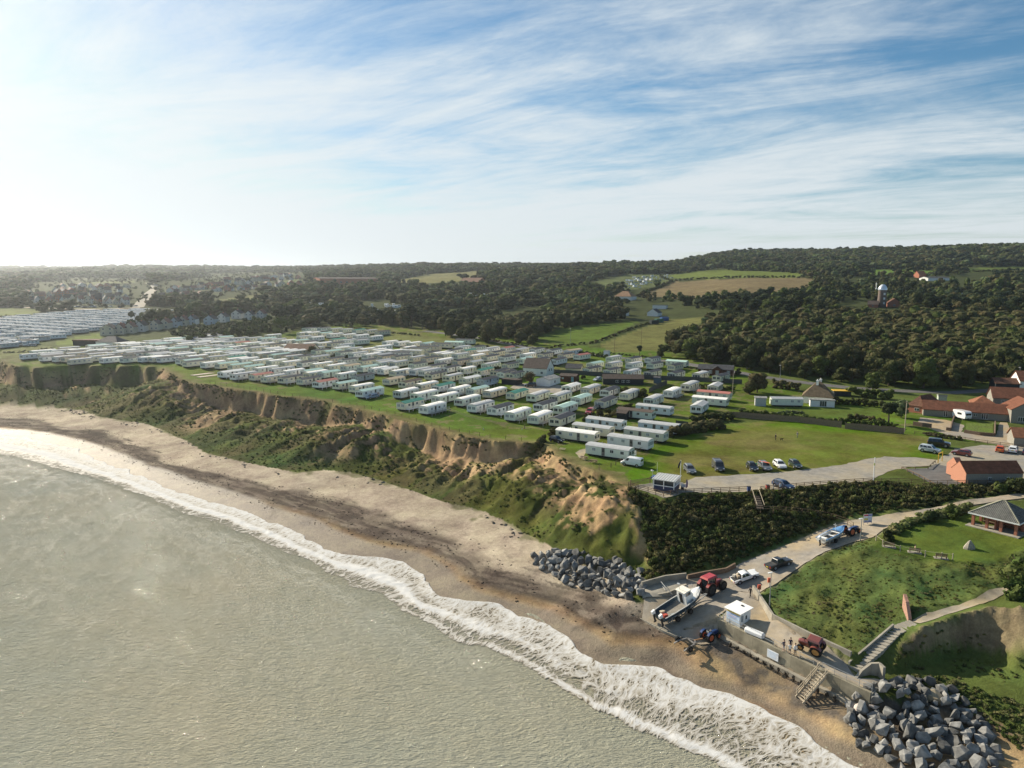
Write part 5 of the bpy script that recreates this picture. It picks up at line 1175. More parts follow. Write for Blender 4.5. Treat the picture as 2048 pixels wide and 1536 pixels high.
def boat(name, label, stern, bow, L, beam, deep, zk, hullc, topc, cabin, blue=None, group=None):
    """stern, bow: photo pixels of the ground below; zk keel height above it"""
    a, b_ = G(*stern), G(*bow); rz = math.atan2(b_[1]-a[1], b_[0]-a[0]); m = (a+b_)/2
    o = thing(name, label, 'boat', (0, 0, 0)); seat(o, m[0], m[1], m[2]+zk+.08, rz)
    st = [(-.5, .88, .10, 0), (-.3, .97, .02, 0), (0, 1.0, 0, 0), (.2, .92, .02, .06), (.34, .70, .12, .16), (.44, .38, .3, .28), (.5, .04, .62, .36)]
    def sec(x, w, k, sh, t=0.0):
        w = w*beam/2-t; zg = deep*(1+sh*.9); z0 = deep*k+t
        return [(x*L, -w, zg), (x*L, -w*.93, deep*.55+k*.3), (x*L, -w*.62, z0+.14*deep), (x*L, 0, z0), (x*L, w*.62, z0+.14*deep), (x*L, w*.93, deep*.55+k*.3), (x*L, w, zg)]
    H = MB(); H.loft([sec(*q) for q in st], closed=False, cap=True); H.loft([sec(*q, t=.07) for q in st], closed=False, cap=False)
    H.obj('hull', mat(name+'_hull_'+hullc[0], hullc[1], .4, .15, 1.2), o, smooth=True)
    g = MB()
    for k in range(len(st)-1):
        for sy in (-1, 1):
            p = (st[k][0]*L, sy*st[k][1]*beam/2, deep*(1+st[k][3]*.9)); q = (st[k+1][0]*L, sy*st[k+1][1]*beam/2, deep*(1+st[k+1][3]*.9)); g.bar(p, q, .14, .10)
    g.obj('gunwale', mat(name+'_gunwale', topc, .5, .15), o)
    MB().box((-.12*L, 0, deep*.42), (L*.72, beam*.78, .05)).obj('deck', mat('boat_deck', (.22, .20, .17), .8, .3, 2), o)
    f = MB(); rings = []
    for x, w, k, sh in st[3:]:
        w = w*beam/2-.03; zg = deep*(1+sh*.9)+.01; rings.append([(x*L, -w, zg), (x*L, -w*.5, zg+.14), (x*L, w*.5, zg+.14), (x*L, w, zg), (x*L, 0, zg-.12)])
    f.loft(rings); f.obj('foredeck', mat(name+'_foredeck', blue or (.74, .74, .71), .4, .12), o, smooth=True)
    if cabin:
        c = MB(); x0, x1 = .06*L, .24*L; w = beam*.30; z0, z1 = deep*.45, deep+1.55
        c.loft([[(x0, -w, z0), (x1, -w, z0), (x1, w, z0), (x0, w, z0)], [(x0, -w, z1-.75), (x1, -w, z1-.75), (x1, w, z1-.75), (x0, w, z1-.75)], [(x0+.12, -w*.9, z1), (x1-.35, -w*.9, z1), (x1-.35, w*.9, z1), (x0+.12, w*.9, z1)]])
        cb = c.obj('wheelhouse', M_WHITE, o)
        MB().box((x1-.15, 0, z1-.36), (.05, w*1.5, .5), tilt=('Y', -.4)).obj('window', M_GLASS, cb)
        for sy in (-1, 1): MB().box(((x0+x1)/2-.1, sy*w*.965, z1-.4), ((x1-x0)*.6, .05, .45), tilt=('X', sy*.09)).obj('window', M_GLASS, cb)
        MB().box((x0-.02, .1, (z0+z1)/2-.1), (.05, .7, 1.6)).obj('door', M_DARK, cb)
        rf = MB(); rf.box(((x0+x1)/2-.15, 0, z1+.04), ((x1-x0)*.95, w*2.05, .09)); rf.obj('wheelhouse_roof', mat('cream_roof', (.72, .68, .58), .5, .15), o)
        rl = MB()
        for sy in (-1, 1):
            for xa in (.28, .36, .44): rl.cyl((xa*L, sy*beam*.5*(.98-1.6*(xa-.2)), deep*1.2), (xa*L, sy*beam*.5*(.98-1.6*(xa-.2)), deep*1.2+.55), .025, n=6)
            rl.bar((.28*L, sy*beam*.43, deep*1.2+.55), (.44*L, sy*beam*.3, deep*1.25+.55), .04)
        rl.cyl((x0+.3, w*.4, z1), (x0+.3, w*.4, z1+1.1), .035, n=6); rl.box((x0+.3, w*.4, z1+1.1), (.3, .5, .07)); rl.obj('rail_and_mast', mat('galvanised', (.45, .46, .46), .4, .15, metal=.4), o)
        for k, (x, y) in enumerate([(-.36, .3), (-.30, -.45), (-.40, -.1)]):
            link('fish_crate', MB().box((0, 0, .18), (.75, .5, .36)).mesh('fish_crate', [mat('cream_crate', (.6, .5, .36), .7, .2), mat('grey_crate', (.30, .33, .34), .7, .2), mat('red_crate', (.5, .1, .07), .7, .2)][k]), None, tuple((o.matrix_basis @ Vector((x*L, y*beam*.8, deep*.46)))), rz, label=['cream crate in the stern of the fishing boat', 'grey crate on the deck near the starboard side of the fishing boat', 'red crate between the outboard motors of the fishing boat'][k], cat='crate')
    else:
        MB().box((-.1*L, 0, deep*.85), (.25, beam*.9, .05)).obj('thwart', M_WHITE, o); MB().box((.14*L, 0, deep*.9), (.25, beam*.86, .05)).obj('thwart', M_WHITE, o)
        mm = MB(); mm.cyl((.2*L, .1, deep*.5), (.2*L, .1, deep+1.4), .035, n=6); mm.bar((.2*L, -.25, deep+1.1), (.2*L, .45, deep+1.1), .05); mm.obj('mast', M_WPVC, o)
        pb = MB(); pb.box((-.22*L, beam*.33, deep*1.02), (L*.3, .08, .42)); pb.box((-.42*L, 0, deep*1.0), (.5, beam*.7, .3)); pb.obj('splash_board', M_WHITE, o)
    for sy in ((-1, 1) if cabin else (0,)):
        mt = link('outboard_motor', MB().loft([[(-.5*L-.62, sy*beam*.26+y, deep+.1+z) for y, z in ((-.2, 0), (.2, 0), (.17, .42), (-.17, .42))], [(-.5*L-.05, sy*beam*.26+y, deep+.1+z) for y, z in ((-.22, 0), (.22, 0), (.19, .55), (-.19, .55))]]).mesh('outboard_motor', M_WHITE), o)
        l = MB(); l.box((-.5*L-.3, sy*beam*.26, deep*.45), (.26, .16, deep*1.3)); l.box((-.5*L-.32, sy*beam*.26, -.1), (.5, .12, .18)); l.obj('motor_leg', M_TRIM, mt)
    # the cradle that carries it
    c = thing('boat_trailer', 'trailer under the '+('large fishing boat' if cabin else 'small open boat'), 'trailer', tuple(o.location)); c.rotation_euler = o.rotation_euler
    gm = mat('galvanised_steel', (.32, .33, .33), .5, .2, metal=.3); f = MB()
    for sy in (-1, 1): f.bar((-.42*L, sy*beam*.27, -.12), (.3*L, sy*beam*.2, -.12), .14); f.bar((.3*L, sy*beam*.2, -.12), (.5*L+1.6, 0, -.25), .12)
    for x in (-.38, -.1, .15): f.bar((x*L, -beam*.4, -.14), (x*L, beam*.4, -.14), .12)
    f.obj('frame', gm, c)
    for x in (-.36, -.2, -.04, .1):
        for sy in (-1, 1): MB().bar((x*L, sy*beam*.42, -.14), (x*L, sy*beam*.47, deep*.72), .09).obj('upright', gm, c)
    for x in ((-.24, .06) if cabin else (-.1,)):
        for sy in (-1, 1):
            w = wheel(c, x*L, sy*beam*.44, min(zk*.72, .48), .3, M_TRIM); w.location.z = -zk+min(zk*.72, .48)+.03
    return o
boat('fishing_boat', 'large dark blue fishing boat with white wheelhouse and foredeck on the slip', (1330, 1244), (1393, 1207), 8.5, 3.3, 1.15, .6, ('navy', (.022, .05, .075)), (.40, .40, .38), True)
boat('open_boat', 'small open white boat with a blue bow towed up the road', (1645, 1092), (1684, 1072), 6.2, 2.3, .85, .5, ('white', (.70, .68, .62)), (.10, .22, .42), False, (.10, .24, .46))
def beach_trailer():
    a, b_ = G(1405, 1285), G(1366, 1305); rz = math.atan2(b_[1]-a[1], b_[0]-a[0])
    o = thing('launch_trailer', 'empty grey boat trailer with two arms on the sand behind the blue tractor', 'trailer', (a[0], a[1], a[2]), rz); L = float(np.hypot(*(b_-a)[:2]))
    g = mat('rusty_grey_steel', (.20, .19, .18), .7, .3); r = mat('rusty_bar', (.30, .17, .09), .8, .3)
    MB().bar((0, 0, .6), (L*.45, 0, .62), .16).obj('drawbar', r, o)
    for sy in (-1, 1):
        f = MB(); f.bar((L*.4, 0, .62), (L*.6, sy*.9, .62), .15); f.bar((L*.6, sy*.9, .62), (L*1.02, sy*1.15, .42), .15); f.bar((L*1.02, sy*1.15, .42), (L*1.22, sy*1.2, .12), .22, .1); f.obj('arm', g, o); wheel(o, L*.98, sy*1.5, .42, .3, M_TRIM)
    c = MB(); c.bar((L*.6, -.9, .62), (L*.6, .9, .62), .15); c.obj('crossbar', g, o)
beach_trailer()
# ---------------------------------------------------------------- roads, car park, promenade floor
def roof_material(name, c, rib=0.0, course=3.2):
    m = bpy.data.materials.new(name); m.use_nodes = True; N = nodes_of(m.node_tree); tc = N('ShaderNodeTexCoord')
    w = N('ShaderNodeTexWave', wave_type='BANDS', bands_direction='X', i={'Vector': tc.outputs['Object'], 'Scale': rib or 1.0, 'Distortion': .3})
    w2 = N('ShaderNodeTexWave', wave_type='BANDS', bands_direction='Y', wave_profile='SAW', i={'Vector': tc.outputs['Object'], 'Scale': course*.3, 'Distortion': .2})
    n = N('ShaderNodeTexNoise', i={'Vector': tc.outputs['Object'], 'Scale': 1.1, 'Detail': 6.0, 'Roughness': .7})
    v = N('ShaderNodeMapRange', i={0: n.outputs[0], 1: .3, 2: .7, 3: .62, 4: 1.35})
    h = N('ShaderNodeHueSaturation', i={'Color': (*c, 1), 'Value': v.outputs[0]})
    hh = N('ShaderNodeMath', operation='ADD', i={0: w.outputs['Fac'], 1: w2.outputs['Fac']})
    bp = N('ShaderNodeBump', i={'Strength': .8, 'Distance': .06, 'Height': hh.outputs[0]})
    b = N('ShaderNodeBsdfPrincipled', i={'Base Color': h.outputs[0], 'Roughness': .8, 'Specular IOR Level': .15, 'Normal': bp.outputs[0]}); N('ShaderNodeOutputMaterial', i={0: b.outputs[0]}); MATS[name] = m; return m
R_PAN = roof_material('red_pantiles', (.205, .083, .048), 2.4); R_BRN = roof_material('brown_pantiles', (.14, .07, .045), 2.4); R_SLATE = roof_material('grey_slates', (.085, .085, .09), 0); R_THATCH = roof_material('thatch', (.17, .125, .075), 3.5, 1)
R_DARK = roof_material('dark_brown_tiles', (.085, .065, .055), 2.0); R_GREY = roof_material('grey_sheet', (.30, .30, .29), 1.6); R_ORANGE = roof_material('orange_tiles', (.28, .12, .065), 2.4)
W_WHITE = mat('white_render', (.78, .77, .73), .7, .08, .8); W_CREAM = mat('cream_render', (.66, .60, .46), .7, .1, .8); W_BRICK = mat('red_brick', (.36, .15, .095), .85, .22, 5, .3); W_FLINT = mat('flint_wall', (.25, .235, .20), .85, .35, 6, .6)
W_BROWN = mat('brown_boards', (.10, .045, .03), .7, .2, 2); W_DARKB = mat('dark_boards', (.035, .04, .042), .7, .25, 2); W_BLUE = mat('navy_boards', (.018, .03, .085), .5, .15, 2); W_SALMON = mat('salmon_brick', (.42, .20, .13), .85, .12, 6, .2); W_GREYR = mat('grey_render', (.42, .43, .43), .7, .1)
M_CONC = mat('weathered_concrete', (.30, .275, .225), .85, .32, .55, .4); M_CONCD = mat('stained_sea_wall_concrete', (.25, .225, .165), .9, .5, .45, .5); M_WOODF = mat('fence_timber', (.17, .12, .08), .85, .25, 3); M_WOODP = mat('pale_timber', (.42, .36, .27), .8, .25, 3)
M_BOARD = mat('close_board_fence', (.23, .17, .115), .85, .25, 2, .2); M_GBOARD = mat('grey_green_fence', (.085, .09, .085), .8, .2, 2); M_STEEL = mat('grey_steel', (.36, .37, .37), .45, .12, metal=.4); M_POLEW = mat('white_pole', (.78, .78, .76), .4, .05)
def road_material(name, c, big=.35):
    m = bpy.data.materials.new(name); m.use_nodes = True; N = nodes_of(m.node_tree); tc = N('ShaderNodeTexCoord')
    def ns(s, d=5.0): return N('ShaderNodeTexNoise', i={'Vector': tc.outputs['Object'], 'Scale': s, 'Detail': d, 'Roughness': .65}).outputs[0]
    a, b, f = ns(.11), ns(.8), ns(9.0)
    s = N('ShaderNodeMath', operation='ADD', i={0: N('ShaderNodeMath', operation='MULTIPLY_ADD', i={0: a, 1: 1.2, 2: b}).outputs[0], 1: N('ShaderNodeMath', operation='MULTIPLY', i={0: f, 1: .5}).outputs[0]}).outputs[0]
    v = N('ShaderNodeMapRange', i={0: s, 1: .95, 2: 1.75, 3: 1-big, 4: 1+big})
    h = N('ShaderNodeHueSaturation', i={'Color': (*c, 1), 'Value': v.outputs[0], 'Saturation': N('ShaderNodeMapRange', i={0: a, 1: .35, 2: .65, 3: .5, 4: 1.25}).outputs[0]})
    bs = N('ShaderNodeBsdfPrincipled', i={'Base Color': h.outputs[0], 'Roughness': .9, 'Specular IOR Level': .1, 'Normal': N('ShaderNodeBump', i={'Strength': .35, 'Distance': .05, 'Height': f}).outputs[0]}); N('ShaderNodeOutputMaterial', i={0: bs.outputs[0]}); MATS[name] = m; return m
M_GRAVEL = road_material('gravel', (.30, .265, .205)); M_SLIP = road_material('worn_concrete', (.33, .275, .20)); M_TAR = road_material('old_tarmac', (.13, .125, .12)); M_PATHM = road_material('trodden_path', (.30, .25, .17)); M_YARD = road_material('sandy_yard', (.33, .265, .18))
def drape(name, poly, step, dz, mt, label, rough=.5, kind='structure'):
    """sheet laid on the ground inside a plan outline, its rim slightly uneven"""
    p = np.array(poly, float); out = []
    for a, b in zip(p, np.roll(p, -1, 0)):
        n = max(1, int(np.hypot(*(b-a))/step)); 
        for k in range(n): out.append(a+(b-a)*k/n)
    out = np.array(out); nn = np.stack([fbm(out[:, 0]/2.2, out[:, 1]/2.2, 3, 5)-.5, fbm(out[:, 0]/2.2, out[:, 1]/2.2, 3, 15)-.5], -1); out = out+nn*rough*2
    X, Y = gridpts([tuple(q) for q in out], step, .1)
    d, _ = dpoly(X, Y, [tuple(q) for q in out]+[tuple(out[0])]); m = d > step*.4
    pts = [Vector(q) for q in out]+[Vector((x, y)) for x, y in zip(X[m], Y[m])]
    n = len(out); cv, _, cf, *_ = delaunay_2d_cdt(pts, [(k, (k+1) % n) for k in range(n)], [], 1, 1e-4)
    c = np.array([tuple(v) for v in cv]); z = hfull(c[:, 0], c[:, 1])+dz
    me = bpy.data.meshes.new(name); me.from_pydata([(*q, h) for q, h in zip(c, z)], [], [tuple(f) for f in cf]); me.materials.append(mt)
    for q in me.polygons: q.use_smooth = True
    if len(me.polygons) and me.polygons[0].normal.z < 0: me.flip_normals()
    return link(name, me, kind=kind, label=label)
drape('car_park', [tuple(G(*p)[:2]) for p in [(1357,986),(1372,965),(1392,955),(1440,952),(1500,949),(1560,944),(1620,938),(1680,931),(1712,925),(1740,917),(1770,913),(1830,915),(1872,920),(1890,912),(1912,898),(1960,890),(2010,893),(2080,902),(2240,915),(2240,952),(2050,962),(1900,962),(1870,930),(1803,937),(1775,945),(1750,955),(1735,963),(1680,969),(1620,973),(1560,978),(1500,983),(1440,985)]], 1.6, .05, M_GRAVEL, 'gravel car park on the cliff top with worn pale patches', 1.0)
drape('yard', [tuple(G(*p)[:2]) for p in [(1808,938),(1854,937),(1872,928),(1900,935),(1905,962),(1936,970),(1900,972),(1872,972)]], 1.2, .06, M_TAR, 'brown paved yard beside the red-roofed building', .1)
drape('kiosk_pad', [tuple(G(*p)[:2]) for p in [(1262,974),(1300,966),(1362,966),(1372,984),(1352,991),(1327,995),(1290,984)]], 1.2, .05, M_GRAVEL, 'gravel pad under the blue lookout hut', .4)
drape('farm_yard', [tuple(G(*p)[:2]) for p in [(1840,835),(1892,840),(1928,850),(1924,864),(1990,872),(2000,845),(2016,846),(2020,866),(2090,885),(2090,903),(2026,894),(1960,884),(1900,873),(1862,858),(1836,846)]], 1.4, .05, M_YARD, 'sandy farmyard in front of the long tiled barn', .4)
LANE_L = np.array(LANEW)
def strip(name, pts, w, step, dz, mt, label):
    p = np.array(pts, float); d = np.gradient(p, axis=0); n = np.stack([-d[:, 1], d[:, 0]], -1)/np.hypot(d[:, 0], d[:, 1])[:, None]
    return drape(name, [tuple(q) for q in p+n*w/2]+[tuple(q) for q in (p-n*w/2)[::-1]], step, dz, mt, label, .3)
strip('lane', LANEW[2:], 5.5, 3, .06, M_TAR, 'narrow lane running behind the caravan park to the barns')
strip('estate_road', [tuple(WL(*p)) for p in [(276,616),(284,604),(294,592),(305,582),(311,576),(308,570),(296,566)]], 10, 8, .5, M_GRAVEL, 'pale road climbing between the far houses')
strip('coast_road', [tuple(WL(*p)) for p in [(-60,622),(20,614),(60,616),(130,619),(210,619),(280,616)]], 7, 6, .4, M_YARD, 'road along the front of the far estate')
drape('hut_lane', [tuple(WL(*p)) for p in [(1030,766),(1120,770),(1160,778),(1130,786),(1060,786),(1020,776)]], 1.5, .05, M_GRAVEL, 'gravel drive beside the white garage', .5)
drape('slipway_road', ROADP, 1.0, .12, M_SLIP, 'concrete road curving down through the gap to the beach', .12)
drape('slipway', SLIPP, 1.0, .11, M_SLIP, 'concrete slipway apron where the boats are launched', .1)
drape('promenade', PROMP, 1.0, .13, M_SLIP, 'concrete promenade behind the sea wall', .05)
strip('cliff_path', STEPW[3:], 1.5, .8, .07, M_PATHM, 'sandy path along the top of the broken cliff')
def ruts():
    p = np.array([G(*q)[:2] for q in [(884,812),(905,822),(935,831),(970,840),(1010,849),(1062,858)]])
    for k, off in enumerate((-.75, .75)): strip('wheel_track', [tuple(q) for q in p+np.array([.35, .94])*off], .4, .5, .03, mat('rutted_soil', (.085, .085, .04), .9, .3, 1), 'pair of wheel tracks across the cliff-top grass, %s rut' % ('near', 'far')[k])
ruts()
for nm, lb, pl in (('worn_patch', 'worn sandy patch on the grass by the front caravan', [(1150,906),(1160,900),(1178,896),(1192,892),(1190,897),(1172,903),(1166,914),(1172,922),(1160,916)]), ('worn_patch', 'bare sandy track between the side-on caravans', [(1236,846),(1246,848),(1262,858),(1258,868),(1248,864),(1240,854)]), ('worn_patch', 'sandy strip of track beside the caravans', [(1198,896),(1224,884),(1228,887),(1204,899)])):
    drape(nm, [tuple(G(*q)[:2]) for q in pl], .8, .035, M_PATHM, lb, .35)
# ---------------------------------------------------------------- buildings
def frame_on(A, B, zz=None):
    a, b = np.array(A[:2], float), np.array(B[:2], float); d = b-a; L = float(np.hypot(*d)); rz = math.atan2(d[1], d[0])
    return a, L, rz
def winbox(w, h, gm=None, fm=None, bars=1):
    def f():
        b = MB(); b.box((0, 0, 0), (w, .08, h)); 
        n = bars+1
        for k in range(n): b.box((-w/2+w*(k+.5)/n, -.03, 0), (w/n-.1, .05, h-.14), m=1)
        return b.mesh('window', [fm or M_WPVC, gm or M_GLASS])
    return cmesh(('wb', w, h, (gm or M_GLASS).name, (fm or M_WPVC).name, bars), f)
def building(name, label, cat, A, B, depth, wh, rise, wm, rm, roof='gable', wins=(), door=None, chim=(), over=.25, group=None, sink=.25, ridge_along=True, side=(), gm=None, back=False):
    """A, B: ground points of the front wall, left to right as seen; depth runs away from the viewer"""
    a, L, rz = frame_on(A, B); zs = float(A[2]+B[2])/2
    o = thing(name, label, cat, (a[0], a[1], zs), rz, group)
    w = MB()
    if roof == 'flat':
        w.box((L/2, depth/2, (wh-sink)/2), (L, depth, wh+sink))
    elif roof == 'hip' :
        w.box((L/2, depth/2, (wh-sink)/2), (L, depth, wh+sink))
    elif ridge_along:
        pr = [(0, -sink), (depth, -sink), (depth, wh), (depth/2, wh+rise), (0, wh)]; w.loft([[(x, y, z) for y, z in pr] for x in (0, L)])
    else:
        pr = [(0, -sink), (L, -sink), (L, wh), (L/2, wh+rise), (0, wh)]; w.loft([[(x, y, z) for x, z in pr] for y in (0, depth)])
    w.obj('wall', wm, o)
    r = MB(); t = .14; v = over
    if roof == 'flat':
        r.loft([[(-v, -v, wh), (L+v, -v, wh), (L+v, depth+v, wh), (-v, depth+v, wh)], [(-v, -v, wh+t+rise), (L+v, -v, wh+t+rise), (L+v, depth+v, wh+t), (-v, depth+v, wh+t)]])
    elif roof == 'hip':
        k = min(L, depth)/2
        if L >= depth: q = [(k, depth/2), (L-k+.01, depth/2)]
        else: q = [(L/2, k), (L/2, depth-k+.01)]
        e = [(-v, -v), (L+v, -v), (L+v, depth+v), (-v, depth+v)]
        V = [(x, y, wh-.05) for x, y in e]+[(x, y, wh+.08) for x, y in e]+[(x, y, wh+rise) for x, y in q]
        if L >= depth: Fq = [(4,5,9,8),(5,6,9),(6,7,8,9),(7,4,8)]
        else: Fq = [(4,5,8),(5,6,9,8),(6,7,9),(7,4,8,9)]
        r.add(V, Fq+[(0,1,5,4),(1,2,6,5),(2,3,7,6),(3,0,4,7),(3,2,1,0)])
    else:
        D = depth if ridge_along else L; s = rise/(D/2)
        pr = [(-v, wh-v*s), (D/2, wh+rise), (D+v, wh-v*s)]; up = [(y, z+t) for y, z in pr][::-1]
        if ridge_along: r.loft([[(x, y, z+.02) for y, z in pr+up] for x in (-v, L+v)])
        else: r.loft([[(x, y, z+.02) for x, z in pr+up] for y in (-v, depth+v)])
    ro = r.obj('roof', rm, o)
    for fx, z, ww, hh in wins: link('window', winbox(ww, hh, gm, None, 2 if ww > 1.5 else 1), o, (fx*L, -.04, z))
    for fy, z, ww, hh in side: link('window', winbox(ww, hh, gm, None, 1), o, (L+.04, fy*depth, z), math.pi/2); link('window', winbox(ww, hh, gm, None, 1), o, (-.04, fy*depth, z), -math.pi/2)
    if door: link('door', cmesh(('bd', door[1]), lambda: MB().box((0, 0, 0), (door[1], .1, 2.0)).mesh('door', M_DOOR)), o, (door[0]*L, -.04, 1.0))
    for cx, cy, ch in chim: 
        cb = MB(); cb.box((cx*L, cy*depth, wh+rise*.6+ch/2), (.75, .6, ch+rise*.5)); cb.box((cx*L, cy*depth, wh+rise*.85+ch), (.9, .75, .16)); cb.cyl((cx*L, cy*depth, wh+rise*.85+ch), (cx*L, cy*depth, wh+rise*.85+ch+.45), .13, n=7); cb.obj('chimney', W_WHITE if wm is W_WHITE else W_BRICK, ro)
    return o, L, rz
def gp(x, y): return G(x, y)
def bl(name, label, cat, pa, pb, *a, **k): return building(name, label, cat, G(*pa), G(*pb), *a, **k)
# red-roofed block by the car park
wc, L, rz = bl('brick_block', 'small red-tiled building with a salmon brick gable beside the gravel car park', 'building', (1931, 969.5), (2044, 968.5), 4.6, 2.35, 1.9, W_FLINT, R_PAN, over=.12, wins=[(.42, 1.1, .7, .9), (.73, 1.1, .7, .9)])
b = MB(); pr = [(-.03, -.1), (4.63, -.1), (4.63, 2.36), (2.3, 4.25), (-.03, 2.36)]; b.loft([[(x, y, z) for y, z in pr] for x in (-.09, -.005)]); b.obj('gable_wall', W_SALMON, wc)
b = MB(); b.loft([[(x, y+1.6, z+.1) for y, z in [(2.2, .2), (6.2, .2), (6.2, 2.5), (4.2, 4.15), (2.2, 2.5)]] for x in (.9, 2.2)]); b.obj('rear_gable', W_SALMON, wc)
b = MB(); b.box((L*.38, 1.35, 3.55), (.5, .8, .1), tilt=('X', .69)); b.obj('roof_light', M_CURT, wc)
# open-sided shelter on the mound
def shelter():
    A, B = np.array([*W(1945.6, 1050, 12.1)]), np.array([*W(2031, 1072, 12.0)])
    A = G(1945.6, 1050); B = G(2031, 1072); a, L, rz = frame_on(A, B); z = float(A[2]+B[2])/2
    o = thing('shelter', 'open-sided shelter with a hipped grey tiled roof and brick pillars on the lawn', 'shelter', (a[0], a[1], z), rz); D = 6.2
    MB().box((L/2, D/2-.2, -.05), (L+1.6, D+1.9, .3)).obj('floor', M_CONC, o)
    pm = cmesh('pillar', lambda: MB().box((0, 0, 1.05), (.42, .42, 2.1)).mesh('pillar', W_BRICK))
    for x in (0, L*.33, L*.66, L):
        for y in ((0, D) if 0 < x < L else (0, D/2, D)): link('pillar', pm, o, (x, y, .1))
    bw = MB(); bw.box((L/2, D*.55, 1.0), (L*.9, .25, 2.0)); bw.box((L*.5, D*.3, 1.0), (.2, D*.5, 2.0)); bw.obj('inner_wall', W_BRICK, o)
    for k, x in enumerate((.25, .75)):
        q = MB(); q.box((L*x, D*.45, .5), (L*.36, .4, .07)); q.box((L*x-L*.15, D*.45, .3), (.08, .35, .4)); q.box((L*x+L*.15, D*.45, .3), (.08, .35, .4)); q.obj('bench_seat', M_WOODF, o)
    f = MB(); v = .65
    for p, q in (((-v, -v), (L+v, -v)), ((L+v, -v), (L+v, D+v)), ((L+v, D+v), (-v, D+v)), ((-v, D+v), (-v, -v))): f.bar((*p, 2.22), (*q, 2.22), .06, .22)
    f.obj('fascia', M_WHITE, o)
    r = MB(); e = [(-v, -v), (L+v, -v), (L+v, D+v), (-v, D+v)]; q = [(L*.46, D/2), (L*.54, D/2)]; zr = 4.75
    r.add([(x, y, 2.3) for x, y in e]+[(x, y, zr) for x, y in q], [(0,1,5,4),(1,2,5),(2,3,4,5),(3,0,4),(3,2,1,0)]); ro = r.obj('roof', roof_material('grey_shelter_tiles', (.115, .115, .105), 1.2, 3), o)
    h = MB()
    for k, p in enumerate(e): h.bar((*p, 2.33), (*q[0 if k in (0, 3) else 1], zr+.03), .16, .1)
    h.bar((*q[0], zr+.04), (*q[1], zr+.04), .2, .12); h.obj('hip_tiles', mat('lichen_hips', (.30, .29, .22), .85, .25), ro)
    return o
shelter()
# blue lookout hut
def hutbox(A, B, C):
    a, b, c = [np.array(p[:2]) for p in (A, B, C)]; L = float(np.hypot(*(b-a))); rz = math.atan2(*(b-a)[::-1]); D = float(np.hypot(*(c-b))); return a, L, D, rz
def lookout():
    A, B, C = G(1306.4, 981.6), G(1346.4, 987.4), G(1358, 977.7); a, L, D, rz = hutbox(A, B, C); D = max(D, 2.6); L = max(L, 4.2)
    o = thing('lookout_hut', 'navy blue and white lookout hut with a ribbed roof at the corner of the cliff', 'hut', (a[0], a[1], float(A[2])), rz)
    for x in (.3, L/2, L-.3):
        for y in (.3, D-.3): MB().box((x, y, .12), (.45, .45, .4)).obj('block', M_CONC, o)
    MB().box((L/2, D/2, .75), (L, D, .95)).obj('lower_wall', W_BLUE, o)
    f = MB()
    for x in (.06, L/2, L-.06): f.box((x, -.015, 1.55), (.16, .14, 2.45 if 0 else 1.75), m=0); f.box((x, D-.05, 1.85), (.14, .12, 1.2))
    for z in (1.28, 2.4): f.box((L/2, .02, z), (L-.1, .1, .16)); f.box((L-.02, D/2, z), (.1, D-.1, .14)); f.box((.02, D/2, z), (.1, D-.1, .14)); f.box((L/2, D-.02, z), (L-.1, .1, .14))
    f.box((L-.03, D-.08, 1.8), (.12, .14, 1.3)); f.box((L-.03, D/2, 1.8), (.1, .12, 1.1)); f.obj('white_frame', M_WHITE, o)
    for x0, x1 in ((.14, L/2-.08), (L/2+.08, L-.14)): MB().box(((x0+x1)/2, .06, 1.84), (x1-x0, .04, 1.0)).obj('window', M_GLASS, o)
    for y0, y1 in ((.1, D/2-.06), (D/2+.06, D-.14)): MB().box((L-.06, (y0+y1)/2, 1.84), (.04, y1-y0, 1.0)).obj('window', M_CURT, o); 
    MB().box((.06, D/2, 1.84), (.04, D-.2, 1.0)).obj('window', M_GLASS, o); MB().box((L/2, D-.06, 1.84), (L-.3, .04, 1.0)).obj('window', M_GLASS, o)
    r = MB(); r.box((L/2, D/2, 2.58), (L+.5, D+.6, .1), tilt=('X', .05)); ro = r.obj('roof', mat('white_sheet_roof', (.66, .65, .60), .5, .15), o)
    rb = cmesh('rib', lambda: MB().box((0, D/2, 2.65), (.09, D+.58, .07), tilt=('X', .05)).mesh('rib', M_STEEL))
    for k in range(9): link('rib', rb, ro, (L*k/8, 0, 0))
lookout()
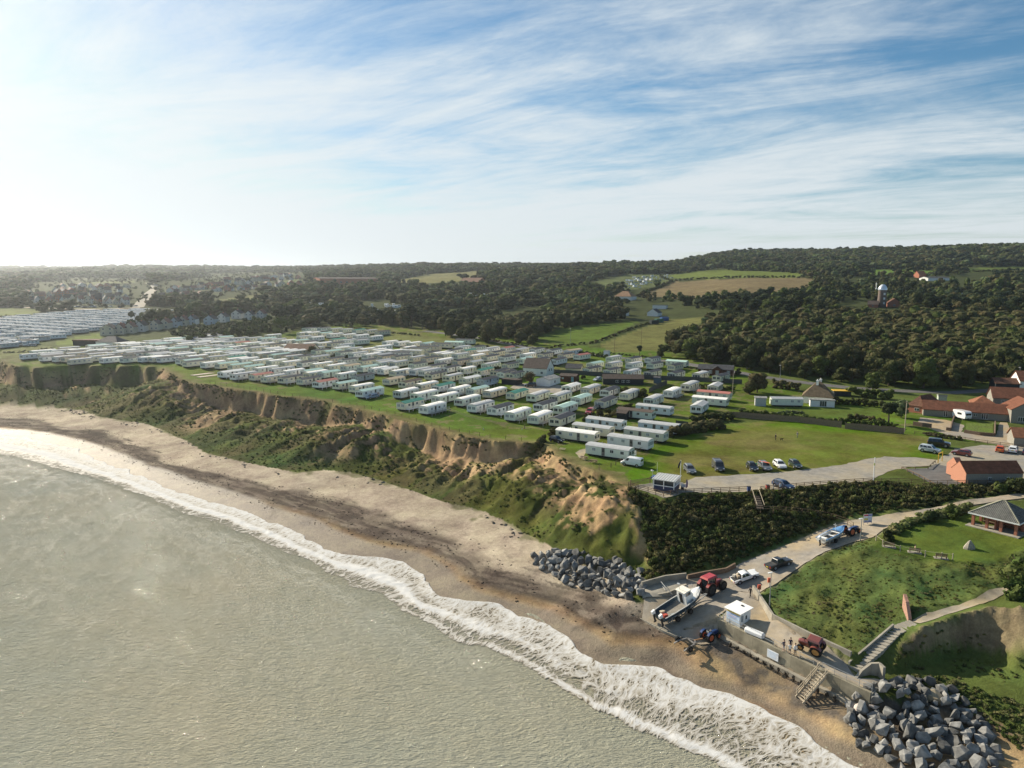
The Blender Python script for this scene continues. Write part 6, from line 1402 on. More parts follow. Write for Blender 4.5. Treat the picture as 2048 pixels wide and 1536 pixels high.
# white kiosk on the promenade
def kiosk():
    z = 4.65; A, B, C = [(*W(x, y, 4.65), 4.65) for x, y in ((1452, 1242.5), (1479.5, 1256), (1498, 1247))]; a, L, D, rz = hutbox(A, B, C); L, D = max(L, 2.5), max(D, 2.2)
    o = thing('promenade_kiosk', 'white wooden kiosk with a sloping white roof on the promenade', 'kiosk', (a[0], a[1], z), rz)
    MB().loft([[(0, 0, 0), (L, 0, 0), (L, D, 0), (0, D, 0)], [(0, 0, 2.15), (L, 0, 2.15), (L, D, 2.4), (0, D, 2.4)]]).obj('wall', M_WHITE, o)
    MB().loft([[(-.25, -.3, 2.12), (L+.25, -.3, 2.12), (L+.25, D+.3, 2.45), (-.25, D+.3, 2.45)], [(-.25, -.3, 2.22), (L+.25, -.3, 2.22), (L+.25, D+.3, 2.55), (-.25, D+.3, 2.55)]]).obj('roof', mat('white_felt_roof', (.80, .79, .77), .6, .08), o)
    MB().box((L*.55, D*.8, 2.52), (.4, .3, .08)).obj('roof_vent', M_DARK, o)
    s = MB(); s.box((L/2, -.03, 1.15), (L*.92, .04, 1.15), m=0); s.box((L/2, -.035, 1.86), (L*.94, .05, .2), m=1); s.box((L/2, -.055, 1.6), (L*.8, .02, .08), m=2)
    for k in range(4): s.box((L*.45, -.055, 1.42-.12*k), (L*(.62-.08*(k % 2)), .02, .05), m=3 if k == 1 else 2)
    s.obj('sign_panel', [mat('pale_blue_print', (.55, .66, .80), .5, .1), mat('yellow_print', (.65, .48, .08), .5, .1), mat('blue_print', (.36, .45, .68), .5, .1), mat('pink_print', (.72, .42, .45), .5, .1)], o)
    d = MB(); d.box((L+.03, D*.55, 1.02), (.05, .8, 1.95)); d.box((L+.06, D*.55, 1.35), (.02, .3, .55), m=1); d.obj('door', [W_WHITE, M_GLASS], o)
    MB().box((L+.03, D*.17, 1.3), (.05, .45, .9)).obj('window', M_CURT, o)
kiosk()
def octo_tank():
    a, b_ = np.array(W(1491, 1265, 4.65)), np.array(W(1527, 1280, 4.65)); d = (b_-a)/np.hypot(*(b_-a)); rz = math.atan2(d[1], d[0]); L = float(np.hypot(*(b_-a)))
    o = thing('white_tank', 'long white octagonal tank lying along the railing beside the kiosk', 'tank', (a[0], a[1], 4.67), rz); r = .48
    b = MB(); ring = lambda x, s: [(x, math.cos(t)*r*s, .5+math.sin(t)*r*s) for t in np.arange(8)*math.pi/4+math.pi/8]
    b.loft([ring(0, .75), ring(.12, 1), ring(L-.12, 1), ring(L, .75)]); b.obj('shell', mat('white_plastic', (.80, .80, .79), .35, .04), o)
    for x in (.7, L/2, L-.7): MB().box((x, 0, .03), (.15, .8, .1)).obj('cradle', M_WOODF, o)
octo_tank()
# farm range, cottage, lodge, sheds
WB = [(.12, 1.1, .8, .9), (.3, 1.1, .8, .9)]
bl('barn_range', 'long low barn with a ribbed red tiled roof facing the farmyard', 'barn', (1846, 831), (2016, 843), 5.5, 2.1, 2.2, W_FLINT, R_PAN, wins=[(.27, 1.0, 1.0, 1.7), (.5, 1.1, 1.2, .9), (.73, 1.0, 1.6, 1.6), (.62, 1.2, .9, .8)], over=.3)
bl('barn', 'hipped red-brown roofed end block at the left of the long barn', 'barn', (1814, 823), (1846, 828), 11, 2.1, 3.0, W_BRICK, R_BRN, roof='hip', wins=[(.6, 1.1, 1.4, .9)])
bl('farm_house', 'tall tiled farmhouse behind the right end of the long barn', 'house', (1984, 822), (2084, 828), 7, 4.2, 2.8, W_FLINT, R_PAN, side=[(.5, 3, .9, 1)], wins=[(.2, 3.2, .8, .9)])
bl('barn', 'gabled red-roofed wing with a white-edged wall at the right', 'barn', (2021, 846), (2090, 850), 9, 3.9, 2.6, W_FLINT, R_PAN, ridge_along=False, wins=[(.3, 1.2, 1.6, 1.4), (.7, 1.2, 1.6, 1.4)])
bl('barn', 'small hipped orange-tiled roof between the long barn and the farmhouse', 'barn', (1944, 828), (1990, 831), 6, 3.2, 2.2, W_BRICK, R_ORANGE, roof='hip')
bl('outbuilding', 'flint outbuilding with an orange roof at the right edge by the cars', 'building', (2027, 892), (2100, 897), 5, 2.3, 1.9, W_FLINT, R_ORANGE)
bl('barn', 'dark open barn behind the farmhouse at the right edge', 'barn', (1990, 786), (2040, 788), 6, 3.4, 1.6, W_DARKB, R_BRN)
bl('house', 'pale gabled house at the right edge among dark trees', 'house', (2038, 788), (2090, 790), 8, 4.6, 3, W_WHITE, R_PAN, wins=[(.3, 3, 1, 1)])
bl('shed', 'pale green shed against the wall behind the long barn', 'shed', (1876, 806), (1893, 807), 3.2, 2.2, .5, mat('pale_green_boards', (.38, .42, .36), .7, .1), R_GREY, roof='flat', over=.1)
bl('cottage', 'white cottage with a tall hipped thatched roof and white chimneys', 'cottage', (1606, 806), (1664, 810), 7.5, 2.3, 4.6, W_WHITE, R_THATCH, roof='hip', chim=[(.45, .4, 1.1), (.55, .62, 1.3)], over=.5)
bl('cottage_wing', 'low white front wing of the thatched cottage with a glazed door', 'building', (1620, 813), (1669, 815), 2.2, 2.1, .1, W_WHITE, R_GREY, roof='flat', wins=[(.53, 1.05, 2.0, 1.8)])
bl('shed', 'low open shed with a bright yellow roof beside the cottage', 'shed', (1668, 792), (1702, 793), 3.5, 1.7, .05, W_DARKB, mat('yellow_roof', (.62, .38, .03), .5, .1), roof='flat')
bl('lodge', 'dark brown timber lodge with a grey roof and a small front gable', 'lodge', (1396, 750), (1465, 752), 6, 2.5, 1.5, W_BROWN, R_SLATE, wins=[(.12, 1.5, 1.0, 1.2), (.36, 1.4, 1.3, 1.4), (.66, 1.4, 1.0, 1.2), (.88, 1.5, 1.2, 1.2)], gm=M_CURT)
bl('lodge_porch', 'front gable of the brown timber lodge', 'porch', (1424, 751.5), (1444, 752), .9, 2.5, 1.3, W_BROWN, R_SLATE, ridge_along=False, wins=[(.5, 1.4, 1.2, 1.4)], gm=M_CURT)
bl('long_shed', 'long black timber shed with a grey-brown roof by the hedge', 'shed', (1206, 769), (1287, 770), 6.5, 2.2, 1.3, W_DARKB, R_DARK, wins=[(.35, 1.3, 1.2, .9), (.5, 1.3, 1.2, .9), (.62, 1.3, 1.2, .9)])
bl('house', 'house with a steep dark brown roof and a white gable in the park', 'house', (1046, 750), (1093, 753), 7.5, 3.2, 3.6, W_WHITE, R_DARK, side=[(.35, 2.4, .9, 1.1), (.65, 2.4, .9, 1.1)], wins=[(.2, 1.4, 1, 1), (.8, 1.4, 1, 1)])
bl('garage', 'white garage with a wide white door next to the bare brown tree', 'garage', (1072, 771), (1098, 773.5), 9, 2.5, .9, W_WHITE, R_GREY, ridge_along=False, side=[(.5, 1.4, 1, 1)])
bl('shed', 'brown timber shed with a turquoise door beside the garage', 'shed', (1119, 763), (1152, 765), 4, 2.3, .7, W_BROWN, R_DARK, wins=[(.2, 1.4, .8, .6), (.78, 1.1, 1.0, 1.9)], gm=mat('turquoise_door', (.10, .30, .36), .5, .1))
bl('chalet', 'small white chalet with a dark roof behind the grey-green fence', 'chalet', (1131, 744), (1161, 745), 5, 1.7, 1.5, W_CREAM, R_SLATE)
bl('park_hall', 'red-brown roofed hall in the middle of the caravan park', 'hall', (568, 707), (624, 709), 7, 2.4, 2.4, W_CREAM, R_BRN, wins=[(.15+.1*k, 1.4, 1.0, .8) for k in range(7)])
bl('shed', 'dark timber shed at the end of the beige chalet', 'shed', (1233, 839), (1251, 841), 3.6, 2.0, .6, W_DARKB, R_DARK)
bl('shed', 'small blue-grey hut at the top of the hedged drive', 'shed', (1307, 767), (1319, 768), 2.2, 2.3, .3, mat('blue_grey_boards', (.10, .14, .18), .7, .15), R_SLATE)
bl('shed', 'small white cabin at the edge of the park by the lane', 'shed', (1207, 712), (1217, 712.5), 2.6, 2.5, .1, W_WHITE, R_GREY, roof='flat', over=.1)
bl('shed', 'grey shed between the hedge and the garden caravan', 'shed', (1510, 812), (1532, 813), 3, 2.6, .3, W_GREYR, R_GREY)
bl('flat_shed', 'low dark flat-roofed shed with a pale patch near the garage', 'shed', (1003, 768), (1034, 771), 4, 1.9, .05, W_DARKB, R_DARK, roof='flat')
for k, (px, py, c, lb) in enumerate([(1308, 648, (.02, .03, .03), 'dark green'), (1318, 645, (.02, .13, .09), 'green'), (1328.5, 641.5, (.03, .10, .30), 'blue')]):
    p = WL(px, py); z = float(zland(*p)); o = thing('shipping_container', '%s shipping container on the edge of the pale field' % lb, 'container', (p[0], p[1], z), .5); mt = mat('container_'+lb, c, .5, .15)
    b = MB(); b.box((0, 0, 1.3), (6.1, 2.4, 2.55))
    for q in range(16): b.box((-2.9+q*.385, -1.22, 1.3), (.16, .06, 2.3))
    b.obj('shell', mt, o); MB().box((3.07, 0, 1.3), (.06, 2.2, 2.3)).obj('door', mt, o)
# garden walls and the farm's low walls
def wall_run(name, label, cat, pts, h, th, mt, part='wall_section', base=-.4, seg=None):
    """free-standing wall along ground points (x,y,z)"""
    P = [Vector(p) for p in pts]; o = thing(name, label, cat, tuple(P[0]))
    for a, b in zip(P[:-1], P[1:]):
        n = 1 if not seg else max(1, round((b-a).length/seg))
        for k in range(n):
            q0, q1 = a.lerp(b, k/n)-P[0], a.lerp(b, (k+1)/n)-P[0]; d = (q1-q0); d.z = 0; d.normalize(); s = Vector((-d.y, d.x, 0))*th/2; g = d*.006 if seg else d*0
            m = MB(); u = Vector((0, 0, 1)); m.loft([[q0-s+u*base+g, q0+s+u*base+g, q0+s*.8+u*h+g, q0-s*.8+u*h+g], [q1-s+u*base-g, q1+s+u*base-g, q1+s*.8+u*h-g, q1-s*.8+u*h-g]]); m.obj(part, mt, o)
    return o
W_FB = mat('flint_and_brick', (.17, .12, .085), .9, .35, 5, .4)
wall_run('garden_wall', 'low flint wall round the small lawn in the farmyard', 'wall', [G(*p) for p in [(1928,866),(1960,871),(1989,873),(1990,848)]], .9, .35, W_FB)
wall_run('garden_wall', 'low wall dividing the farmyard drives', 'wall', [G(*p) for p in [(1909,834),(1904,848),(1901,862),(1892,861)]], .9, .35, W_FB)
wall_run('garden_wall', 'low dark wall at the left of the farmyard', 'wall', [G(*p) for p in [(1826,851),(1845,854),(1863,856)]], 1.2, .35, W_FB)
drape('garden_lawn', [tuple(G(*p)[:2]) for p in [(1932,846),(1986,848),(1986,868),(1962,867),(1931,863)]], 1.0, .07, L_BRIGHT, 'small garden lawn inside the low farm wall', .1)
o = link('touring_caravan', simple_vehicle('touring_caravan', WHT), None, tuple(G(1923, 838)), math.radians(-80), label='white touring caravan parked nose-out in front of the long barn', cat='touring caravan')
def garden_caravan():
    p = G(1572, 812); q = np.array(G(1600, 812))-np.array(G(1548, 811)); rz = math.atan2(q[1], q[0])
    o = thing('static_caravan', 'cream static caravan standing in the garden beside the thatched cottage', 'static caravan', tuple(p), rz)
    link('body', c_body(9.6, 3.25, 'pitch', 'p'), o); link('roof', c_roof(9.6, 3.25, 'pitch', 'g'), o); link('undercarriage', c_under(9.6, 3.25), o)
    for x in (-.35, .15, .36): link('window', win_mesh(.95, .8, M_CURT), o, (x*9.6, -1.645, 1.8))
garden_caravan()
# far houses
def far_house(px, py, wpx, dp, wh, rise, wm, rm, label, group, gable_front, rot=0.0, nw=2, chim=True, cat='house'):
    p = WL(px, py); d = math.hypot(*p); w = wpx*p[1]/F; z = float(zland(*p))
    a = math.atan2(-p[0], p[1])+rot; ca, sa = math.cos(a), math.sin(a)
    A = np.array([p[0]-ca*w/2, p[1]-sa*w/2, z]); B = np.array([p[0]+ca*w/2, p[1]+sa*w/2, z])
    wins = [((k+.5)/nw, q, min(1.1, w/nw*.45), 1.2) for k in range(nw) for q in ((1.5, 4.1) if wh > 4 else (1.4,))]
    return building('house', label, cat, A, B, dp, wh, rise, wm, rm, wins=wins, chim=[(.5, .5, .9)] if chim else (), group=group, ridge_along=not gable_front, sink=2)
HW = mat('white_house_wall', (.56, .56, .53), .7, .08); HC = mat('cream_house_wall', (.52, .48, .37), .7, .08); HB = mat('pale_blue_house_wall', (.40, .47, .51), .7, .08); HS = mat('dark_house_roof', (.06, .058, .058), .8, .25, 1); HR = mat('red_house_roof', (.20, .10, .075), .8, .25, 1)
for k, (x, y, w, m, r, lb) in enumerate([(214,671,30,HC,HS,'cream house with a wide gable at the left end of the row'), (238,669,22,HC,HR,'cream gabled house second from the left of the row'), (258,667,22,HC,HR,'cream and red-roofed house third from the left of the row'), (279,664,21,HW,HS,'white house fourth from the left of the row'), (308,661,20,HC,HS,'cream house in the middle of the row, left of centre'), (328,658,20,HC,HR,'red-roofed house in the middle of the row'), (348,655,18,HB,HS,'pale blue house in the row'), (364,652,18,HC,HR,'cream house right of the pale blue house'), (382,650,18,HB,HS,'pale blue house, second of its colour in the row'),
        (418,650,24,HB,HS,'pale house right of the gap in the row'), (443,645,20,HW,HS,'white gabled house near the right end of the row'), (472,638,22,HW,HS,'white house third from the right end of the row'), (497,640,18,HW,HS,'white gabled house second from the right end'), (520,638,17,HW,HR,'tall white house at the right end of the row')]):
    far_house(x, y, w*.86, 9, 4.2, 2.7, m, r, lb, 'white and cream houses in a row behind the caravans', True, rot=-.35, nw=2)
bl2 = lambda n, l, c, pa, pb, *a, **k: building(n, l, c, (*WL(*pa), float(zland(*WL(*pa)))), (*WL(*pb), float(zland(*WL(*pb)))), *a, **k)
bl2('barn', 'low brown-roofed barn on the field edge at the far left', 'barn', (146, 691), (190, 692), 14, 2.6, .6, W_DARKB, R_BRN, roof='flat')
bl2('house', 'dark-roofed bungalow next to the low barn at the far left', 'bungalow', (192, 693), (235, 694), 9, 2.6, 3.0, W_WHITE, R_SLATE, roof='hip')
bl2('works', 'long pale-roofed works building below the wooded ridge', 'factory', (640, 571), (757, 566), 40, 8, 2, W_BRICK, R_DARK, wins=[(.1*k+.05, 3, 3, 2) for k in range(10)])
bl2('farm_house', 'tan-roofed farmhouse below the hillside campsite', 'house', (1228, 600), (1262, 601), 12, 3.5, 5, W_WHITE, roof_material('tan_tiles', (.28, .17, .10)), roof='hip')
bl2('house', 'white house among dark trees in the middle distance', 'house', (1094, 611), (1112, 612), 8, 5, 2.5, W_WHITE, R_SLATE, wins=[(.3, 1.6, 1, 1.2), (.7, 1.6, 1, 1.2)])
bl2('barn', 'red-roofed barn below the tan field on the hill', 'barn', (918, 569), (956, 571), 18, 4, 6, W_BRICK, R_BRN)
bl2('shed', 'white flat-roofed shed among trees near the containers', 'shed', (1305, 618), (1332, 618), 8, 3, .3, W_WHITE, R_GREY, roof='flat')
bl2('house', 'grey-roofed bungalow among trees left of the containers', 'bungalow', (1238, 632), (1257, 632), 8, 2.6, 2.5, W_WHITE, R_SLATE)
bl2('house', 'slate-roofed bungalow with white gable left of the pale field', 'bungalow', (1294, 632), (1316, 633), 8, 2.6, 2.8, W_WHITE, R_SLATE, ridge_along=False)
bl2('barn', 'white farm shed with an orange-roofed house under the green field', 'barn', (1856, 562), (1900, 561), 12, 3, 1.5, W_WHITE, R_SLATE)
bl2('house', 'orange-roofed house beside the white farm shed', 'house', (1838, 556), (1852, 556), 10, 4, 4, W_BRICK, R_ORANGE)
bl2('house', 'red-tiled house with a dormer at the foot of the windmill, left', 'house', (1735, 615), (1756, 616), 8, 2.4, 2.6, W_BRICK, R_DARK, wins=[(.5, 1.5, 1.2, 1)])
bl2('house', 'red-tiled gabled house at the foot of the windmill, right', 'house', (1774, 614), (1803, 615), 9, 3, 3.5, W_BRICK, R_BRN, ridge_along=False, wins=[(.5, 1.5, 1.6, 1.2)])
def estates():
    r = np.random.default_rng(3); n = 0
    rows = [((62,606),(150,604),9),((160,607),(262,609),9),((55,596),(150,590),8),((150,596),(262,600),8),((100,584),(250,586),8),((120,575),(260,576),8),((320,596),(420,592),8),((330,606),(400,602),6),((420,584),(520,578),8),((400,573),(500,569),8),((450,566),(600,558),10),((500,558),(590,553),8),((530,590),(610,585),6),((330,585),(420,577),7),((520,575),(600,570),6)]
    for a, b_, k in rows:
        for j in range(k):
            t = (j+r.uniform(.2, .8))/k; x = a[0]+(b_[0]-a[0])*t; y = a[1]+(b_[1]-a[1])*t+r.uniform(-.6, .6)
            g = r.random() < .5; far_house(x, y, r.uniform(9, 14), r.uniform(8, 11), r.choice([2.7, 2.9, 4.8]), r.uniform(2.8, 4.2), [HW, HC, W_BRICK, HW][r.integers(4)], [HS, HR, R_DARK][r.integers(3)], 'one of many pale-walled houses of the far estate on the left', 'houses of the far estate', g, rot=r.uniform(-.5, .5), nw=2, chim=r.random() < .4); n += 1
estates()
def windmill():
    p = WL(1763, 614); z = float(zland(*p)); s = p[1]/F
    o = thing('windmill', 'old brick windmill tower with a silver domed cap and no sails', 'windmill', (p[0], p[1], z), 0); r = 8*s; h = 33*s
    MB().cyl((0, 0, -1), (0, 0, h), r*1.12, r*.93, n=16).obj('tower', mat('tower_brick', (.16, .125, .105), .85, .2, 1), o, smooth=True)
    b = MB(); rings = []
    for t in np.linspace(0, 1, 7): rr = r*1.06*math.cos(t*1.45)**.6; rings.append([(math.cos(a)*rr, math.sin(a)*rr, h+.2+t*11*s) for a in np.arange(14)*2*math.pi/14])
    b.loft(rings); b.obj('cap', mat('aluminium_cap', (.72, .75, .78), .28, .05, metal=.5), o, smooth=True)
    f = MB(); f.box((-r*1.35, 0, h+1.2), (r*.9, .5, .6)); f.bar((-r*1.6, 0, h+1), (-r*1.7, 0, h+15*s), .35); f.bar((-r*2, -1, h+13*s), (-r*1.4, 1, h+13*s), .3); f.obj('fan_stage', M_WHITE, o)
    for k in range(3): MB().box((0, -r*.99, 3+k*h*.27), (1.2, .6, 1.6)).obj('window', M_WPVC, o)
windmill()
# ---------------------------------------------------------------- sea wall, retaining walls, steps
def seawall():
    pts = [W(x, y, z) for x, y, z in PROMF]; o = thing('sea_wall', 'stained concrete sea wall below the promenade railing', 'sea wall', (*pts[0], 0))
    P = [np.array(p)-pts[0] for p in pts]
    for a, b_ in zip(P[:-1], P[1:]):
        L = float(np.hypot(*(b_-a))); n = max(1, round(L/3.2)); d = (b_-a)/L; s = np.array([-d[1], d[0]])
        if s @ sea_dir < 0: s = -s
        for k in range(n):
            u0, u1 = a+d*(L*k/n+.012), a+d*(L*(k+1)/n-.012)
            m = MB(); q = lambda p, off, z: (p[0]+s[0]*off, p[1]+s[1]*off, z)
            m.loft([[q(u0, -.35, 1.2), q(u0, .34, 1.2), q(u0, .12, 4.78), q(u0, -.35, 4.78)], [q(u1, -.35, 1.2), q(u1, .34, 1.2), q(u1, .12, 4.78), q(u1, -.35, 4.78)]]); m.obj('panel', M_CONCD, o)
            m = MB(); m.loft([[q(u0, .3, 1.0), q(u0, .95, 1.0), q(u0, .8, 2.72+.1*math.sin(k*2)), q(u0, .3, 2.85)], [q(u1, .3, 1.0), q(u1, .95, 1.0), q(u1, .8, 2.72+.1*math.sin(k*2+2)), q(u1, .3, 2.85)]]); m.obj('footing', M_CONC, o)
    # return face at the slip and at the far end
    for i, e in ((0, (1466, 1224)), (-1, (1772, 1360))):
        a = P[i]; b_ = np.array(W(*e, 4.65))-pts[0]; wl = MB(); d = (b_-a)/np.hypot(*(b_-a)); s = np.array([-d[1], d[0]])*.2
        wl.loft([[(a[0]-s[0], a[1]-s[1], 1), (a[0]+s[0], a[1]+s[1], 1), (a[0]+s[0], a[1]+s[1], 4.76), (a[0]-s[0], a[1]-s[1], 4.76)], [(b_[0]-s[0], b_[1]-s[1], 3), (b_[0]+s[0], b_[1]+s[1], 3), (b_[0]+s[0], b_[1]+s[1], 4.7), (b_[0]-s[0], b_[1]-s[1], 4.7)]]); wl.obj('return_wall', M_CONC, o)
    # notice fixed to the wall
    c = np.array(W(1552.5, 1304, 3.9)); d = (P[2]-P[1])/np.hypot(*(P[2]-P[1])); rz = math.atan2(d[1], d[0])
    n = thing('wall_notice', 'large pale notice board fixed to the face of the sea wall', 'sign', (c[0], c[1], 3.85), rz)
    MB().box((0, 0, 0), (1.75, .08, 1.15)).obj('board', mat('pale_board', (.72, .75, .78), .5, .06), n)
    t = MB(); t.box((0, -.05, .38), (1.3, .02, .1))
    for k in range(4): t.box((-.1, -.05, .18-.16*k), (1.2-.2*(k % 2), .02, .045))
    t.obj('lettering', mat('pale_blue_print', (.55, .66, .80)), n)
    n.location = (*(np.array(pts[1])+np.array(d)*.35+(-np.array([-d[1], d[0]]) if np.array([-d[1], d[0]]) @ sea_dir < 0 else np.array([-d[1], d[0]]))*.36), 3.75)
    # drain holes as dark weed pads along the foot
    # railing on the wall
    r = thing('railing', 'thin grey railing along the top of the sea wall', 'railing', (*pts[0], 0)); pm = cmesh('rpost', lambda: MB().cyl((0, 0, 0), (0, 0, 1.05), .03, n=6).mesh('post', M_STEEL))
    for j, (a, b_) in enumerate(zip(P[:-1], P[1:])):
        L = float(np.hypot(*(b_-a))); n = max(1, round(L/2.0)); d = (b_-a)/L; off = -np.array([-d[1], d[0]])*(.2 if np.array([-d[1], d[0]]) @ sea_dir > 0 else -.2)
        segs = [(0, 1)] if j != 2 else [(.16, 1)]
        for f0, f1 in segs:
            p0, p1 = a+d*L*f0+off, a+d*L*f1+off
            for k in range(n+1): q = p0+(p1-p0)*k/n; link('post', pm, r, (q[0], q[1], 4.72))
            m = MB(); m.cyl((*p0, 5.75), (*p1, 5.75), .028, n=6); m.cyl((*p0, 5.25), (*p1, 5.25), .022, n=6); m.obj('rail', M_STEEL, r)
seawall()
def wpts(l, dz=0): return [(*W(x, y, z), z+dz) for x, y, z in l]
wall_run('retaining_wall', 'concrete retaining wall between the promenade and the grassy mound', 'wall', wpts([(1506,1192,5.0),(1545,1252,4.6),(1617,1289,4.6),(1701,1329,4.6)]), 1.8, .4, M_CONC, 'panel', seg=4)
wall_run('stair_wall', 'sloping concrete wall beside the promenade steps', 'wall', wpts([(1697,1334,4.6),(1750,1289,5.9),(1786,1258,7.0)]), .75, .3, M_CONC, 'wall_section')
def curved_wall():
    o = thing('curved_wall', 'curved concrete wing wall right of the promenade steps', 'wall', (0, 0, 0)); P = wpts([(1711,1358,4.6),(1722,1352,4.6),(1740,1348,4.6),(1757,1351,4.6),(1767,1360,4.6)]); H = [.15, .8, 1.5, 1.75, 1.7]
    for k in range(4):
        a, b_ = Vector(P[k]), Vector(P[k+1]); d = (b_-a).normalized(); s = Vector((-d.y, d.x, 0))*.17
        m = MB(); m.loft([[a-s-Vector((0,0,.3)), a+s-Vector((0,0,.3)), a+s+Vector((0,0,H[k])), a-s+Vector((0,0,H[k]))], [b_-s-Vector((0,0,.3)), b_+s-Vector((0,0,.3)), b_+s+Vector((0,0,H[k+1])), b_-s+Vector((0,0,H[k+1]))]]); m.obj('wall_section', M_CONC, o)
curved_wall()
def steps():
    L = wpts([(1702,1338,4.65),(1752,1297,5.9),(1788,1263,7.0),(1830,1248,7.5)]); o = thing('steps', 'concrete steps climbing from the promenade up the mound', 'steps', L[0]); P = [Vector(p)-Vector(L[0]) for p in L]
    D = [0]
    for a, b_ in zip(P[:-1], P[1:]): D.append(D[-1]+(b_-a).length)
    n = 19
    for k in range(n):
        t = D[-1]*(k+.5)/n; i = max(j for j in range(len(D)-1) if D[j] <= t); u = (t-D[i])/(D[i+1]-D[i]); p = P[i].lerp(P[i+1], u); d = P[i+1]-P[i]; rz = math.atan2(d.y, d.x)
        m = MB(); m.box((0, 0, -.2), (D[-1]/n+.02, 1.9, .56)); link('step', cmesh('stepm%.2f' % 0, lambda: m.mesh('step', M_CONC)), o, (p.x, p.y, p.z+.1), rz)
steps()
def brick_fin():
    a, b_ = Vector(G(1820, 1241)), Vector(G(1799, 1190)); d = (b_-a); d.z = 0; d.normalize(); s = Vector((-d.y, d.x, 0))*.22; h = 1.4
    o = thing('brick_wall', 'leaning old red brick wall end left standing in the bank above the steps', 'wall', tuple(a)); L = 3.4
    m = MB(); z = Vector((0, 0, 1)); m.loft([[-s-z*.6, s-z*.6, s+z*.25, -s+z*.25], [d*L*.55-s-z*.4, d*L*.55+s-z*.4, d*L*.55+s+z*1.9, d*L*.55-s+z*1.9], [d*L-s, d*L+s, d*L+s+z*2.4, d*L-s+z*2.4]]); m.obj('brickwork', mat('old_brick', (.34, .20, .15), .9, .35, 4, .4), o)
brick_fin()
def timber_stairs():
    top = np.array([*W(1636, 1340, 4.75)]); bot = np.array([*W(1607, 1382, 2.1)]); rt = np.array([*W(1651, 1348, 4.75)]); wd = rt-top; wl = float(np.hypot(*wd)); L = float(np.hypot(*(top-bot))); d = (top-bot)/L; rz = math.atan2(d[1], d[0])
    w = max(wl, 1.5); L = max(L, 2.9); s = np.array([d[1], -d[0]]); bot = top-d*L
    zb = float(hz(*bot)); o = thing('timber_stairs', 'pale timber stairs with handrails from the promenade down to the beach', 'stairs', (bot[0], bot[1], zb), rz); H = 4.75-zb
    for y in (0, -w): MB().bar((-.1, y, .05), (L+.1, y, H), .09, .28).obj('stringer', M_WOODP, o)
    n = 11; tm = MB().box((0, -w/2, 0), (.27, w-.08, .06)).mesh('tread', M_WOODP)
    for k in range(n): t = (k+.7)/n; link('tread', tm, o, (L*t, 0, H*t))
    for y in (.06, -w-.06):
        for t in (.04, .36, .68, .98): MB().box((L*t, y, H*t+.4), (.09, .09, 1.25)).obj('post', M_WOODP, o)
        for dz in (.55, .98): MB().bar((-.05, y, dz), (L+.3, y, H+dz), .05, .1).obj('handrail', M_WOODP, o)
    for y in (0, -w): MB().bar((L*.6, y, -.3), (L*.6, y, H*.55), .12).obj('leg', M_WOODF, o)
timber_stairs()
drk = thing('groyne_beam', 'weathered timber and steel brace lying at the foot of the timber stairs', 'beam', (*W(1655, 1385, 2.3), 2.3), math.radians(-50))
MB().bar((-2.2, 0, .1), (1.2, .2, .15), .22).obj('timber', M_WOODF, drk); MB().bar((.2, .3, .1), (-.5, 1.6, 2.1), .12).obj('strut', M_STEEL, drk); MB().bar((.9, .4, .1), (.4, 1.6, 2.1), .12).obj('strut', M_STEEL, drk)
# slip side walls and rails
wall_run('slip_wall', 'upper concrete wall behind the slip at the foot of the cliff', 'wall', wpts([(1283,1181,4.3),(1330,1168,4.5),(1372,1163,4.8)]), 1.5, .4, M_CONC, 'panel', seg=4)
wall_run('slip_wall', 'lower concrete wall beside the boat on the slip', 'wall', wpts([(1284,1214,2.6),(1335,1204,3.4),(1372,1188,4.4)]), 1.7, .5, M_CONC, 'panel', seg=4)
drape('slip_terrace', [tuple(W(*p)) for p in [(1285,1200,4.2),(1284,1183,4.2),(1330,1170,4.4),(1372,1165,4.8),(1374,1184,4.8),(1336,1196,4.3)]], .8, .25, M_CONC, 'concrete terrace between the two slip walls', .02)
wall_run('bank_wall', 'low rough stone wall along the foot of the shaded bank', 'wall', wpts([(1375,1160,5.0),(1408,1153,5.5),(1452,1146,5.8),(1470,1136,6.2)]), .9, .4, W_FB, 'wall_section')
def handrail(pts, label):
    P = [Vector(p) for p in pts]; o = thing('handrail', label, 'railing', tuple(P[0]))
    for p in P: q = p-P[0]; MB().cyl(q, q+Vector((0, 0, 1)), .04, n=6).obj('post', M_STEEL, o)
    for z in (.95, .5):
        m = MB()
        for a, b_ in zip(P[:-1], P[1:]): m.cyl(a-P[0]+Vector((0, 0, z)), b_-P[0]+Vector((0, 0, z)), .035, n=6)
        m.obj('rail', M_STEEL, o)
handrail(wpts([(1320,1172,4.6),(1331,1186,4.6),(1344,1200,4.0)]), 'grey handrail running down the slip terrace beside the boat')
handrail(wpts([(1446,1246,4.6),(1450,1238,4.6),(1455,1231,4.7)]), 'short grey railing at the seaward corner of the kiosk')
def slip_edge():
    o = thing('slip_edge', 'row of pale concrete blocks along the toe of the slip', 'kerb', (*W(1284, 1236, 2.5), 2.5)); P = [Vector((*W(x, y, z), z))-o.location for x, y, z in [(1284,1238,2.45),(1328,1262,2.35),(1360,1275,2.3)]]; m = MB().box((0, 0, .05), (.42, .7, .3)).mesh('block', M_CONC); n = 20
    for k in range(n):
        t = k/(n-1)*2; i = min(int(t), 1); p = P[i].lerp(P[i+1], t-i); d = P[i+1]-P[i]; link('block', m, o, tuple(p), math.atan2(d.y, d.x)+.05*math.sin(k*3))
slip_edge()
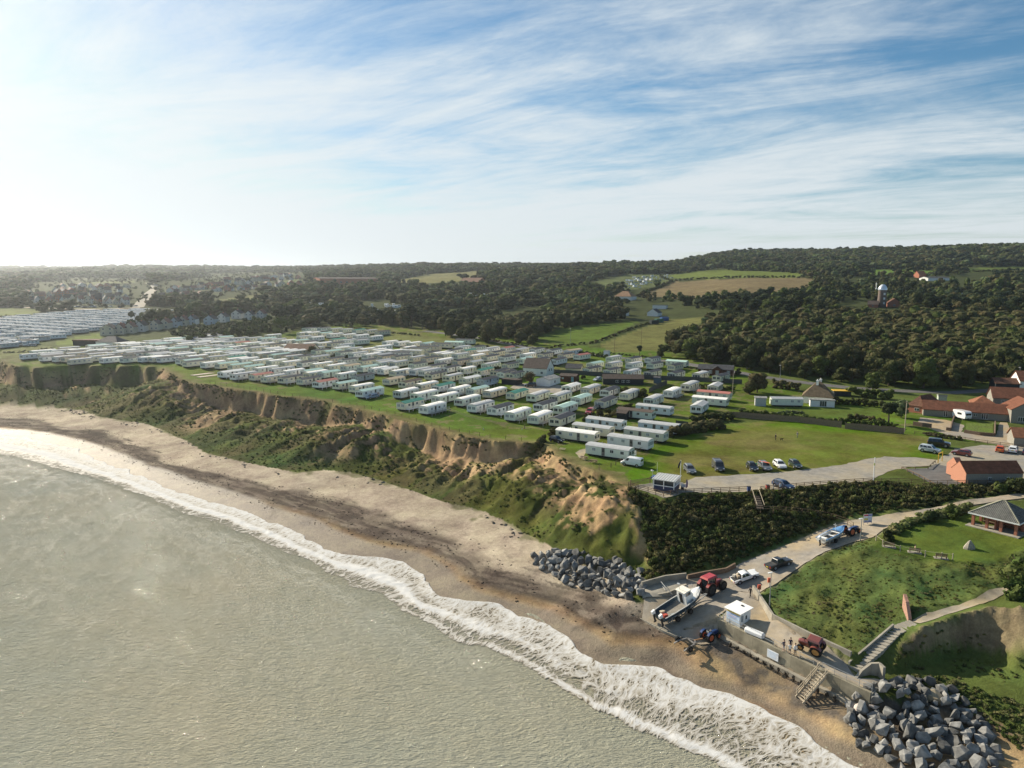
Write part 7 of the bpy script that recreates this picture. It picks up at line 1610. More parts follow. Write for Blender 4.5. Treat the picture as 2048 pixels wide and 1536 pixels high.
# ---------------------------------------------------------------- fences
def fence(name, label, pts, h, sp, rails, mt, pw=.1, ph=None, rw=.1):
    P = [Vector(p) for p in pts]; o = thing(name, label, 'fence', tuple(P[0])); pm = cmesh(('fp', pw, ph or h, mt.name), lambda: MB().box((0, 0, (ph or h)/2-.15), (pw, pw, (ph or h)+.3)).mesh('post', mt))
    for a, b_ in zip(P[:-1], P[1:]):
        n = max(1, round((b_-a).length/sp)); prev = None; d = b_-a; rz = math.atan2(d.y, d.x)
        m = [MB() for _ in rails]
        for k in range(n+1):
            p = a.lerp(b_, k/n); p = Vector((p.x, p.y, float(hz(p.x, p.y)) if name != 'rail_fence' else p.z)); q = p-P[0]
            if k < n or b_ is P[-1]: link('post', pm, o, tuple(q), rz)
            if prev is not None:
                for j, z in enumerate(rails): m[j].bar(prev+Vector((0, 0, z)), q+Vector((0, 0, z)), .04, rw)
            prev = q
        for q in m:
            if rails: q.obj('rail', mt, o)
    return o
def gl(l): return [tuple(G(*p)) for p in l]
fence('post_and_rail_fence', 'timber post and rail fence along the cliff top from the lookout hut to the steps', gl([(1257,975),(1296,985),(1327,994),(1355,989),(1404,987),(1496,983)]), 1.1, 2.0, (.35, .7, 1.02), M_WOODF)
fence('post_and_rail_fence', 'timber post and rail fence along the brink below the car park', gl([(1521,983),(1592,976.5),(1640,972.5),(1690,969),(1744,965.5),(1797,966.5),(1874,971.5),(1935,970.5),(1994,971),(2060,966),(2150,960)]), 1.1, 2.0, (.35, .7, 1.02), M_WOODF)
fence('knee_rail', 'low timber knee rail round the paved yard', gl([(1871,973),(1838,954),(1803.5,938.5),(1830,938.5),(1856,938.5),(1866,929),(1870,926)]), .6, 2.4, (.52,), M_WOODF, .14, rw=.14)
fence('post_and_rail_fence', 'timber rail fence between the meadow and the farmyard', gl([(1829,868.5),(1870,875),(1910,879),(1950,885.5),(2000,892),(2048,898),(2100,904)]), 1.0, 2.4, (.5, .9), M_WOODF)
fence('wire_fence', 'row of fence posts beside the caravan with the white railing', gl([(1198,940),(1222,935),(1250,922),(1270,908),(1300,897),(1318,884)]), 1.1, 2.6, (.5, 1.0), M_WOODF, .12, rw=.03)
fence('wire_fence', 'thin wire fence with leaning posts along the brink in front of the caravans', gl([(420,766),(500,779),(600,795),(700,809),(790,830),(880,857),(980,876),(1075,885)]), 1.0, 4.0, (.9,), M_WOODF, .09, rw=.025)
fence('wire_fence', 'white posts of the fence along the edge of the mound lawn', gl([(1752,1082),(1765,1092),(1800,1104),(1850,1114),(1883,1118),(1905,1120)]), 1.1, 3.4, (.95,), M_WOODP, .12, rw=.03)
fence('post_and_rail_fence', 'timber field fence on the green slope behind the park', [(*WL(x, y), float(zland(*WL(x, y)))) for x, y in [(828,666),(860,665),(884,662)]], 1.1, 2.6, (.5, 1.0), M_WOODP)
fence('rail_fence', 'pale handrail fence beside the path down the shaded bank', [(*W(x, y, z), z) for x, y, z in [(1521,1022,12.0),(1572,1024,11.6),(1636,1031,10.9),(1663,1037,10.5),(1695,1048,10.3),(1706,1056,10.2)]], 1.0, 2.6, (.5, .95), M_WOODF, .08, rw=.06)
def wooden_gate():
    a, b_ = G(1261, 972), G(1300, 966); a0, L, rz = frame_on(a, b_); o = thing('gate', 'wide timber field gate left of the lookout hut', 'gate', tuple(a), rz)
    for x in (0, L): MB().box((x, 0, .6), (.16, .16, 1.5)).obj('post', M_WOODF, o)
    for k in range(5): MB().box((L/2, 0, .25+.22*k), (L-.2, .05, .09)).obj('bar', M_WOODF, o)
    MB().bar((.1, .04, .25), (L-.1, .04, 1.1), .05, .08).obj('brace', M_WOODF, o)
wooden_gate()
def cliff_steps():
    a, b_ = np.array(G(1509, 985)), np.array([*W(1521, 1022, 12.0), 12.0]); d = b_-a; L = float(np.hypot(*d[:2])); rz = math.atan2(d[1], d[0])
    o = thing('steps', 'dark timber steps dropping from the gap in the cliff-top fence', 'steps', tuple(a), rz); n = 8; m = MB().box((0, 0, 0), (max(L/n, .3)+.05, 1.2, .16)).mesh('step', mat('dark_step_timber', (.06, .05, .04), .85, .3))
    for k in range(n): t = (k+.5)/n; link('step', m, o, (L*t, 0, d[2]*t+.35))
    for y in (-.65, .65): MB().bar((0, y, 1.1), (L, y, d[2]+1.2), .06, .1).obj('handrail', M_WOODP, o)
cliff_steps()
def board_fence(label, pts, h, mt, pw=1.8):
    P = [Vector(p) for p in gl(pts)]; o = thing('board_fence', label, 'fence', tuple(P[0])); pm = {}
    for a, b_ in zip(P[:-1], P[1:]):
        n = max(1, round((b_-a).length/pw)); d = b_-a; rz = math.atan2(d.y, d.x); w = (b_-a).length/n
        def f():
            m = MB(); k = 6
            for i in range(k): m.box((w*(i+.5)/k, .012*(i % 2), h/2), (w/k*.97, .03, h-.05*(i % 2)))
            m.box((w/2, .05, h*.3), (w, .05, .08)); m.box((w/2, .05, h*.8), (w, .05, .08)); return m.mesh('panel', mt)
        me = f(); po = cmesh(('bp', h, mt.name), lambda: MB().box((0, 0, h/2), (.1, .1, h+.2)).mesh('post', mt))
        for k in range(n): p = a.lerp(b_, k/n)-P[0]; link('panel', me, o, tuple(p+Vector((0, 0, -.05+.04*(k % 3)))), rz); link('post', po, o, tuple(p), rz)
board_fence('long brown close-boarded fence behind the meadow, left of the dark gap', [(1455,834),(1520,839),(1600,845),(1683,855.5)], 1.75, M_BOARD)
board_fence('brown close-boarded fence right of the dark gap, ending at the telegraph pole', [(1690,857.5),(1750,862.5),(1808,868)], 1.7, M_BOARD)
board_fence('long dark grey-green boarded fence in front of the upper caravans', [(1095,746),(1150,749),(1206,753),(1250,756)], 1.7, M_GBOARD)
board_fence('grey-green boarded fence running on towards the brown lodge', [(1262,756.5),(1333,760),(1400,763),(1484,768)], 1.7, M_GBOARD)
board_fence('dark panel fence up the side of the hedged drive', [(1298,786),(1312,778),(1334,769)], 1.8, M_GBOARD)
board_fence('grey fence in the garden next to the bramble thicket', [(1352,850),(1376,853)], 1.4, M_GBOARD)
# ---------------------------------------------------------------- poles, lamps, signs
def lamp(px, py, h, label, z=None):
    p = G(px, py) if z is None else np.array([*W(px, py, z), z]); o = thing('street_lamp', label, 'street lamp', tuple(p), math.radians(200))
    MB().cyl((0, 0, -.3), (0, 0, h*.35), .09, .085, 8).cyl((0, 0, h*.35), (0, 0, h), .06, .05, 8).obj('column', M_STEEL, o)
    b = MB(); b.box((.2, 0, h+.03), (.75, .26, .1)); b.box((.25, 0, h-.03), (.45, .2, .05)); b.obj('lamp_head', M_WPVC, o)
lamp(1539, 1214, 5.4, 'grey street lamp on the mound beside the slipway road'); lamp(1720.5, 1082, 4.0, 'grey street lamp beside the tractor and small boat on the road')
lamp(1141, 690, 9, 'tall thin street lamp by the lane behind the park'); lamp(1560, 756, 5.0, 'street lamp with a pale head by the lane near the cottage'); lamp(2036, 779, 8.0, 'pale street lamp at the right edge behind the barns')
def pole(name, px, py, h, r, mt, label, cat='pole'):
    p = G(px, py); o = thing(name, label, cat, tuple(p)); MB().cyl((0, 0, -.3), (0, 0, h), r, r*.7, 8).obj('shaft', mt, o); return o
o = pole('flagpole', 1746, 969, 5.7, .1, M_POLEW, 'plain white pole standing at the cliff-top fence', 'flagpole'); MB().cyl((0, 0, 4.0), (0, 0, 4.5), .12, n=8).obj('collar', mat('green_yellow_band', (.35, .40, .12), .5, .1), o)
o = pole('flagpole', 1360.5, 963, 4.6, .07, M_POLEW, 'white flagpole with a furled dark flag beside the lookout hut', 'flagpole')
f = MB(); pr = [(0, 4.4), (-.18, 4.3), (-.55, 3.55), (-.6, 2.9), (-.42, 2.8), (-.1, 3.9)]; f.loft([[(x, .03*math.sin(z*3)-.05, z) for x, z in pr], [(x, .03*math.sin(z*3)+.05, z) for x, z in pr]]); f.obj('flag', mat('navy_flag', (.02, .02, .04), .8, .2), o)
o = pole('mast', 1304, 981, 4.0, .06, M_STEEL, 'grey camera mast at the left end of the lookout hut', 'mast'); m = MB(); m.box((0, 0, 4.05), (.5, .12, .12)); m.box((-.2, -.1, 4.15), (.25, .3, .2)); m.obj('camera_head', M_WPVC, o)
pole('aerial', 1314, 955, 3.4, .03, M_WPVC, 'thin white aerial behind the lookout hut', 'aerial')
o = pole('telegraph_pole', 1809, 864, 8.5, .14, M_WOODP, 'telegraph pole at the right end of the boarded fence', 'telegraph pole'); MB().box((0, 0, 8.1), (1.6, .1, .12)).obj('crossarm', M_WOODF, o)
o = pole('telegraph_pole', 1465, 790, 7.5, .12, M_WOODP, 'telegraph pole among the caravans near the round dark tree', 'telegraph pole'); MB().box((0, 0, 7.2), (1.4, .1, .12)).obj('crossarm', M_WOODF, o)
for k, (x, y, h, lb) in enumerate([(1229, 703, 13, 'tall thin pole left of the cut palm by the lane'), (1282, 702, 11, 'tall thin pole at the edge of the pale field'), (1376, 709, 9, 'thin pole in front of the dense wood, left'), (1491, 716, 8, 'thin pole in front of the dense wood, right')]): pole('pole', x, y, h, .1, M_WOODF, lb)
def bollard(px, py, label, h=.9, mt=None): p = G(px, py); o = thing('marker_post', label, 'post', tuple(p)); MB().cyl((0, 0, 0), (0, 0, h), .12, .1, 8).obj('shaft', mt or M_WOODF, o)
bollard(1049, 858, 'short dark marker post on the grass in front of the caravans', 1.2); bollard(967, 860, 'small grey marker stone on the cliff-top grass, left', .5, M_STEEL); bollard(1044, 860, 'small grey marker stone on the cliff-top grass, beside the dark post', .5, M_STEEL)
def barrier():
    a, b_ = G(1876, 926), G(1884, 922.5); a0, L, rz = frame_on(a, b_); L = max(L, 2.2); o = thing('height_barrier', 'yellow height barrier frame at the car park entrance', 'barrier', tuple(a), rz); y = mat('yellow_paint', (.70, .42, .03), .5, .1)
    for x in (0, L): MB().box((x, 0, 1.1), (.14, .14, 2.3)).obj('post', y, o)
    MB().box((L/2, 0, 2.2), (L+.14, .16, .16)).obj('crossbar', y, o); MB().bar((0, .1, 1.6), (.6, .1, 2.15), .08).obj('brace', y, o)
barrier()
def info_board():
    p = np.array([*W(1735, 1050, 10.4), 10.4]); o = thing('information_board', 'two-panel beach information board with red and blue headings', 'sign', tuple(p), math.radians(8))
    s = .95
    for x in (-.85, 0, .85): MB().box((x*s, .06, .9), (.08, .06, 2.3)).obj('post', M_STEEL, o)
    for x, hd in ((-.42, (.5, .05, .08)), (.42, (.10, .14, .42))):
        pn = MB().box((x*s, 0, 1.25), (.8*s, .06, 1.55)).obj('panel', mat('board_white', (.72, .74, .78), .5, .05), o)
        MB().box((x*s, -.035, 1.87), (.8*s, .02, .3)).obj('heading', mat('heading_%d' % (hd[0]*100), hd, .5, .05), pn)
        MB().box((x*s, -.035, 1.12 if x < 0 else 1.3), (.7*s, .02, .34)).obj('picture', mat('picture_%d' % (hd[0]*100), (.62, .56, .12) if x < 0 else (.55, .6, .72), .5, .15), pn)
        t = MB()
        for k in range(3): t.box((x*s, -.035, .9-.09*k), (.6*s, .02, .03))
        t.obj('lettering', mat('navy_print', (.08, .12, .35), .6), pn); MB().box((x*s, -.035, .58), (.78*s, .02, .16)).obj('footer', mat('navy_print', (.08, .12, .35)), pn)
info_board()
def lifebuoy(px, py, label):
    p = G(px, py); o = thing('lifebuoy_post', label, 'lifebuoy', tuple(p)); MB().cyl((0, 0, 0), (0, 0, 1.2), .07, n=8).obj('post', M_WPVC, o)
    MB().box((0, 0, 1.15), (.5, .2, .75)).obj('housing', mat('orange_plastic', (.70, .14, .07), .5, .08), o)
lifebuoy(1518, 1188, 'orange and white lifebuoy post at the foot of the mound by the road'); lifebuoy(1538, 1174, 'orange lifebuoy housing further up the road edge')
def feather_flag():
    p = G(1372, 981); o = thing('feather_flag', 'purple feather flag beside the lookout hut', 'flag', tuple(p), .6); MB().cyl((0, 0, 0), (0, 0, 2.3), .02, n=6).obj('pole', M_STEEL, o); pr = [(.03, .5), (.03, 2.25), (.25, 2.2), (.48, 1.5), (.42, .6)]
    MB().loft([[(x, -.015, z) for x, z in pr], [(x, .015, z) for x, z in pr]]).obj('cloth', mat('purple_cloth', (.10, .045, .16), .7, .15), o)
feather_flag()
for k, (x, y, lb) in enumerate([(1362, 976, 'white notice board right of the lookout hut, nearer one'), (1367, 979, 'white notice board between the hut and the purple flag')]):
    p = G(x, y); o = thing('notice_board', lb, 'sign', tuple(p), -.6+.15*k); MB().box((0, .04, .5), (.08, .05, 1.2)).obj('post', M_WOODF, o); MB().box((0, 0, .8), (.9, .05, .7)).obj('board', M_WHITE, o)
p = G(1315, 962); o = thing('covered_trailer', 'small trailer under a bright blue cover behind the lookout hut', 'trailer', tuple(p), -.5)
b = MB(); b.loft([[(x, y, z) for x, y in ((-1.2, -.7), (1.2, -.7), (1.2, .7), (-1.2, .7))] for z in (.5, .9)]+[[(-1, -.4, 1.15), (1, -.3, 1.25), (1, .35, 1.2), (-1, .4, 1.1)]]); b.obj('cover', mat('blue_cover', (.03, .09, .33), .5, .15), o); [wheel(o, 0, s*.75, .3, .2) for s in (-1, 1)]
for px, py, lb, c in ((1497.5, 983, 'blue litter bin at the gap in the cliff-top fence', (.04, .08, .22)), (1535, 980, 'small red box by the cliff-top fence', (.45, .05, .04))):
    p = G(px, py); o = thing('litter_bin', lb, 'bin', tuple(p)); b = MB(); b.loft([[(-.28, -.25, 0), (.28, -.25, 0), (.28, .25, 0), (-.28, .25, 0)], [(-.33, -.3, 1.0), (.33, -.3, 1.0), (.33, .3, 1.0), (-.33, .3, 1.0)]]); b.obj('body', mat('bin_%d' % int(c[0]*100), c, .5, .1), o); MB().box((0, 0, 1.04), (.7, .64, .08)).obj('lid', M_TRIM, o)
def bench(px, py, rz, label):
    p = G(px, py); o = thing('bench', label, 'bench', tuple(p), rz)
    MB().box((0, 0, .02), (2.0, 1.1, .1)).obj('slab', M_CONC, o)
    for y in (-.18, 0, .18): MB().box((0, y, .47), (1.6, .14, .05)).obj('seat_slat', M_WOODF, o)
    for z in (.66, .84): MB().box((0, .3, z), (1.6, .04, .13)).obj('back_slat', M_WOODF, o)
    for x in (-.7, .7): b = MB(); b.box((x, -.15, .25), (.08, .08, .45)); b.box((x, .28, .45), (.08, .08, .9)); b.box((x, .05, .42), (.08, .5, .06)); b.obj('end_frame', M_WOODF, o)
for x, y, lb in ((1778, 1094, 'bench nearest the road on the mound lawn'), (1829, 1105, 'middle bench on the mound lawn, with someone sitting on it'), (1882, 1117, 'right-hand bench on the edge of the mound lawn')): bench(x, y, math.radians(158), lb)
for x, y, lb in ((1168, 919, 'left picnic table on the grass near the brink'), (1187, 926, 'right picnic table on the grass near the brink')):
    p = G(x, y); o = thing('picnic_table', lb, 'picnic table', tuple(p), -.5); MB().box((0, 0, .72), (1.7, .75, .05)).obj('tabletop', M_WOODF, o)
    for s in (-.65, .65): MB().box((0, s, .44), (1.7, .25, .05)).obj('seat', M_WOODF, o)
    for s in (-.6, .6): b = MB(); b.bar((s, -.6, 0), (s, -.2, .7), .07); b.bar((s, .6, 0), (s, .2, .7), .07); b.bar((s, -.7, .41), (s, .7, .41), .06); b.obj('leg_frame', M_WOODF, o)
p = G(1124, 901); o = thing('garden_bench', 'pale slatted seat lying by the brink near the black car', 'bench', tuple(p), -.6)
for k in range(3): MB().box((0, .25*k, .3+.1*k), (1.6, .16, .05)).obj('slat', M_WOODP, o)
for x, y, lb in ((757, 792, 'red gas bottle at the end of the mint-roofed caravan'), (889.5, 817, 'red gas bottle at the end of the front white-roofed caravan'), (1095, 793, 'red gas bottle among the caravans beside the black-roofed one')):
    p = G(x, y); o = thing('gas_bottle', lb, 'gas bottle', tuple(p)); b = MB(); b.cyl((0, 0, 0), (0, 0, 1.25), .5, .45, 10); b.cyl((0, 0, 1.25), (0, 0, 1.4), .25, .2, 8); b.obj('bottle', mat('red_bottle', (.36, .09, .07), .5, .15), o)
for n, (x, y, w_) in enumerate([(405, 748.5, 12), (418, 752, 11)]):
    p = G(x, y); link('concrete_base', MB().box((0, 0, .05), (10, 2.6, .16)).mesh('concrete_base', mat('pale_concrete', (.48, .40, .33), .85, .15)), None, tuple(p), math.radians(58), label=['empty pale concrete caravan base on the grass, further back', 'empty pale concrete caravan base on the grass, nearer the caravans'][n], cat='concrete base')
# ---------------------------------------------------------------- rocks
def rock_mesh(seed):
    r = np.random.default_rng(seed); b = _bm.new(); sc = r.uniform(.7, 1.2, 3)
    for v in r.normal(size=(15, 3)): v = v/np.linalg.norm(v)*r.uniform(.75, 1.05)*sc; b.verts.new(v)
    _bm.ops.convex_hull(b, input=b.verts); _bm.ops.bevel(b, geom=b.edges[:], offset=.025, segments=1, affect='EDGES'); me = bpy.data.meshes.new('boulder'); b.to_mesh(me); b.free(); me.materials.append(M_ROCK); return me
M_ROCK = mat('rock_armour', (.185, .182, .172), .85, .55, 1.3, .6, objvar=.5); M_PINK = mat('pinkish_rock', (.50, .43, .38), .8, .2, 1.5, .4); M_TAN = mat('tan_rock', (.30, .25, .17), .85, .25, 1.5, .4)
RK = [rock_mesh(k+5) for k in range(12)]
def heap(poly, z, n, s0, s1, label, group, special=()):
    w = [tuple(W(x, y, z)) for x, y in poly]; P = np.array(w); pts = []; t = 0
    while len(pts) < n and t < 60000:
        t += 1; q = P.min(0)+rng.random(2)*(P.max(0)-P.min(0))
        if not inpoly(np.array(q[0]), np.array(q[1]), w): continue
        s = rng.uniform(s0, s1)
        if any(math.hypot(q[0]-a, q[1]-b_) < (s+c)*.66 for a, b_, c in pts): continue
        pts.append((q[0], q[1], s))
    dm = np.array([float(dpoly(np.array(x), np.array(y), w+w[:1])[0]) for x, y, s in pts])
    for k, (x, y, s) in enumerate(pts):
        up = min(dm[k]*.35, .8) if k % 2 else min(dm[k]*.12, .3)
        lb = label; me = RK[rng.integers(12)]; mt = None
        o = link('boulder', me, None, (x, y, float(hz(x, y))+s*.30+up), 0, label=lb, cat='boulder', group=group); o.rotation_euler = tuple(rng.uniform(0, 6.28, 3)); q = rng.uniform(.8, 1.2, 3)*s; o.scale = tuple(q)
    # small stones closing the gaps below
    return pts
h1 = heap([(1066,1114),(1100,1110),(1150,1116),(1190,1130),(1240,1142),(1286,1166),(1288,1214),(1240,1208),(1200,1186),(1150,1168),(1110,1145),(1072,1130)], 2.6, 120, .7, 1.1, 'dark grey boulder in the rock armour heap left of the slipway', 'boulders of the rock armour left of the slipway')
h2 = heap([(1690,1416),(1735,1408),(1765,1400),(1800,1394),(1850,1396),(1900,1408),(1930,1425),(1965,1455),(1990,1500),(2005,1550),(1900,1560),(1830,1540),(1770,1500),(1710,1470)], 2.2, 130, .6, 1.08, 'grey boulder in the rock armour heap at the end of the promenade', 'boulders of the rock armour at the promenade end')
def lone_rock(px, py, s, mt, label, zs=1.0, k=0):
    p = G(px, py); me = RK[k].copy(); me.materials.clear(); me.materials.append(mt); o = link('boulder', me, None, (p[0], p[1], p[2]+s*.45*zs), 1.0, label=label, cat='boulder'); o.scale = (s, s, s*zs); return o
lone_rock(1717, 1424, .85, M_PINK, 'pale pinkish boulder at the foot of the wall end', k=1); lone_rock(1748, 1413, .7, M_PINK, 'flat pale pinkish slab beside the wall end', .5, k=2); lone_rock(1866, 1404, 1.3, M_TAN, 'large tan boulder at the top of the right-hand rock heap', k=3)
def monument():
    p = G(1939, 1097); b = MB(); r = random.Random(4); R = []
    for z, s in ((-.2, 1.0), (.25, .9), (.7, .62), (1.15, .32), (1.4, .1)): R.append([(math.cos(a)*s*r.uniform(.85, 1.1)*.95, math.sin(a)*s*r.uniform(.85, 1.1)*.75, z) for a in np.arange(8)*math.pi/4])
    o = thing('memorial_stone', 'rough pointed grey stone standing on the mound lawn', 'stone', tuple(p)); b.loft(R); b.obj('stone', mat('lichen_stone', (.30, .27, .22), .9, .35, 3, .5), o)
monument()
for k, (x, y, lb) in enumerate([(1715, 1462, 'dark slab at the sea edge of the right rock heap, left one'), (1735, 1482, 'dark slab at the sea edge of the right rock heap, right one'), (1705, 1450, 'dark flat stone on the sand by the right rock heap')]): lone_rock(x, y, .7, M_ROCK, lb, .5, k+4)
def beach_litter():
    st = [RK[k].copy() for k in range(3)]
    for m in st: m.materials.clear(); m.materials.append(mat('beach_stone', (.20, .17, .13), .85, .5, 2))
    V, f = crown(77, 1.6, .25, 0, 4, 10, .16, sub=1, core=.7); st.append(mesh_np('weed', V, f, [mat('sea_weed', (.065, .053, .04), .8, .4, 3)]))
    bp = [tuple(p) for p in FOOT]+[tuple(p) for p in WATER[::-1]]; X, Y = gridpts(bp, 1.25); dF_, _ = dpoly(X, Y, FOOT); dW_, sw = dpoly(X, Y, WATER); tb = dW_/(dW_+dF_+1e-6); P = []
    for x, y, t in zip(X, Y, tb):
        d = float(fbm(x/9, y/9, 3, 41))
        if t > .5 and d > .5 and rng.random() < .14: s = rng.uniform(.06, .22); P.append((x, y, float(hfull(np.array(x), np.array(y)))+s*.1, s, s*.6, rng.integers(3)))
        elif .14 < t < .6 and float(fbm(x/3, y/3, 2, 43)) > .5: s = rng.uniform(.1, .5)*rng.uniform(.5, 1); P.append((x, y, float(hfull(np.array(x), np.array(y))), s, s*.8, 3))
        elif t > .86 and d > .58 and rng.random() < .4: s = rng.uniform(.25, .7); P.append((x, y, float(hfull(np.array(x), np.array(y)))+s*.1, s, s*.6, rng.integers(3)))
    q = np.array([W(x, y, z) for x, y, z in PROMF]); L = np.concatenate([[0], np.cumsum(np.hypot(*np.diff(q, axis=0).T))])
    for t in np.arange(3, L[-1]-3, 1.15): P.append((np.interp(t, L, q[:, 0])+sea_dir[0]*1.3, np.interp(t, L, q[:, 1])+sea_dir[1]*1.3, 2.42, .42, 1.3, 3))
    scatter('beach_litter', P, st, 'stones, clay lumps and strands of weed strewn over the beach')
beach_litter()
# ---------------------------------------------------------------- people
SKIN = mat('skin', (.50, .32, .24), .6, .05); HAIR = mat('dark_hair', (.04, .03, .025), .8, .2)
def cloth(n, c): return mat('cloth_'+n, c, .85, .15, 6)
def person(px, py, face, top, legs, label, pose='stand', h=1.75, z=None, shorts=False, hat=None):
    g = G(px, py) if z is None else np.array([*W(px, py, z), z])
    V, E, R = [], [], []
    def v(p, r, par=None):
        V.append(p); R.append(r)
        if par is not None: E.append((par, len(V)-1))
        return len(V)-1
    sit = pose == 'sit'; hp = .92 if not sit else .52
    pel = v((0, 0, hp), .135); wa = v((0, 0, hp+.2), .125, pel); ch = v((.01, 0, hp+.40), .155, wa); nk = v((.015, 0, hp+.56), .06, ch); hd0 = v((.03, 0, hp+.66), .085, nk); hd = v((.035, 0, hp+.76), .095, hd0); v((.03, 0, hp+.83), .07, hd)
    st = .16 if pose == 'walk' else .04
    for s in (-1, 1):
        hpj = v((0, s*.09, hp-.06), .095, pel)
        if sit: kn = v((.42, s*.12, hp-.03), .062, hpj); an = v((.45, s*.12, .09), .042, kn); v((.60, s*.13, .045), .042, an)
        else:
            kn = v((.03+s*st*.5, s*.10, .50), .062, hpj); an = v((s*st-.02, s*.11, .09), .042, kn); v((s*st+.15, s*.13, .045), .045, an)
        sh = v((0, s*.19, hp+.48), .065, ch)
        if pose == 'akimbo': el = v((-.10, s*.36, hp+.24), .045, sh); wr = v((.06, s*.20, hp+.10), .032, el)
        elif pose == 'reach' or (pose == 'sit'): el = v((.12, s*.24, hp+.24), .045, sh); wr = v((.34, s*.17, hp+.22), .032, el)
        else: el = v((-.03-s*st*.5, s*.25, hp+.21), .045, sh); wr = v((.04-s*st, s*.26, hp-.03), .032, el)
        pw, pe = Vector(V[wr]), Vector(V[el]); d = (pw-pe).normalized(); pa = v(tuple(pw+d*.07), .036, wr)
        x = d.cross(Vector((0, 1, 0))).normalized() if abs(d.y) < .9 else Vector((1, 0, 0))
        for k, ln in enumerate((.06, .075, .08, .07)):
            b0 = Vector(V[pa])+x*(k-1.5)*.021; f1 = v(tuple(b0+d*ln*.5), .0095, pa); v(tuple(b0+d*ln+Vector((0, -s*.012, 0))), .0075, f1)
        t1 = v(tuple(pw+d*.03+x*.045), .011, wr); v(tuple(pw+d*.07+x*.06), .009, t1)
    me = bpy.data.meshes.new('body'); me.from_pydata(V, E, []); k = h/1.75
    o = thing('person', label, 'person', (g[0], g[1], g[2]+.03), math.radians(face)); o.scale = (k, k, k)
    b = link('body', me, o)
    md = b.modifiers.new('s', 'SKIN'); md.use_smooth_shade = True
    for i, r in enumerate(R): me.skin_vertices[0].data[i].radius = (r*(.82 if i in (1, 2) else 1), r); me.skin_vertices[0].data[i].use_root = i == 0
    sb = b.modifiers.new('u', 'SUBSURF'); sb.levels = 1; sb.render_levels = 1
    dg = bpy.context.evaluated_depsgraph_get(); m2 = bpy.data.meshes.new_from_object(b.evaluated_get(dg)); b.modifiers.clear(); b.data = m2; m2.name = 'body'
    m2.materials.clear()
    for q in (SKIN, cloth(*top), cloth(*legs), M_TRIM): m2.materials.append(q)
    for p in m2.polygons:
        c = p.center; far = abs(c.y) > .155
        if c.z > hp+.54: p.material_index = 0
        elif sit: p.material_index = 2 if c.z < hp+.05 and c.x > .0 and not (far and c.x > .2 and c.z > hp) else (0 if c.x > .28 and c.z > hp+.1 else 1)
        elif far and c.z < hp+(.26 if top[0].startswith('t_') else .03) and c.z > .6: p.material_index = 0
        elif c.z > hp-.02: p.material_index = 1
        elif c.z > (.5 if shorts else .1): p.material_index = 2
        elif c.z > .1: p.material_index = 0
        else: p.material_index = 3
        p.use_smooth = True
    iv, fi = ICO[2]; hm = iv*np.array([.108, .098, .108])+np.array([.02, 0, hp+.785]); kp = (hm[fi].mean(1)[:, 2] > hp+.755) | (hm[fi].mean(1)[:, 0] < -.01)
    link('hair' if not hat else 'cap', mesh_np('hair', hm, fi[kp], [HAIR if not hat else cloth(*hat)], smooth=True), o)
    f = MB(); f.loft([[(.115, -.012, hp+.72), (.115, .012, hp+.72), (.128, .012, hp+.735), (.128, -.012, hp+.735)], [(.118, -.006, hp+.775), (.118, .006, hp+.775), (.12, .006, hp+.775), (.12, -.006, hp+.775)]]); f.obj('nose', SKIN, o)
    e = MB()
    for s in (-1, 1): e.box((.118, s*.035, hp+.772), (.012, .022, .012))
    e.obj('eyes', M_TRIM, o); MB().box((.112, 0, hp+.695), (.014, .04, .01)).obj('mouth', mat('lips', (.35, .14, .12), .6), o)
    return o
NV, BK, WT, GN, GY, BL = ('navy', (.02, .025, .05)), ('black', (.015, .015, .016)), ('white', (.72, .72, .70)), ('bright_green', (.03, .36, .12)), ('grey', (.16, .16, .17)), ('t_blue', (.32, .42, .55))
person(1567, 1304, -60, ('t_navy', (.02, .025, .06)), ('pale_grey', (.5, .5, .48)), 'person in a navy top and pale shorts with hands on hips on the promenade', 'akimbo', z=4.73, shorts=True)
person(1580.5, 1300, -120, ('t_navy', (.02, .025, .06)), NV, 'person in dark clothes standing behind the other two on the promenade', z=4.73)
person(1579, 1309, 60, ('t_white', (.72, .72, .70)), NV, 'shorter person in a white top and navy shorts at the promenade railing', h=1.6, z=4.73, shorts=True)
person(1590, 1312, 100, WT, NV, 'person in a white shirt and dark trousers beside the old red tractor', z=4.73)
person(1500.5, 1195, 200, BK, BK, 'person in black walking down the slipway road', 'walk')
person(1512, 939, 200, GN, GY, 'person in a bright green top by the open boot of a car', 'reach')
person(1546.5, 979, -20, BK, BL, 'person in black top and blue jeans at the open door of the blue car', 'reach')
person(1560, 982, 120, ('pale_blue', (.5, .56, .62)), GY, 'person in pale clothes standing by the fence beside the dark blue car')
person(1551, 881, 10, BK, BK, 'person in black standing on the meadow with a dog')
person(1594.5, 876, 190, GY, GY, 'person in grey walking across the meadow', 'walk')
person(1829.5, 1106, -20, ('tan', (.42, .30, .20)), ('tan', (.42, .30, .20)), 'person in tan clothes sitting on the middle bench', 'sit')
person(104, 727, 30, BK, BK, 'person in black standing on the far cliff top')
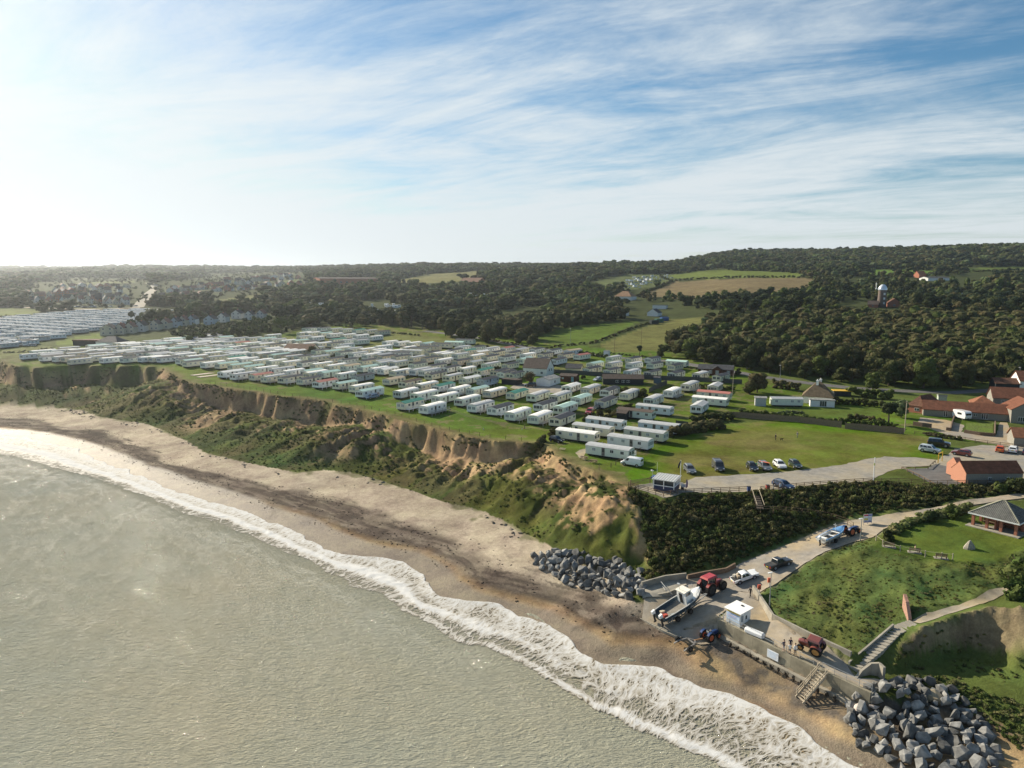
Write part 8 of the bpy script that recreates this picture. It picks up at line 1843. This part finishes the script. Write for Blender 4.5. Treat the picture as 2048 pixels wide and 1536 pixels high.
def dog():
    p = G(1563, 881); o = thing('dog', 'small black dog on the meadow beside the person in black', 'dog', tuple(p), .1); m = cloth('black_fur', (.015, .014, .013))
    b = MB(); R = []
    for x, r, z in ((-.34, .07, .42), (-.26, .12, .42), (-.05, .12, .43), (.16, .15, .42), (.27, .12, .46), (.36, .08, .55), (.42, .085, .62), (.50, .06, .60), (.60, .04, .57)): R.append([(x, math.cos(a)*r*.8, z+math.sin(a)*r) for a in np.arange(8)*math.pi/4])
    b.loft(R)
    for x, s in ((.2, -1), (.2, 1)): b.cyl((x, s*.08, .4), (x+.01, s*.08, .2), .045, .03, 6); b.cyl((x+.01, s*.08, .2), (x, s*.08, 0), .03, .03, 6)
    for s in (-1, 1): b.cyl((-.26, s*.08, .42), (-.20, s*.08, .24), .06, .035, 6); b.cyl((-.20, s*.08, .24), (-.30, s*.08, .15), .035, .025, 6); b.cyl((-.30, s*.08, .15), (-.28, s*.08, 0), .025, .028, 6)
    b.cyl((-.36, 0, .45), (-.55, 0, .58), .03, .012, 6); [b.cyl((.41, s*.06, .68), (.37, s*.1, .58), .03, .012, 5) for s in (-1, 1)]
    b.obj('body', m, o, smooth=True)
dog()
# ---------------------------------------------------------------- single trees, bushes and hedges close at hand
def tree_at(kind, px, py, s, label, dz=0, sz=None, group=None): p = G(px, py); return plant(kind, p[0], p[1], p[2]-.1, s, None, label, group, sz=sz)
species('bare_tree', 1, 9, 8.2, 2.2, 15, 75, .34, leaf_material('brown_leaves', (.11, .085, .045), (.12, .09, .05), (.085, .075, .035)), core=.55)
tree_at('bare_tree', 1059, 770, .62, 'sparse brown tree in front of the dark-roofed house in the park')
tree_at('olive_tree', 1514, 785, .85, 'big round dark brown tree between the lodge and the cottage'); tree_at('olive_tree', 1500, 788, .55, 'lower dark tree at the left foot of the big round tree')
tree_at('pale_tree', 1802, 835, .55, 'rounded pale green tree left of the farm roofs'); tree_at('pine_tree', 1777, 848, .6, 'spreading evergreen tree with a bare trunk in the garden by the fence'); tree_at('green_tree', 1745, 780, .8, 'light green tree at the edge of the wood behind the cottage')
tree_at('olive_tree', 625*1.0, 709, .5, 'small brown tree at the right end of the park hall'); tree_at('broad_tree', 1476, 750, .32, 'clipped round bush beside the brown lodge'); tree_at('pine_tree', 1279, 712, .42, 'cut-back tree like a palm beside the lane')
tree_at('olive_bush', 1107, 873, 1.05, 'rounded olive bush at the left end of the front caravan'); tree_at('olive_bush', 1078, 893, 1.0, 'wind-bent bush on the very corner of the cliff'); tree_at('olive_bush', 1086, 883, .9, 'grey bush just behind the corner of the cliff')
tree_at('green_bush', 1900, 1036, 1.0, 'bright green bush on the slope left of the shelter', sz=1.2); tree_at('bush', 1860, 1042, .9, 'brownish bush left of the bright green bush'); tree_at('bush', 2040, 985, 1.6, 'big bush at the right end of the cliff-top fence', sz=1.4); tree_at('green_bush', 2000, 985, 1.0, 'bush between the red-roofed building and the shelter')
tree_at('bush', 1777, 1080, .8, 'dark bush at the road corner of the mound lawn'); tree_at('green_bush', 2044, 1175, 2.2, 'large grey-green bush at the right edge above the broken cliff'); tree_at('green_bush', 2020, 1195, 1.4, 'grey-green bush beside the path at the right edge')
for k, (x, y, s, lb) in enumerate([(1172, 843, .8, 'round bush behind the front caravans'), (1200, 835, 1.0, 'dark bush beside the red car'), (1216, 828, .8, 'bush in the row along the drive fence'), (1250, 790, 1.2, 'large bush right of the long black shed'), (1286, 795, 1.3, 'dense round bush at the end of the long shed hedge'), (1320, 815, .7, 'yellowish bush between two caravans'), (1166, 758, .7, 'round dark bush beside the brown shed')]): tree_at('olive_bush' if k % 2 else 'bush', x, y, s, lb)
for k, (x, y) in enumerate([(930, 692), (955, 694), (975, 696), (995, 699), (1010, 700), (1038, 703), (1062, 708), (1085, 710), (1105, 712), (800, 686), (812, 688)]): tree_at(['bush', 'green_bush', 'olive_bush'][k % 3], x, y, .85, 'bush in the line along the back edge of the park, %s from the left' % ordn(k+1), group='bushes along the back of the park')
def hedge(name, label, pts, w, h, mt, sp=.7):
    P = np.array([G(*p)[:2] for p in pts]); L = np.concatenate([[0], np.cumsum(np.hypot(*np.diff(P, axis=0).T))]); V = []; Fc = []; n = 0
    for t in np.arange(0, L[-1], sp):
        x, y = np.interp(t, L, P[:, 0])+rng.uniform(-.15, .15)*w, np.interp(t, L, P[:, 1])+rng.uniform(-.15, .15)*w
        v, f = crown(rng.integers(9999), w*1.15, h, 0, 4, 16, .17, sub=1, core=1.0); V.append(v*np.array([1, 1, rng.uniform(.85, 1.1)])+np.array([x, y, float(hz(x, y))-.1])); Fc.append(f+n); n += len(v)
    me = mesh_np('foliage', np.concatenate(V), np.concatenate(Fc), [mt]); o = thing(name, label, 'hedge', (0, 0, 0)); link('foliage', me, o)
hedge('hedge', 'dark clipped hedge across the middle of the caravan park, right part', [(818,719),(870,724),(920,730),(965,735),(1015,741)], 1.4, 1.7, L_DARK)
hedge('hedge', 'dark hedge across the caravan park behind the park hall', [(620,706),(660,711),(700,716)], 1.4, 1.9, L_DARK)
hedge('hedge', 'bushy hedge below the long black shed', [(1190,783),(1215,782),(1240,784),(1262,788)], 2.4, 2.4, L_MID)
hedge('hedge', 'short dark hedge beside the flat-roofed shed near the garage', [(1012,787),(1040,789)], 2.0, 2.0, L_DARK)
hedge('hedge', 'rough hedge along the drive through the caravans', [(1262,812),(1240,822),(1222,834),(1205,842)], 1.6, 1.4, L_OLIVE)
hedge('hedge', 'hedge behind the upper right caravans along the boarded fence', [(1378,774),(1420,776),(1470,780)], 1.8, 1.7, L_MID)
hedge('hedge', 'ivy-covered garden hedge behind the brown boarded fence', [(1480,830),(1540,834),(1600,840),(1660,846),(1720,850),(1790,856)], 2.0, 2.0, L_MID)
hedge('hedge', 'tall dark hedge right of the thatched cottage', [(1672,808),(1720,811),(1760,814)], 2.4, 2.6, L_DARK)
hedge('bramble_thicket', 'large bramble thicket on the left side of the meadow', [(1345,872),(1370,868),(1400,862),(1440,856)], 4.6, 2.9, L_OLIVE, 1.0); hedge('bramble_thicket', 'bushes behind the bramble thicket in the garden corner', [(1385,846),(1420,842),(1460,838)], 3.2, 2.6, L_DARK, 1.0)
hedge('hedge', 'low hedge along the meadow side of the farmyard fence', [(1850,870),(1890,876),(1925,881)], 1.6, 1.2, L_DARK); hedge('hedge', 'garden shrubs round the thatched cottage lawn', [(1555,830),(1580,826),(1605,828)], 1.6, 1.1, L_PALE); hedge('hedge', 'shrubs at the right end of the cottage garden', [(1700,838),(1735,842),(1770,848)], 2.2, 1.8, L_OLIVE)
hedge('hedge', 'row of bushes along the cliff-top fence over the shaded bank', [(1600,985),(1640,980),(1700,975),(1760,973)], 2.2, 1.5, L_OLIVE, .9)
hedge('hedge', 'trees and shrubs between the cottage and the lane', [(1545,775),(1580,779),(1600,782)], 3.5, 3.4, L_OLIVE, 1.3); hedge('hedge', 'shrubs between the lane and the barns', [(1700,792),(1740,796),(1790,800)], 4.0, 3.6, L_MID, 1.4)
hedge('hedge', 'brambles along the lawn side of the upper slipway road', [(1782,1066),(1812,1050),(1850,1039),(1900,1029),(1938,1019)], 2.6, 1.3, L_SCRUB, .8)
hedge('hedge', 'hedge between the lane and the upper caravans', [(1150,708),(1180,711),(1215,716)], 2.4, 2.2, L_MID, 1.0)
# ---------------------------------------------------------------- the air
def haze():
    m = bpy.data.materials.new('thin_sea_haze'); m.use_nodes = True; N = nodes_of(m.node_tree)
    v = N('ShaderNodeVolumePrincipled', i={'Color': (.86, .93, 1, 1), 'Density': HAZE, 'Anisotropy': .72}); N('ShaderNodeOutputMaterial', i={1: v.outputs[0]})
    b = MB(); b.box((0, 4480, 73.5), (17600, 9400, 159)); o = b.obj('haze', m, kind='stuff', label='thin sea haze softening the far hills')
HAZE = .00008
haze()
